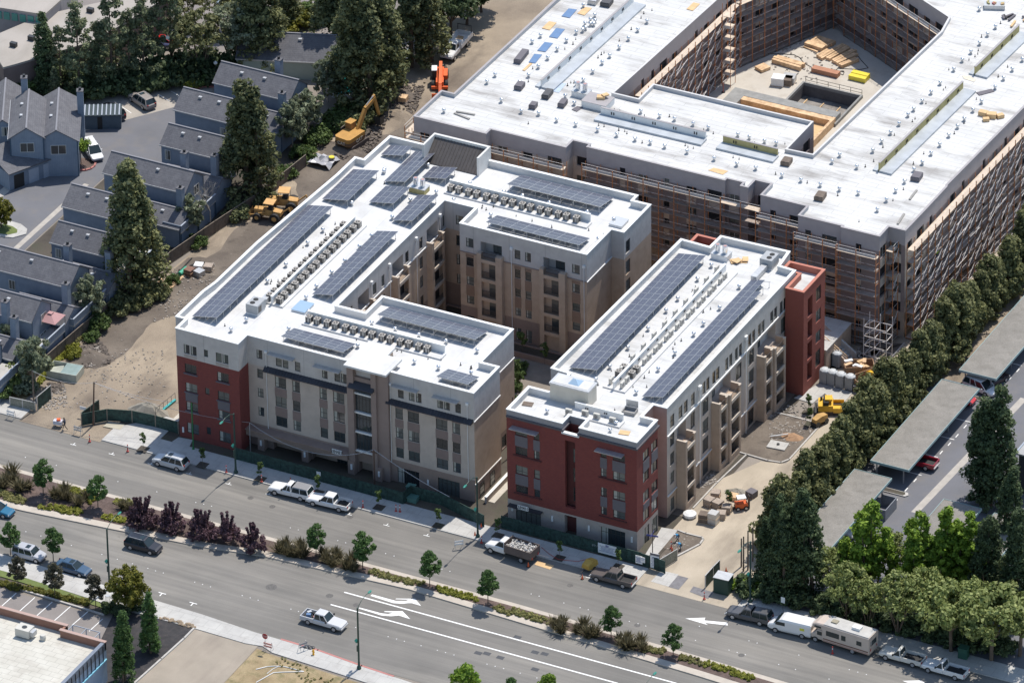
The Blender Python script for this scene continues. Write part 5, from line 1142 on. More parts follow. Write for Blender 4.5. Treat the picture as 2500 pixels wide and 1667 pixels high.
# ------------------------------------------------------------------ vegetation
def leafmat(name,dk,lt,s=.8,rough=.6):
    m=bpy.data.materials.new(name); m.use_nodes=True;t=m.node_tree;b=t.nodes['Principled BSDF'];b.inputs['Roughness'].default_value=rough; b.inputs['Specular IOR Level'].default_value=.25
    g=t.nodes.new('ShaderNodeNewGeometry'); tc=t.nodes.new('ShaderNodeTexCoord'); n=t.nodes.new('ShaderNodeTexNoise'); n.inputs['Scale'].default_value=s; n.inputs['Detail'].default_value=3
    oi=t.nodes.new('ShaderNodeObjectInfo')
    a=t.nodes.new('ShaderNodeMath'); a.operation='MULTIPLY_ADD'; a.inputs[1].default_value=.45; 
    a2=t.nodes.new('ShaderNodeMath'); a2.operation='MULTIPLY_ADD'; a2.inputs[1].default_value=.75; a2.inputs[2].default_value=-.15
    r=t.nodes.new('ShaderNodeValToRGB'); r.color_ramp.elements[0].color=(*dk,1);r.color_ramp.elements[1].color=(*lt,1); r.color_ramp.elements[0].position=.2; r.color_ramp.elements[1].position=.8
    t.links.new(tc.outputs['Object'],n.inputs['Vector']); t.links.new(n.outputs['Fac'],a2.inputs[0]); t.links.new(g.outputs['Random Per Island'],a.inputs[0]); t.links.new(a2.outputs[0],a.inputs[2]); t.links.new(a.outputs[0],r.inputs[0])
    mr=t.nodes.new('ShaderNodeMapRange'); mr.inputs[3].default_value=.85; mr.inputs[4].default_value=1.15; mx=t.nodes.new('ShaderNodeVectorMath'); mx.operation='SCALE'
    t.links.new(oi.outputs['Random'],mr.inputs[0]); t.links.new(r.outputs[0],mx.inputs[0]); t.links.new(mr.outputs[0],mx.inputs['Scale']); t.links.new(mx.outputs[0],b.inputs['Base Color'])
    tr=t.nodes.new('ShaderNodeBsdfTranslucent'); t.links.new(mx.outputs[0],tr.inputs[0]); ms=t.nodes.new('ShaderNodeMixShader'); ms.inputs[0].default_value=.34
    o=t.nodes['Material Output']; t.links.new(b.outputs[0],ms.inputs[1]); t.links.new(tr.outputs[0],ms.inputs[2]); t.links.new(ms.outputs[0],o.inputs[0]); return m
L_red=leafmat('conifer_foliage',(0.044,0.069,0.036),(0.34,0.34,0.15),.35)
L_cyp=leafmat('cypress_foliage',(0.029,0.052,0.026),(0.161,0.212,0.094),.6)
L_hedge=leafmat('hedge_foliage',(0.052,0.069,0.029),(0.311,0.311,0.132),.7)
L_street=leafmat('street_tree_foliage',(0.049,0.098,0.035),(0.145,0.242,0.068),1.2)
L_brown=leafmat('bronze_foliage',(0.062,0.062,0.044),(0.163,0.15,0.094),1.5)
L_lime=leafmat('lime_foliage',(0.078,0.155,0.019),(0.31,0.434,0.054),.9)
L_maple=leafmat('pale_green_foliage',(0.092,0.132,0.034),(0.43,0.468,0.177),1.0)
L_mag=leafmat('magnolia_foliage',(0.075,0.088,0.015),(0.3,0.275,0.05),1.0)
L_pine=leafmat('pine_foliage',(0.057,0.088,0.049),(0.304,0.325,0.174),.9)
L_gum=leafmat('gum_foliage',(0.125,0.138,0.056),(0.3,0.3,0.138),.8)
L_birch=leafmat('birch_foliage',(0.111,0.136,0.086),(0.409,0.45,0.287),1.0)
L_purple=leafmat('purple_foliage',(0.053,0.03,0.041),(0.207,0.121,0.141),1.2)
L_flax=leafmat('flax_leaf',(0.075,0.069,0.037),(0.275,0.237,0.138),1.5)
L_grass=leafmat('tuft_grass',(0.106,0.113,0.037),(0.374,0.346,0.134),1.5)
L_yel=leafmat('yellow_green_groundcover',(0.125,0.15,0.019),(0.425,0.413,0.075),1.5)
L_shrub=leafmat('shrub_foliage',(0.046,0.078,0.028),(0.186,0.264,0.078),1.2)
bark=mat('bark',(.13,.095,.07),.9,.25,2); barkP=mat('pale_bark',(.36,.33,.29),.85,.2,2)
def leaves(rg,centres,radii,per,size,flat=0.,up=.3,aspect=1.6):
    """many small leaf faces on the outside of each clump"""
    C=np.repeat(np.array(centres),per,axis=0); Rr=np.repeat(np.array(radii),per)
    n=len(C); d=rg.normal(size=(n,3)); d/=np.linalg.norm(d,axis=1)[:,None]; d[:,2]=d[:,2]*.8+.15
    pos=C+d*(Rr*(.55+.5*rg.random(n)))[:,None]
    nr=d+rg.normal(size=(n,3))*.55; nr[:,2]+=up; nr/=np.linalg.norm(nr,axis=1)[:,None]
    t=rg.normal(size=(n,3)); t-=nr*(t*nr).sum(1)[:,None]; t/=np.linalg.norm(t,axis=1)[:,None]; b=np.cross(nr,t)
    s=size*(.6+.8*rg.random(n))[:,None]
    v=np.stack([pos-t*s*aspect/2-b*s/2*.3,pos+b*s/2,pos+t*s*aspect/2+b*s*.1,pos-b*s/2],1).reshape(-1,3)
    return v
def mkmesh(name,v,m,extra=None):
    n=len(v)//4; me=bpy.data.meshes.new(name); me.vertices.add(len(v)); me.vertices.foreach_set('co',v.astype(np.float32).ravel())
    me.loops.add(n*4); me.loops.foreach_set('vertex_index',np.arange(n*4,dtype=np.int32)); me.polygons.add(n); me.polygons.foreach_set('loop_start',np.arange(0,n*4,4,dtype=np.int32))
    me.materials.append(m); me.update(calc_edges=True); return me
def crown(kind,seed,m):
    """unit sized crowns in metres; returns (mesh, trunk MB)"""
    rg=np.random.default_rng(seed); r_=random.Random(seed); c=[];r=[];T=MB()
    if kind=='redwood':     # 20 m, dense cone, several leaders
        H=20
        for l,(dx,dy,h) in enumerate(((0,0,1),(1.5,.8,.9),(-1.4,.9,.86))):
            for i in range(95):
                t=r_.random()**.8; z=H*h*(.06+.93*t); R_=(1-t)**.75*(3.3 if l==0 else 2.5)+.25; a=r_.random()*6.28; q_=R_*(.55+.5*r_.random())
                c.append((dx*(1-t*.4)+q_*math.cos(a),dy*(1-t*.4)+q_*math.sin(a),z)); r.append(.55+.75*(1-t)*r_.random()+.1)
            T.tube((dx,dy,0),(dx*.7,dy*.7,H*h*.93),.38,.06,7)
        v=leaves(rg,c,r,58,.30,up=.2)
    elif kind=='cypress':   # 16 m narrow
        H=16
        for l,(dx,dy,h) in enumerate(((0,0,1),(.9,.5,.88))):
            for i in range(110):
                t=r_.random(); z=H*h*(.05+.93*t); R_=min(1,(1-t)*2.2)**.6*1.9*(.6+.4*(1-t))+.15; a=r_.random()*6.28; q_=R_*(.6+.4*r_.random())
                c.append((dx+q_*math.cos(a),dy+q_*math.sin(a),z)); r.append(.45+.4*r_.random())
            T.tube((dx,dy,0),(dx,dy,H*h*.9),.25,.05,6)
        v=leaves(rg,c,r,50,.26,up=.3)
    elif kind=='hedge':     # 8 m
        H=8.2
        for i in range(120):
            t=r_.random(); z=H*(.06+.92*t); R_=(1-t)**.55*2.6*(.75+.25*math.sin(seed+t*9))+.2; a=r_.random()*6.28; q_=R_*(.5+.5*r_.random()); c.append((q_*math.cos(a),q_*math.sin(a),z)); r.append(.35+.45*r_.random())
        T.tube((0,0,0),(0,0,H*.9),.2,.04,6); v=leaves(rg,c,r,75,.24,up=.3)
    elif kind=='street':    # 5.2 m
        H=5.2
        for i in range(50):
            t=r_.random(); z=1.7+3.4*t; R_=(math.sin(math.pi*min(1,t*.9+.12))**.7)*1.35+.1; a=r_.random()*6.28; q_=R_*r_.random()**.5; c.append((q_*math.cos(a),q_*math.sin(a),z)); r.append(.25+.28*r_.random())
        T.tube((0,0,0),(0,0,3.8),.07,.03,6)
        for k in range(6): a=k*1.1; T.tube((0,0,1.7+.25*k),(.8*math.cos(a),.8*math.sin(a),2.6+.3*k),.03,.012,4)
        v=leaves(rg,c,r,75,.17,up=.25)
    elif kind=='broad':     # 7.5 m spreading
        for i in range(95):
            a=r_.random()*6.28; ph=r_.random(); R_=3.3*(.35+.65*r_.random()); z=4.6+2.6*(ph-.35)*(1-(R_/3.6)**2*.6)+r_.uniform(-.3,.3); c.append((R_*math.cos(a),R_*math.sin(a),z)); r.append(.35+.5*r_.random())
        T.tube((0,0,0),(.1,0,2.4),.2,.15,7)
        for k in range(7): a=k*.9; T.tube((.1,0,2.2),(2.2*math.cos(a),2.2*math.sin(a),4.8+.3*(k%3)),.10,.03,5)
        v=leaves(rg,c,r,62,.24,up=.3)
    elif kind=='magnolia':  # 6 m dense round
        for i in range(90):
            d=np.array([r_.gauss(0,1),r_.gauss(0,1),r_.gauss(0,1)]);d/=np.linalg.norm(d); q_=r_.random()**.33; c.append((2.5*d[0]*q_,2.5*d[1]*q_,3.7+2.5*d[2]*q_*1.05)); r.append(.35+.3*r_.random())
        T.tube((0,0,0),(0,0,2.5),.16,.12,7); v=leaves(rg,c,r,66,.24,up=.2)
    elif kind=='lime':      # 11 m upright, several spires
        for (dx,dy,h) in ((0,0,11.5),(1.6,.9,9.5),(-1.5,.8,9.8),(.4,-1.3,8.2)):
            for i in range(44):
                t=r_.random(); R_=(1-t)**.6*1.7+.12; a=r_.random()*6.28; q_=R_*(.5+.5*r_.random()); c.append((dx+q_*math.cos(a),dy+q_*math.sin(a),1.6+(h-1.6)*t)); r.append(.35+.35*r_.random())
            T.tube((dx*.5,dy*.5,0),(dx,dy,h*.85),.14,.04,6)
        v=leaves(rg,c,r,56,.26,up=.4)
    elif kind=='pine':      # 15 m sparse
        H=15
        for i in range(62):
            t=r_.random(); z=H*(.22+.77*t); R_=(1-t)**.7*3.0*(.3+.7*r_.random())+.2; a=r_.random()*6.28; c.append((R_*math.cos(a),R_*math.sin(a),z)); r.append(.4+.4*r_.random())
            if i%2: T.tube((0,0,z-.5),(R_*math.cos(a),R_*math.sin(a),z),.05,.02,4)
        T.tube((0,0,0),(0,0,H*.97),.22,.04,7); v=leaves(rg,c,r,62,.24,up=.4)
    elif kind=='gum':       # 10 m open multi-stem
        for k in range(6):
            a=k*1.05; T.tube((0,0,.2),(1.9*math.cos(a),1.9*math.sin(a),6),.12,.06,6); T.tube((1.9*math.cos(a),1.9*math.sin(a),6),(3.1*math.cos(a+.3),3.1*math.sin(a+.3),8.6),.06,.02,5)
        for i in range(90):
            a=r_.random()*6.28; R_=3.6*r_.random()**.6; z=5.2+4.6*r_.random()*(1-(R_/4.4)**2); c.append((R_*math.cos(a),R_*math.sin(a),z)); r.append(.4+.4*r_.random())
        v=leaves(rg,c,r,46,.26,up=.4)
    elif kind=='birch':     # 7 m weeping
        for i in range(70):
            a=r_.random()*6.28; R_=2.0*r_.random()**.6; top=6.9-.35*R_*R_
            z=r_.uniform(2.2,top); c.append((R_*math.cos(a),R_*math.sin(a),z)); r.append(.28+.25*r_.random())
        T.tube((0,0,0),(.2,0,6.2),.09,.03,6)
        for k in range(6): a=k*1.05; T.tube((.1,0,3+k*.4),(1.5*math.cos(a),1.5*math.sin(a),5.2+k*.2),.035,.012,4)
        v=leaves(rg,c,r,64,.20,up=-.1,aspect=2.6)
    elif kind=='purple':    # 3.4 m shrub with upright shoots
        for i in range(46):
            a=r_.random()*6.28; R_=1.6*r_.random()**.6; z=.3+2.3*r_.random()*(1-(R_/2.1)**2); c.append((R_*math.cos(a),R_*math.sin(a),z)); r.append(.28+.2*r_.random())
        for k in range(9):
            a=r_.random()*6.28; l=r_.uniform(.3,1.1)
            for j in range(5): c.append((l*math.cos(a)*(.6+.1*j),l*math.sin(a)*(.6+.1*j),2.0+.33*j)); r.append(.14)
            T.tube((0,0,.3),(l*math.cos(a),l*math.sin(a),3.3),.03,.01,4)
        v=leaves(rg,c,r,60,.17,up=.3)
    elif kind=='shrub':
        for i in range(34):
            a=r_.random()*6.28; R_=1.3*r_.random()**.6; c.append((R_*math.cos(a),R_*math.sin(a),.25+1.2*r_.random()*(1-(R_/1.7)**2))); r.append(.25+.25*r_.random())
        T.tube((0,0,0),(0,0,.8),.05,.02,5); v=leaves(rg,c,r,60,.17,up=.3)
    elif kind=='sapling':
        for i in range(16): t=r_.random(); c.append((r_.uniform(-.3,.3),r_.uniform(-.3,.3),1.1+1.5*t)); r.append(.14+.12*r_.random())
        T.tube((0,0,0),(0,0,2.5),.03,.015,5); v=leaves(rg,c,r,45,.12,up=.3)
    elif kind=='bare':
        def br(p,d,l,rad,n):
            e=p+d*l; T.tube(p,e,rad,rad*.6,4)
            if n:
                for k in range(3): nd=(d+Vector((r_.uniform(-.8,.8),r_.uniform(-.8,.8),r_.uniform(-.1,.5)))).normalized(); br(e,nd,l*.72,rad*.55,n-1)
        br(Vector((0,0,0)),Vector((0,0,1)),2.2,.12,5); v=None
    return (mkmesh('crown',v,m) if v is not None else None), T
_tp={}
def tree(kind,m,p,label,sc=1.,group=None,cat='tree',name=None,bk=bark,var=3,sz=None):
    key=(kind,m.name,rnd.randrange(var))
    if key not in _tp:
        me,T=crown(kind,hash((kind,key[2]))%1000 if 0 else (sum(map(ord,kind))+key[2]*17),m); _tp[key]=(me,T.mesh('trunk',bk))
    me,tm=_tp[key]
    o=thing(name or (kind+'_tree' if kind not in('shrub','purple','sapling') else 'shrub'),label,cat,(p[0],p[1],p[2] if len(p)>2 else 0),rnd.random()*6.28,group)
    s=sc; o.scale=(s,s,sz or s)
    inst('trunk',tm,o); 
    if me: inst('crown',me,o)
    return o
ORD=['first','second','third','fourth','fifth','sixth','seventh','eighth','ninth','tenth','eleventh','twelfth','thirteenth','fourteenth','fifteenth','sixteenth','seventeenth','eighteenth','nineteenth','twentieth']
# big conifers on the west side of the site (px of the trunk foot)
for x,y,s_,l in ((322,712,1.0,'huge dark conifer cluster standing over the lower blue houses by the site fence'),(604,478,.95,'tall conifer cluster between the blue houses and the yellow loaders'),(640,162,.95,'dark conifer at the top beside the grey roofed pool house'),(872,262,1.02,'broad dark conifer cluster above the excavator'),(940,225,.85,'dark conifer between the excavator and the orange telehandler'),(1020,150,.9,'dark conifer behind the flatbed truck'),(820,130,.9,'dark conifer behind the pool house at the top'),(700,60,.55,'short dark conifer at the top edge')):
    tree('redwood',L_red,P(x,y),l,s_*1.27,'tall conifers along the site boundary',name='conifer_tree',sz=s_*1.03)
for i,(x,y,s_) in enumerate(((1100,95,1.05),(1140,60,1.0),(1075,60,1.1),(1175,30,.9),(985,60,1.2))):
    tree('broad',L_cyp,P(x,y),['leafy green tree above the flatbed truck','leafy green tree left of the dirt track top','leafy tree behind the conifer at the top','leafy tree nearest the top of the dirt track','large leafy tree at the top between conifers'][i],s_*1.2,'trees at the top of the dirt track',name='broadleaf_tree')
# pine row behind the townhouses
for i,(x,y,s_,k) in enumerate(((112,232,.85,'c'),(150,238,.72,'p'),(195,240,.95,'p'),(240,225,.72,'p'),(275,222,1.05,'p'),(318,215,.8,'p'),(352,205,.9,'p'),(388,175,.95,'p'),(420,168,1.1,'p'),(135,262,.4,'p'),(285,190,.5,'p'))):
    tree('cypress' if k=='c' else 'pine',L_cyp if k=='c' else L_pine,P(x,y),ORD[i]+' pine from the left in the row behind the estate parking' if k=='p' else 'dense dark cone tree at the left end of the pine row',s_*(1.1 if k=='p' else 1),'pines behind the estate parking',name='pine_tree')
tree('gum',L_gum,P(492,190),'spreading pale olive tree with visible forked trunk above the bays',1.15,name='gum_tree')
tree('gum',L_birch,P(570,170),'thin grey green tree right of the spreading olive tree',1.1,name='gum_tree')
tree('gum',L_gum,P(548,75),'pale olive tree at the top beside the car park',.8,name='gum_tree')
tree('gum',L_gum,P(460,60),'olive tree at the top behind the pines',.7,name='gum_tree')
for i in range(15):
    x=175+i*26; y=236-i*4.2
    tree('shrub',L_cyp,P(x,y),ordw(i+1)+' dark hedge shrub from the left under the estate pines',2.1+.5*(i%2),'hedge shrubs under the pines',cat='shrub')
for i,(x,y,s_,m) in enumerate(((480,205,1.5,L_shrub),(465,212,1.2,L_yel),(20,205,3.0,L_mag),(62,232,2.2,L_shrub),(10,245,2,L_shrub),(540,210,1.6,L_cyp),(725,62,2.0,L_mag),(690,75,1.8,L_mag),(760,50,2,L_shrub))):
    tree('shrub',m,P(x,y),['low green bush under the olive tree','yellow green bush left of the olive tree','tall yellow green bush at the left edge','green bush behind the upper left houses','green bush at the left edge beside chimneys','dark bush by the lamp and pool house','yellow green bush behind the pool house','yellow green bush at the car park edge','green bush at the right of the car park edge'][i],s_,cat='shrub')
# lollipop tree and magnolia of the estate
o=thing('ball_tree','clipped lollipop tree in a red kerbed bed beside the white car','tree',P(198,402)); 
v=leaves(np.random.default_rng(5),[(random.Random(k).uniform(-.9,.9),random.Random(k+50).uniform(-.9,.9),3.1+random.Random(k+90).uniform(-.25,.5)) for k in range(30)],[.55]*30,70,.16,up=.5)
inst('crown',mkmesh('crown',v,L_lime),o); MB().tube((0,0,0),(0,0,3),.06,n=6).build('trunk',bark,o)
tree('magnolia',L_mag,P(3,557),'bright yellow green tree on the estate island at the left edge',.72,name='magnolia_tree')
# birches along the fence
for i,(x,y,s_,l) in enumerate(((466,577,.95,'weeping birch beside the bare tree at the fence'),(222,788,1.05,'weeping birch below the conifer cluster by the deck wall'),(86,950,1.15,'weeping birch over the lowest blue house deck'),(752,330,1.05,'weeping birch left of the excavator, upper'),(715,365,1.1,'weeping birch over the balcony left of the excavator'),(835,215,1.0,'weeping birch under the dark conifers'),(800,250,1.0,'weeping birch by the pool'),(20,880,.8,'weeping birch at the left edge by the lowest deck'))):
    tree('birch',L_birch,P(x,y),l,s_,'weeping birches along the fence',name='birch_tree',bk=barkP)
tree('bare',L_birch,P(514,550),'leafless pale tree beside the weeping birch',1.05,name='bare_tree',bk=barkP)
for i,(x,y,s_,m) in enumerate(((240,800,1.5,L_shrub),(225,830,.9,L_shrub),(180,868,1.0,L_yel),(25,945,2.0,L_maple),(60,955,1.4,L_birch),(5,965,1.6,L_shrub),(780,345,1.5,L_shrub),(820,310,1.6,L_shrub),(850,282,1.5,L_shrub),(740,385,1.3,L_shrub),(700,430,1.1,L_shrub),(960,205,1.2,L_birch),(420,690,.8,L_shrub),(480,600,1.1,L_shrub),(330,745,1.6,L_red),(380,725,1.5,L_red),(290,765,1.7,L_red),(650,500,1.5,L_red),(580,530,1.5,L_red),(900,290,1.9,L_red),(860,320,1.8,L_red))):
    tree('shrub',m,P(x,y),ordw(i+1)+' bush of those along the boundary fence of the dirt site',s_,'bushes along the boundary fence',cat='shrub')
# hedge row of conifers
hr_=random.Random(4)
for i in range(31):
    Y=-31+i*2.75; 
    tree('hedge',L_hedge,(55.4+.014*Y*(Y>0)+hr_.uniform(-.35,.35),Y+hr_.uniform(-.3,.3),0),ordw(i+1)+' bushy conifer from the street in the screen row by the carports',hr_.choice((.9,1.0,1.1,1.2,1.3))*(1.1 if i<4 else 1),'conifer screen row by the carports',name='hedge_conifer')
# dark trees near the south east
for x,y,k,s_,l in ((1905,1458,'redwood',.78,'large dark conifer by the site gate, left of its pair'),(1960,1462,'redwood',.84,'large dark conifer by the site gate, right of its pair'),(1870,1420,'redwood',.5,'smaller dark conifer beside the timber poles'),(2440,1232,'cypress',1.15,'tall dark cypress in the carport yard at right'),(2400,1225,'cypress',1.0,'tall dark cypress left of its taller neighbour at right'),(2470,1330,'cypress',.75,'cypress below the tall pair at right'),(2410,1480,'redwood',.72,'dark conifer behind the pale green trees at right'),(2480,1500,'redwood',.8,'dark conifer at the bottom right edge')):
    tree(k,L_cyp,P(x,y),l,s_,name='conifer_tree' if k=='redwood' else 'cypress_tree')
for x,y,s_,l in ((2125,1448,1.0,'bright green tree behind the camper van'),(2065,1450,.62,'small bright green tree left of its larger neighbour'),(2245,1460,.95,'bright green spire tree in the middle of the group'),(2310,1450,.95,'bright green tree right of the spire tree'),(2365,1450,.9,'bright green tree next to the dark conifer')):
    tree('lime',L_lime,P(x,y),l,s_*1.2,'bright green trees by the carports',name='lime_green_tree')
for x,y,s_,l in ((2068,1513,.95,'pale green street tree behind the camper van cab'),(2192,1552,1.05,'pale green street tree behind the camper van tail'),(2322,1590,1.2,'pale green street tree behind the parked white pickups'),(2420,1612,1.3,'pale green street tree near the bottom right corner'),(2490,1600,1.2,'pale green street tree at the bottom right edge'),(2030,1440,.8,'pale green tree beside the dark gate conifers'),(2170,1420,.85,'pale green tree among the bright green ones')):
    tree('gum' if ('cab' in l or 'tail' in l or 'among' in l) else 'broad',L_maple,P(x,y),l,s_*(.92 if ('cab' in l or 'tail' in l or 'among' in l) else 1.15),'pale green street trees on the right',name='street_tree')
for i in range(12): tree('shrub',L_cyp,P(1835+i*55,1445+i*13.5),ordw(i+1)+' dark hedge bush from the left behind the east pavement',1.7,'hedge bushes behind the east pavement',cat='shrub')
for x,y,s_,l in ((2120,1535,.75,'low pale green tree between the two behind the motorhome'),(2260,1530,1.0,'pale green tree set back behind the cream pickup'),(2385,1560,1.05,'pale green tree set back near the right edge')): tree('gum',L_maple,P(x,y),l,s_*.9,'pale green street trees on the right',name='street_tree')
tree('shrub',L_lime,P(1843,1441),'yellow green bush beside the green utility cabinet',1.3,cat='shrub')
tree('shrub',L_lime,P(1815,1436),'yellow green bush left of its twin beside the cabinet',1.1,cat='shrub')
# median and street trees
for i,(q,x,y,s_) in enumerate(((q08,398,1405,1),(q08,900,1530,.95),(b1,553,400,.9),(b1,980,525,1.05),(b1,1595,680,1),(b1,2130,850,.98),(b2,910,1155,.9),(b2,1480,1320,.9))):
    tree('street',L_street,q(x,y,.16),ORD[i]+' small round tree from the left in the median',s_*1.02,'young trees in the median',name='street_tree')
for i,(x,y,s_,m) in enumerate(((97,392,.95,L_street),(490,447,.95,L_street),(168,690,.9,L_brown),(505,778,.98,L_brown),(880,872,.95,L_brown))):
    tree('street',m,b0(x,y,.12),['green tree in front of the silver boxy car','green tree left of the blue saloon','bronze leaved tree leftmost on the lawn edge','bronze leaved tree in front of the blue saloon','bronze leaved tree nearest the tall lamp'][i],s_,name='street_tree')
tree('magnolia',L_mag,b0(1185,905,.1),'big round yellow green tree on the south corner',1.0,name='magnolia_tree')
for x,y,s_,l in ((1385,1290,.58,'bushy conifer behind its lower neighbour on the black mulch'),(1150,1545,.66,'bushy conifer nearest the brown parapet roof')):
    tree('cypress',L_shrub if 0 else L_street,b0(x,y,.1),l,s_,'bushy conifers on the black mulch',name='conifer_tree')
for p,s_,l in (((1140,1755),1.55,'bright green tree top rising at the bottom edge'),((1250,1735),.95,'dark green tree top at the bottom edge'),((1342,1730),1.0,'bright tree top right of its dark neighbour at the bottom edge')):
    tree('street',L_lime if 'bright' in l else L_street,P(*p),l,s_,name='street_tree')
for x,y in ((340,1485),(300,1500),(268,1490)): tree('shrub',L_cyp,P(x,y),['right','middle','left'][[340,300,268].index(x)]+' dark bush at the foot of the big round south corner tree',.9,'bushes under the south corner tree',cat='shrub')
for i,(q,x,y) in enumerate(((q08,1315,985),(q08,1860,1130),(r8,40,1260),(r8,570,1385),(r8,1130,1520),(b1,1672,125),(b1,2220,215),(b2,435,420),(b2,975,500),(s8,1990,1530),(t8,370,640),(t8,385,760))):
    p=q(x,y,.12); tree('sapling',L_shrub,p,ORD[i]+' young pavement sapling along the building fronts',1.0 if i>0 else .9,'saplings along the pavement',cat='tree',name='sapling')
    tag(MB().box(p.x-.7,p.y-.7,.1,p.x+.7,p.y+.7,.135).build('tree_pit',soil),kind='structure')
# purple shrubs, flax, grasses in the median
for i,(x,y,s_) in enumerate(((348,1283,1.05),(418,1293,1.0),(492,1311,1.0),(552,1326,1.05),(620,1342,.95))):
    tree('purple',L_purple,P(x,y,.16),['leftmost','second','middle','fourth','rightmost'][i]+' purple leaved shrub in the median',s_*1.15,'purple shrubs in the median',cat='shrub',name='purple_shrub')
def flax(seed):
    r_=random.Random(seed); v=[]
    for k in range(150):
        a=r_.random()*6.28; l=r_.uniform(.9,1.7); tilt=r_.uniform(.15,1.0); w_=.05
        d=Vector((math.cos(a)*math.sin(tilt),math.sin(a)*math.sin(tilt),math.cos(tilt))); s_=Vector((-math.sin(a),math.cos(a),0))*w_; o=Vector((r_.uniform(-.25,.25),r_.uniform(-.25,.25),0)); m_=o+d*l*.6; e=o+d*l+Vector((0,0,-.15))
        v+=[o-s_,o+s_,m_+s_,m_-s_,m_-s_,m_+s_,e+s_*.2,e-s_*.2]
    return mkmesh('leaves',np.array([tuple(x) for x in v]),L_flax)
FX=[flax(k) for k in range(3)]
def clump(me,name,label,cat,p,s,group,sz=None):
    o=inst(name,me,None,p,(0,0,rnd.random()*6.28),(s,s,sz or s)); return tag(o,label,cat,group)
FL=[]
for q,L in ((b1,[(220,370),(300,400),(280,330),(410,340),(430,410),(350,410),(650,460),(620,400),(700,500),(760,440),(830,520),(880,470),(900,540),(730,400)]),(b2,[(400,1060),(470,1030),(450,1110),(600,1110),(660,1060),(700,1150),(760,1140),(1000,1210),(1060,1180),(1110,1250),(1180,1200),(1200,1270),(1050,1260)]),(q08,[(60,1290),(20,1340),(110,1230),(130,1300),(570,1440),(640,1460),(590,1390),(720,1500),(800,1440),(500,1430),(180,1370),(260,1350),(1130,1530),(1200,1550)])):
    FL+=[q(x,y,.16) for x,y in L]
for k,p in enumerate(sorted(FL,key=lambda p:p.dot(RT))): clump(rnd.choice(FX),'flax_plant',ordw(k+1)+' spiky bronze flax clump from the left in the median','flax plant',p,rnd.uniform(1.0,1.4),'flax clumps in the median')
def hummock(name,label,pts,q,m,h=.45,dens=38,hw=.6,z=.16):
    """low ground cover strip along a line of photo points"""
    rg=np.random.default_rng(len(pts)*7+int(pts[0][0])); P_=[q(x,y,z) for x,y in pts]; c=[];r=[]
    for a,b in zip(P_,P_[1:]):
        L=(b-a).length
        for k in range(int(L*(11 if dens>10 else 3)*hw/.6)):
            t=rg.random(); p=a.lerp(b,t); c.append((p.x+rg.uniform(-hw,hw)*.3,p.y+rg.uniform(-hw,hw),z+h*.3*rg.random()+.05)); r.append(h*.55)
    v=leaves(rg,c,r,dens,.16,up=.8,aspect=2.2); me=mkmesh(name,v,m); o=inst(name,me,None); return tag(o,label,name.replace('_',' '),None,'stuff')
hummock('tuft_grass','soft olive grass tufts in the median',[(1040,540),(1200,590),(1400,640),(1530,660)],b1,L_grass)
hummock('groundcover','yellow green groundcover in the median',[(1660,700),(1800,740),(2040,800)],b1,L_yel)
hummock('tuft_grass','olive grass tufts right of the median tree',[(2190,870),(2340,930)],b1,L_grass); hummock('tuft_grass','olive grass tufts left of the flax',[(0,910),(340,1010)],b2,L_grass)
hummock('tuft_grass','olive grass between flax and tree',[(1230,1260),(1400,1280)],b2,L_grass); hummock('tuft_grass','olive grass strip at the right end of the median',[(1540,1330),(1760,1390)],b2,L_grass); hummock('groundcover','yellow green strip at the right end of the median',[(1760,1390),(2000,1460),(2210,1530)],b2,L_yel)
hummock('tuft_grass','green grass at the left edge of the median',[(0,1400),(100,1430),(220,1470)],q08,L_grass,hw=.8); hummock('groundcover','yellow green groundcover below the second median tree',[(380,1510),(520,1530),(740,1560)],q08,L_yel); hummock('groundcover','yellow green tuft near the purple shrubs',[(1050,1470),(1200,1480)],q08,L_yel)
hummock('tuft_grass','golden groundcover around the flax',[(530,1350),(800,1400),(860,1470)],q08,L_yel,hw=.9); hummock('groundcover','yellow green tuft by the lamp in the median',[(920,30),(1140,80)],b0,L_yel); hummock('groundcover','yellow green strip left of the lamp in the median',[(560,-10),(740,10)],b0,L_yel)
hummock('flower_hedge','low flowering hedge beside the car park',[(0,650),(130,690),(440,740),(600,790),(820,840)],b0,L_mag,h=.6,hw=.5,z=.05)
hummock('weeds','weeds along the boundary fence',[(700,1560),(860,1440)],q04,L_grass,h=.6,hw=1.2,z=0); hummock('weeds','dry yellow weeds by the site gate',[(350,400),(480,200),(690,60)],q08,L_yel,h=.4,hw=1.0,z=0)
hummock('weeds','green tufts on the dry verge',[(180,1370),(260,1400),(410,1420),(500,1560),(690,1560)],b1,L_grass,h=.3,dens=4,hw=1.2,z=.13)
# garden between the blocks
for i,(x,y,s_) in enumerate(((1275,870,1.3),(1330,890,1.1),(1262,930,1.1),(1270,960,1.2))): tree('sapling',L_shrub,P(x,y),['farthest','right hand','third','nearest'][i]+' young leafy tree in the garden between the two blocks',s_*1.1,'garden trees between the blocks',name='garden_tree')
for i,(x,y,s_) in enumerate(((1265,915,.8),(1260,950,.8),(1262,985,.7),(1275,900,.7))): tree('shrub',L_shrub,P(x,y),['second farthest','third','nearest','farthest'][i]+' low bush in the garden between the two blocks',s_,'garden bushes between the blocks',cat='shrub')
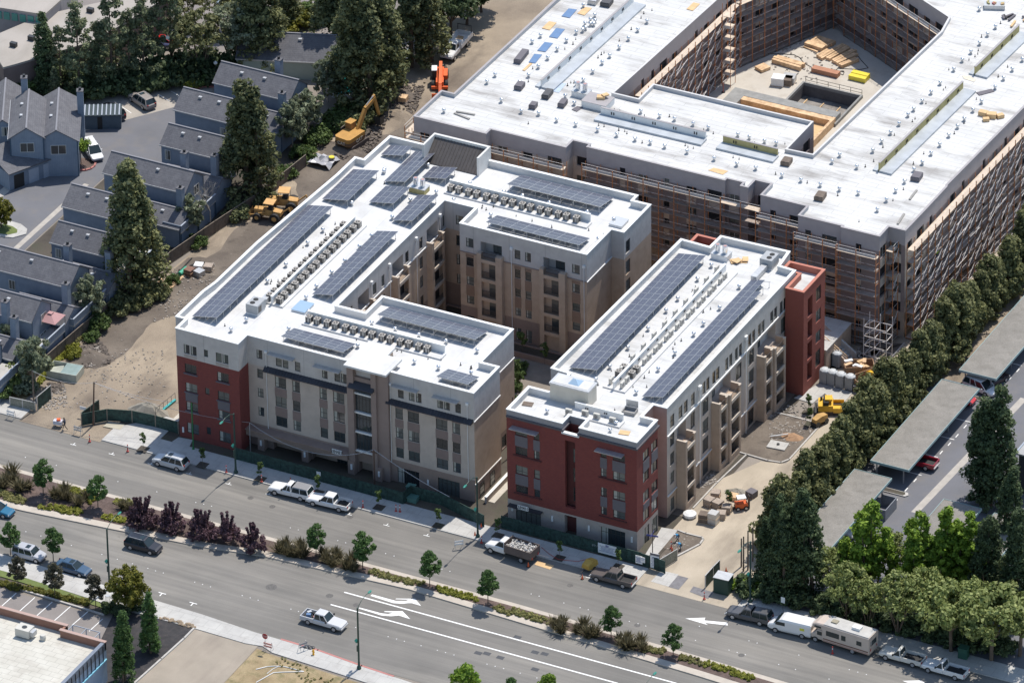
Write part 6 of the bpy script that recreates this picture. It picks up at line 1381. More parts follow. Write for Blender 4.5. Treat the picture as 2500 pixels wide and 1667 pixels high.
# ------------------------------------------------------------------ townhouses, carports, other buildings, fences
sid=layered('blue_siding',(.20,.245,.31),(.24,.285,.35),.8,(.14,.17,.21),1.2,.3,seams=(40,.25,.86,.02))
sidL=mat('pale_blue_wall',(.34,.38,.44),.8,.06,.8)
trimB=mat('dark_blue_trim',(.045,.085,.13),.7,.05,1)
shing=layered('shingles',(.125,.125,.14),(.17,.17,.185),1.2,(.085,.085,.095),2.5,.5,seams=(.6,.28,.8,.03),fine=.25)
def house(label,x0,x1,yc,hw=2.5,ze=6.3,zr=8.2,chim=None,front='z',wins=((-.2,1.2,4.3,5.8),(-.6,1.0,1.4,3.0)),swins=(),group='blue townhouses',rot=0,cx=None):
    cx=(x0+x1)/2 if cx is None else cx; L=(x1-x0)/2
    T=thing('townhouse',label,'house',(cx,yc,0),rot,group)
    W_=MB(); A=[(-L,-hw),(L,-hw),(L,hw),(-L,hw)]
    for i in range(4): facade(W_,A[i],A[(i+1)%4],-.2,ze,[],lambda z:0)
    W_.mi=0
    for s in (-1,1): W_.poly([(s*L,-hw,ze),(s*L,hw,ze),(s*L,0,zr-.08)])
    W_.build('wall',sid,T)
    o=.28; rf=MB()
    sl_=(zr-ze)/hw
    ye=hw+o; zz_=zr-sl_*ye
    rf.add([(-L-.15,-ye,zz_),(L+.15,-ye,zz_),(L+.15,0,zr),(-L-.15,0,zr),(L+.15,ye,zz_),(-L-.15,ye,zz_),
            (-L-.15,-ye,zz_-.14),(L+.15,-ye,zz_-.14),(L+.15,0,zr-.14),(-L-.15,0,zr-.14),(L+.15,ye,zz_-.14),(-L-.15,ye,zz_-.14)],
           [(0,1,2,3),(3,2,4,5),(0,6,7,1),(1,7,8,2),(2,8,10,4),(4,10,11,5),(5,11,9,3),(3,9,6,0),(6,9,8,7),(9,11,10,8)])
    R_=rf.build('roof',shing,T)
    MB().box(-L-.16,-.12,zr-.03,L+.16,.12,zr+.05).build('ridge_cap',mat('ridge_grey',(.20,.20,.22),.8,.05,1),R_)
    MB().box(-L-.15,-ye-.06,zz_-.14,L+.15,-ye,zz_+.03).build('gutter',steel,R_)
    MB().box(L,-hw-.02,0,L+.05,-hw+.14,ze-.1).box(L,hw-.14,0,L+.05,hw+.02,ze-.1).build('corner_board',trimB,T)
    for (a,b,z0,z1) in wins: window(T,(L+.02,-hw),(L+.02,hw),a+hw,b+hw,z0,z1,'slide',frame=winW,depth=-.03,world=False)
    for (a,b,z0,z1) in swins: window(T,(-L,-hw-.02),(L,-hw-.02),a+L,b+L,z0,z1,'slide',frame=winW,depth=-.03,world=False)
    for (x,y) in ((-L*.4,-.9),(L*.2,-.9)):
        MB().box(x-.25,y-.2,zr-sl_*.9-.05,x+.25,y+.2,zr-sl_*.9+.22).build('roof_vent',steel,R_)
    if chim:
        for (x,y,z1) in chim:
            c=MB().box(x-.45,y-.45,0 if z1<0 else 2,x+.45,y+.45,abs(z1)).build('chimney',sid,T); MB().box(x-.5,y-.5,abs(z1),x+.5,y+.5,abs(z1)+.1).build('chimney_cap',shing,c); MB().tube((x,y,abs(z1)+.1),(x,y,abs(z1)+.5),.2,n=8).build('flue',dark,c)
    return T
house('blue townhouse farthest back, beside the pool house',-66.6,-54.2,39.0,2.6,chim=[(1.5,2.9,8.9)])
house('blue townhouse second from the top, left of the slender conifers',-67.8,-57.5,30.0,3.0,swins=((2.2,3.2,3.6,5),))
house('blue townhouse with pale window wall beside the turning area',-65.0,-56.0,20.6,2.6,5.9,7.8,swins=((-3.9,-3.0,3.4,5.0),))
house('blue townhouse right of the white minivan with chimney and skylight',-68.0,-54.9,9.5,2.6,chim=[(3.4,3.0,8.9)])
house('blue townhouse behind the big conifer cluster, upper',-68.5,-58.5,-.9,2.9)
house('blue townhouse behind the big conifer cluster, lower, with pale window wall',-65.4,-57.0,-10.0,2.5,5.9,7.8,swins=((-3.6,-2.6,3.4,4.9),))
house('blue townhouse with long double ridge at the left edge',-74,-56.6,-20.0,2.7,chim=[(5.2,3.1,8.9)],swins=((-1,0,3.4,4.9),))
house('blue townhouse with square chimney above the parasol',-68,-56.7,-30.3,2.6,chim=[(1.9,-3.1,8.6)])
house('lowest blue townhouse at the left edge',-70,-58,-41.5,2.6,5.4,7.2,chim=[(5.4,-2.9,6.6)])
for i,(yc,x0,x1) in enumerate(((34.5,-61,-53.3),(14.6,-62,-53.3),(4.5,-62,-53.2),(-15.0,-62,-53.6),(-25.2,-63,-54.6),(-36,-64,-56.5))):
    T=house('low grey roofed wing with tall chimney between blue townhouses, '+['uppermost','second','third','fourth','fifth','lowest'][i],x0,x1,yc,2.6,3.4,4.9,chim=[((x1-x0)/2-1.3,.4,8.0)],wins=(),group='low wings of the blue townhouses')
# deck walls along the fence side
dk=mat('deck_board',(.27,.27,.29),.8,.1,1); 
for i,(y0,y1,x) in enumerate(((-46,-39,-54.9),(-38,-28,-54.4),(-26.5,-17.5,-53.9),(-13,-4,-53.4),(2,12,-52.9))):
    T=thing('balcony_deck','raised blue grey deck with boarded wall on the garden side, '+ORD[i]+' from the street','deck',(x,(y0+y1)/2,0)); h=(y1-y0)/2
    MB().box(-3.0,-h,2.5,0,h,2.65).build('floor',conc,T); MB().box(-.1,-h,2.65,0,h,3.7).build('screen_wall',sid,T); MB().box(-.15,-h-.03,3.7,.05,h+.03,3.78).build('cap',sidL,T)
    MB().box(-3.0,-h,2.65,-.1,-h+.1,3.7).build('screen_wall',sid,T); MB().box(-2.9,-h+.1,-.1,-.25,h-.1,2.5).build('understorey',sid,T)
    for k in range(3): MB().box(-.14,-h+(2*h-.14)*k/2,0,0,-h+(2*h-.14)*k/2+.14,2.5).build('post',trimB,T)
p=q04(465,1320,5.2); T=thing('garden_gazebo','pink canopy gazebo on a deck between blue houses','gazebo',(p.x,p.y,2.65))
MB().add([(-1.5,-1.5,2.1),(1.5,-1.5,2.1),(1.5,1.5,2.1),(-1.5,1.5,2.1),(-.3,-.3,2.75),(.3,-.3,2.75),(.3,.3,2.75),(-.3,.3,2.75)],[(0,1,5,4),(1,2,6,5),(2,3,7,6),(3,0,4,7),(4,5,6,7)]).build('canopy',mat('pink_canvas',(.42,.24,.24),.8,.05,1),T)
MB().box(-.35,-.35,2.85,.35,.35,2.9).build('vent_cap',mat('pink_canvas',(.42,.24,.24)),T)
for a in (-1.4,1.4):
    for b in (-1.4,1.4): MB().tube((a,b,0),(a,b,2.15),.04).build('pole',dark,T)
# the house group at the upper left with garages (built by photo points on known heights)
def gable(label,px,q,zr,ze,L,hw,rot,wins=(),chim=None,garage=None):
    p=q(*px,zr); d=Vector((math.cos(rot),math.sin(rot),0)); c=p-d*L
    return house(label,-L,L,0,hw,ze,zr,wins=wins,chim=chim,rot=rot,group='blue townhouses with garages',cx=0) , (c.x,c.y)
for px,lab,L,hw,zr,ze,wn,ch in (((240,1172),'tall two storey blue house with two front windows at the left edge',5.5,2.4,8.2,6.6,((-1.0,1.0,4.2,5.7),(-1.0,1.0,1.3,2.8)),None),((515,1192),'tall blue house with gable window above the garages at the left',6,3.0,7.6,5.8,((-.9,1.3,3.6,5.1),),[(-2.0,3.2,9.4)])):
    T,(cx,cy)=gable(lab,px,q00,zr,ze,L,hw,R(-62),wn,ch); T.location=(cx,cy,0)
T=house('blue house roof with square chimney at the far left behind the garages',-6,6,0,2.6,5.2,7.0,chim=[(-1.5,2.9,9.6)],rot=R(-62)); p=q00(60,940,7.2); T.location=(p.x-1,p.y+1,0)
g=[q00(10,1568,0),q00(690,1560,0)]
a=q04(90,185);b=q04(680,-35)
d=b-a; T=thing('garage_block','low garage row with grey roof and open garage beside the estate road','garages',(a.x,a.y,0),math.atan2(d.y,d.x)); L=d.length
MB().box(0,0,0,L,5.5,2.7).build('wall',sid,T); MB().add([(-.2,-.3,2.7),(L+.2,-.3,2.7),(L+.2,5.6,4.2),(-.2,5.6,4.2),(-.2,-.3,2.85),(L+.2,-.3,2.85),(L+.2,5.6,4.35),(-.2,5.6,4.35)],[(4,5,6,7),(0,1,5,4),(1,2,6,5),(3,0,4,7)]).build('roof',shing,T)
for k in range(4):
    x=.8+k*(L-1)/4; MB().box(x,-.04,0,x+(L-1)/4-.8,0.0,2.2).build('garage_door',black if k==0 else sidL,T)
# estate shed
p=q00(770,1190); T=thing('bin_store','small dark shed with pale slatted lid roof beside the parked black car','shed',(p.x,p.y,0),R(28))
MB().box(0,0,0,5.4,3.0,2.2).build('wall',mat('shed_blue',(.07,.10,.13),.7,.1,1),T); MB().box(-.06,-.02,0,0,3,2.2).build('side_panel',sidL,T)
MB().box(-.1,-.15,2.2,5.5,3.1,2.32).build('roof',mat('shed_roof_dark',(.03,.05,.06),.6,0),T)
for k in range(9): MB().box(.1+k*.62,-.1,2.33,.28+k*.62,3.05,2.42).build('roof_slat',sidL,T)
MB().box(2.0,-.03,0,2.7,0,2.0).build('door',black,T)
# pool house and pool
pa=r0(275,575,3.0)
T=house('pale green pool house with grey gable roof behind the pool',-9,6,0,3.6,3.2,5.6,wins=(),group='estate buildings',cx=0,rot=R(20)); p=r0(430,330,5.6); T.location=(p.x-2,p.y,0); T['category']='pool house'
for c in T.children:
    if c.name.startswith('wall'): c.data.materials[0]=mat('pale_green_wall',(.36,.40,.34),.8,.05,1)
sheet('pool_deck',[r0(560,640),r0(700,900),r0(950,900),r0(950,640)],.01,conc); sheet('pool_water',[r0(650,660),r0(760,870),r0(900,850),r0(930,640)],.03,mat('pool_water',(.02,.42,.42),.1,.1,1))
T=thing('hot_tub','round pale tub beside the site fence under the conifers','tub',r0(1355,520)); MB().lathe((0,0,0),[(1.5,0),(1.5,.5),(1.3,.55),(.6,.6),(.5,1.0),(.1,1.1)],16).build('shell',mat('tub_blue',(.35,.42,.5),.6,.05,1),T)
# long low building top left
lo=layered('flat_roof_tan',(.33,.30,.265),(.40,.365,.33),.15,(.26,.235,.205),.3,.6,stretch=(1,.3,1),fine=.1)
T=thing('apartment_block','long low tan roofed block behind the pines at the top left','building',(0,0,0))
z_=6.0
P1=[q00(-60,480,z_),q00(-60,330,z_),q00(390,140,z_),q00(950,15,z_),q00(1400,-120,z_),q00(1560,-40,z_),q00(870,375,z_),q00(345,530,z_),q00(140,590,z_),q00(30,620,z_)]
P1=[(p.x,p.y) for p in P1]
bx=MB(); bx.prism(P1,-.1,z_-.3); bx.build('wall',mat('brown_wall',(.17,.13,.12),.85,.1,.6),T,fix=True)
MB().prism(P1,z_-.3,z_).build('roof',lo,T,fix=True)
for k,(x,y) in enumerate(((125,430),(290,370),(525,295),(830,115))):
    p=q00(x,y,z_); MB().box(p.x-.5,p.y-.3,z_,p.x+.5,p.y+.3,z_+.7).build('roof_unit',dark,T)
T2=thing('apartment_block','flat roofed block with green glazed top storey in the top left corner','building',(0,0,0))
P2=[q00(-80,60,7.5),q00(-80,-300,7.5),q00(700,-300,7.5),q00(560,0,7.5),q00(410,135,7.5)]; P2=[(p.x,p.y) for p in P2]
MB().prism(P2,-.1,7.2).build('wall',mat('grey_wall',(.26,.25,.26),.85,.1,.6),T2,fix=True); MB().prism(P2,7.2,7.5).build('roof',lo,T2,fix=True)
A=Vector(P2[0]);B=Vector(P2[4])
for k in range(6):
    a=A.lerp(B,.08+k*.15);b=A.lerp(B,.19+k*.15); d=(B-A).normalized(); n_=Vector((d.y,-d.x))
    MB().obox((*((a+b)/2+n_*.05),6.3),(b-a).length,.1,1.2,math.atan2(d.y,d.x)).build('window',mat('green_glazing',(.06,.25,.22),.2,.05,1),T2)
# carports on the east lot
cr=layered('gravel_roof',(.235,.22,.195),(.30,.28,.25),.35,(.19,.175,.15),.8,.6,fine=.35)
teal=mat('teal_fascia',(.30,.42,.42),.6,.05,1)
def carport(label,x0,y0,x1,y1,z=2.7):
    T=thing('carport',label,'carport',((x0+x1)/2,(y0+y1)/2,0),0,'carports in the east lot'); a,b=(x1-x0)/2,(y1-y0)/2
    MB().box(-a,-b,z-.12,a,b,z).build('roof',cr,T)
    MB().box(-a-.06,-b-.06,z-.3,-a,b+.06,z+.06).box(a,-b-.06,z-.3,a+.06,b+.06,z+.06).box(-a,-b-.06,z-.3,a,-b,z+.06).box(-a,b,z-.3,a,b+.06,z+.06).build('fascia',teal,T)
    n=max(1,int((y1-y0)/6))
    for k in range(n+1):
        y=-b+.7+(2*b-1.4)*k/n; MB().box(a-1.1,y-.07,0,a-.95,y+.07,z-.12).build('post',mat('post_grey',(.3,.3,.31),.6,0),T); MB().box(-a+.5,y-.07,0,-a+.65,y+.07,z-.12).build('post',_mc['post_grey'],T)
carport('long gravel roofed carport in the middle of the row beside the conifer screen',58.9,-10.3,64.4,12.6)
carport('gravel roofed carport nearest the street beside the conifer screen',57.9,-33.5,63.25,-13.2)
carport('gravel roofed carport at the far end beside the conifer screen',60.0,15.9,65.4,44)
carport('gravel roofed carport across the lane, left of the dark cypress',71.6,-25,77.0,-14.8)
carport('gravel roofed carport at the right edge, beyond its neighbour',79,-28,84,-15)
T=thing('bin_enclosure','grey metal bin enclosure under the end of the street side carport','enclosure',(64.2,-17.5,0)); MB().box(-1.2,-1.8,0,1.0,-1.7,1.7).box(-1.2,1.7,0,1.0,1.8,1.7).box(.9,-1.7,0,1.0,1.7,1.7).build('panel',mat('corrugated_grey',(.22,.23,.25),.5,.2,3),T)
for (x,y) in ((1145,1378),(1955,535)):
    p=t8(x,y); c=[(p.x+a,p.y+b) for a,b in ((-2.2,-.5),(2.0,-.5),(2.3,0),(2.0,.5),(-2.2,.5))]; slab('parking_island',c,0,.15,concP); slab('island_soil',[(a*.8+p.x*.2,b*.8+p.y*.2) for a,b in c],.1,.17,soil)
# dark building on the right edge
T=thing('house','dark grey house with pale trim and angled roof at the right edge','house',(84,4,0)); MB().box(-6,-9,-.1,12,6,6.0).build('wall',mat('slate_wall',(.045,.05,.06),.8,.1,1),T); MB().box(-6.4,-9.4,6.0,12,6.4,6.25).build('roof',mat('pale_roof',(.36,.36,.36),.8,.1,.6),T)
MB().box(-6.4,-9.5,6.0,-6.2,6.4,6.4).build('fascia',sidL,T); window(T,(-6,-9.02),(12,-9.02),1.5,4.5,2.5,5,'slide',frame=winW,depth=-.03,world=False)
T=thing('house','pale flat roofed house behind the dark grey one','house',(82,22,0)); MB().box(-6,-7,-.1,12,8,5).build('wall',mat('slate_wall',(.045,.05,.06)),T); MB().box(-6.3,-7.3,5,12,8.3,5.2).build('roof',_mc['pale_roof'],T)
# bottom left commercial building
T=thing('commercial_building','cream roofed building with brown parapet and blue side wall at the bottom left','building',(-20,-104,0))
A=[(-60,-96.2),(-14.7,-96.2),(-14.7,-97.4),(-8.4,-97.4),(-8.8,-130),(-60,-130)]
Wm=MB(); A_=A[::-1]
for i in range(6): facade(Wm,A_[i],A_[(i+1)%6],-.1,5.9,[],None)
Wm.build('wall',mat('pale_blue_render',(.30,.38,.50),.7,.06,.8),T,world=True)
MB().poly([(*p,5.0) for p in A_]).build('roof',layered('cream_roof',(.50,.48,.42),(.58,.56,.50),.3,(.40,.37,.32),.5,.6,seams=(1.6,1.0,.72,.04)),T,True)
brn=mat('brown_parapet',(.27,.14,.10),.8,.08,1)
MB().box(-60,-96.5,4.9,-14.7,-96.2,6.1).box(-15.0,-97.4,4.9,-14.7,-96.5,6.1).box(-15,-97.7,4.9,-8.4,-97.4,6.1).build('parapet',brn,T,True)
MB().box(-8.9,-130,4.9,-8.4,-97.4,6.1).build('coping',mat('blue_coping',(.16,.19,.24),.6,.1,2),T,True)
MB().box(-60,-96.6,6.1,-14.6,-96.1,6.2).box(-15.1,-97.8,6.1,-8.3,-97.3,6.2).build('coping',mat('pink_coping',(.40,.28,.24),.7,.05,1),T,True)
for k in range(26): MB().box(-8.36,-98.4-k*1.0,3.6,-8.28,-98.3-k*1.0,5.9).build('louvre',dark,T,True)
MB().box(-8.38,-130,3.5,-8.2,-97.6,3.65).build('trim',mat('sky_trim',(.2,.5,.65),.6,0),T,True)
p=b0(230,1130,5.0); T3=thing('rooftop_unit','beige packaged air conditioner on the cream roof at the bottom left','air handler',(p.x,p.y,5.0)); MB().box(-1,-.8,.2,1,.8,1.3).build('cabinet',cream,T3); MB().lathe((0,0,1.3),[(.35,0),(.35,.05)],12).build('fan_grille',dark,T3); MB().box(1.0,-.5,.4,1.5,.5,1.1).build('intake',steel,T3)
p=b0(395,1170,5.0); T3=thing('roof_vent','round ribbed vent on the cream roof at the bottom left','roof vent',(p.x,p.y,5.0)); MB().lathe((0,0,0),[(.35,0),(.35,.25),(.42,.3),(.38,.45),(.42,.5),(.3,.75)],12).build('cowl',cream,T3)
# ---- fences
fwood=mat('fence_board',(.13,.105,.085),.9,.25,2); fcap=mat('fence_rail',(.24,.20,.16),.9,.2,2)
def fence(name,label,pts,h,m,cap=None,step=2.4,post=None,z=0,top=True):
    T=thing(name,label,'fence',(pts[0][0],pts[0][1],z)); o=Vector((pts[0][0],pts[0][1],0)); pm=MB().box(-.06,-.06,0,.06,.06,h+.08).mesh('post',post or m)
    for a,b in zip(pts,pts[1:]):
        a=Vector((a[0],a[1],0))-o;b=Vector((b[0],b[1],0))-o; d=b-a; n=max(1,round(d.length/step)); r=math.atan2(d.y,d.x)
        for k in range(n):
            p=a+d*(k/n); q_=a+d*((k+1)/n); c=(p+q_)/2
            MB().obox((c.x,c.y,h/2+.05),d.length/n-.02,.03,h-.05,r).build('panel',m,T)
            inst('post',pm,T,p,(0,0,r))
        if top:
            c=(a+b)/2; MB().obox((c.x,c.y,h+.03),d.length,.09,.07,r).build('rail',cap or m,T)
        inst('post',pm,T,b,(0,0,r))
    return T
fence('wooden_fence','long weathered board fence between the townhouse gardens and the dirt site',[(-54.2,-41),(-54.0,-31),(-53.5,-20),(-52.4,-2),(-50.9,8),(-49.3,17),(-48.3,30)],1.9,fwood,fcap)
fence('wooden_fence','broken board fence by the tub under the conifers',[(-47.4,39),(-46.5,48)],1.9,fwood,fcap)
gn=mat('green_mesh_screen',(.012,.035,.03),.75,.35,2,col2=(.025,.06,.05))
g1=[q08(750,775),q08(985,730),q08(1215,745),q08(1430,790),q08(1640,850)]
fence('site_fence','green screened fence with torn holes beside the dirt entrance',[(p.x,p.y) for p in g1],1.9,gn,gn,post=fcap)
g2=[q08(750,760),q08(910,640)]; fence('site_fence','short green screen turned back behind the leaning utility pole',[(p.x,p.y) for p in g2],1.8,gn,gn,post=fcap)
g3=[q08(345,635),q08(470,530)]; fence('site_fence','open green screened gate by the left utility pole',[(p.x,p.y) for p in g3],2.2,gn,steel,post=steel)
g4=[q08(95,590),q08(325,640)]; fence('chain_fence','low chain link fence in front of the yellow weeds',[(p.x,p.y) for p in g4],1.4,mat('chain_mesh',(.22,.22,.18),.7,.3,4),steel,post=steel)
g5=[q08(2255,1140),r8(0,1070),r8(135,1190),r8(360,1250),r8(580,1290),r8(1075,1440),r8(1215,1310),r8(1460,1380),r8(1980,1540)]
g5=[(p.x,p.y) for p in g5]; g5=[(-19.2,-43.4),(-6,-43.4),(6.0,-43.5),(6.2,-41.6),(10.8,-41.5),(18.2,-43.8)]
fence('site_fence','long green screened fence along the beige street facade',g5,1.9,gn,gn,post=gn)
fence('site_fence','green screened fence with white scrawls along the red brick front',[(20.4,-42.9),(30,-42.9),(40.9,-42.9)],1.9,gn,gn,post=gn)
scr_=mat('white_scrawl',(.5,.52,.52),.7,0)
T=thing('graffiti','white scrawled graffiti on the green screen below the red block','graffiti',(36.0,-42.95,1.0)); mb=MB(); r_=random.Random(9)
for k in range(16): mb.tube((k*.17-2.2,0,r_.uniform(-.1,.1)),(k*.17-2.2+r_.uniform(-.1,.2),0,r_.uniform(.25,.45)),.025,n=3)
mb.build('stroke',scr_,T)
c1=[c5(120,1410),c5(440,1480)]
fence('site_fence','green and white panelled fence at the corner of the drive',[(41.0,-43.0),(44.6,-43.4)],1.9,gn,gn,post=gn,step=1.2)
g6=[b2(1350,540),b2(1515,440)]; fence('gate','open mesh gate folded along the planter at the drive',[(p.x,p.y) for p in g6],1.7,mat('chain_mesh',(.22,.22,.18)),steel,post=steel)
g7=[b2(1775,700),b2(1845,620),b2(1905,560)]; fence('site_fence','green screened gate leaf on the right of the drive',[(p.x,p.y) for p in g7],2.0,gn,steel,post=steel)
# garden retaining walls, side ramp
T=thing('planter_box','tan raised planter with dry plants behind the red fronted block','planter',(18.4,-29.5,0)); 
MB().box(-1.8,-3.2,0,2.0,-3.0,1.3).box(-1.8,3.0,0,2.0,3.2,1.3).box(-1.8,-3,0,-1.6,3,1.3).box(1.8,-3,0,2,3,1.3).build('wall',stT,T); MB().box(-1.6,-3,0,1.8,3,1.1).build('soil',mat('orange_soil',(.36,.22,.13),.95,.2,1),T)
for i,(y0,y1,x0,x1) in enumerate(((-21.5,-17,12.3,17.5),(-3.5,-1.2,0,11),(-1.2,3.8,-12,-8.5),(-10,-6,14,19))):
    T=thing('planter_box','low dark planter in the shaded court, '+ORD[i],'planter',((x0+x1)/2,(y0+y1)/2,.1)); a,b=(x1-x0)/2,(y1-y0)/2
    MB().box(-a,-b,0,a,-b+.2,.8).box(-a,b-.2,0,a,b,.8).box(-a,-b+.2,0,-a+.2,b-.2,.8).box(a-.2,-b+.2,0,a,b-.2,.8).build('wall',stD,T); MB().box(-a+.2,-b+.2,0,a-.2,b-.2,.6).build('soil',soil,T)
T=thing('garden_wall','cream retaining wall with white coping beside the beige block end','wall',(15.6,-32,0)); MB().box(0,-6.5,0,.3,6,1.0).build('wall',stB,T); MB().box(-.05,-6.5,1.0,.35,6,1.08).build('coping',copW,T)
T=thing('pergola','white slatted gate structure between the two blocks','pergola',(18.9,-33.5,0))
for k in range(14): MB().box(-.9,k*.35,2.6,.9,k*.35+.1,2.7).build('slat',copW,T)
for x in (-.8,.7):
    for y in (0,4.5): MB().box(x,y,0,x+.1,y+.1,2.6).build('post',copW,T)
# ------------------------------------------------------------------ vehicles
carglass=mat('car_glass',(.02,.032,.035),.06,0,spec=.5); lampW=mat('lamp_lens',(.7,.7,.68),.2,0); lampR=mat('tail_lens',(.4,.02,.02),.3,0); rimM=mat('wheel_rim',(.5,.5,.52),.35,0,metal=.6)
def paintm(name,c,metal=.0): 
    m=mat(name,c,.28,.0,1,metal); m.node_tree.nodes['Principled BSDF'].inputs['Coat Weight'].default_value=.6 if max(c)>.3 else .15; return m
_wh={}
def wheel(T,x,y,r=.36,w_=.24):
    if r not in _wh:
        t=MB(); rings=[]
        for yy,rr in ((-w_/2,r*.86),(-w_/2+.03,r),(w_/2-.03,r),(w_/2,r*.86)): rings.append([(rr*math.cos(k*math.pi/8),yy,rr*math.sin(k*math.pi/8)) for k in range(16)])
        t.loft(rings); rm=MB(); rm.loft([[(r*.6*math.cos(k*math.pi/6),yy,r*.6*math.sin(k*math.pi/6)) for k in range(12)] for yy in (-w_/2-.012,w_/2+.012)])
        _wh[r]=(t.mesh('wheel',black),rm.mesh('rim',rimM))
    o=inst('wheel',_wh[r][0],T,(x,y,r)); inst('rim',_wh[r][1],o)
def ring(x,w_,zb,zt,r=.12): return [(x,-w_*.9,zb),(x,-w_,zb+r),(x,-w_,zt-r),(x,-w_*.9,zt),(x,w_*.9,zt),(x,w_,zt-r),(x,w_,zb+r),(x,w_*.9,zb)]
def cabin(T,pm,x0,x1,x2,x3,w0,w1,z0,z1,glass=carglass,roof=True,pill=()):
    """greenhouse: rear base x0, rear top x1, front top x2, front base x3"""
    MB().add([(x0,-w0,z0),(x3,-w0,z0),(x3,w0,z0),(x0,w0,z0),(x1,-w1,z1),(x2,-w1,z1),(x2,w1,z1),(x1,w1,z1)],[(0,1,5,4),(1,2,6,5),(2,3,7,6),(3,0,4,7),(4,5,6,7)]).build('windows',glass,T)
    m=MB(); e=.02; t=.045
    m.loft([[(x1-.05,-w1*.93,z1-.02),(x1-.05,-w1*.8,z1+.05),(x1-.05,w1*.8,z1+.05),(x1-.05,w1*.93,z1-.02)],[(x1+.1,-w1-e,z1-.05),(x1+.1,-w1*.85,z1+.08),(x1+.1,w1*.85,z1+.08),(x1+.1,w1+e,z1-.05)],[(x2-.1,-w1-e,z1-.05),(x2-.1,-w1*.85,z1+.08),(x2-.1,w1*.85,z1+.08),(x2-.1,w1+e,z1-.05)],[(x2+.04,-w1*.93,z1-.03),(x2+.04,-w1*.8,z1+.03),(x2+.04,w1*.8,z1+.03),(x2+.04,w1*.93,z1-.03)]])
    for s in (-1,1):
        m.tube((x0,s*w0,z0),(x1,s*w1,z1),t+.02,n=4).tube((x3,s*w0,z0),(x2,s*w1,z1),t,n=4)
        for p in pill: m.tube((x0+(x3-x0)*p,s*(w0+.0),z0),(x1+(x2-x1)*p,s*(w1+.01),z1),t,n=4)
    m.build('roof',pm,T)
def lights(T,xf,xr,w_,zf,zr,h=.16):
    for s in (-1,1):
        MB().box(xf-.12,s*w_-.17,zf,xf+.02,s*w_+.17,zf+h).build('headlight',lampW,T); MB().box(xr-.02,s*w_-.1,zr,xr+.08,s*w_+.1,zr+.28).build('tail_light',lampR,T)
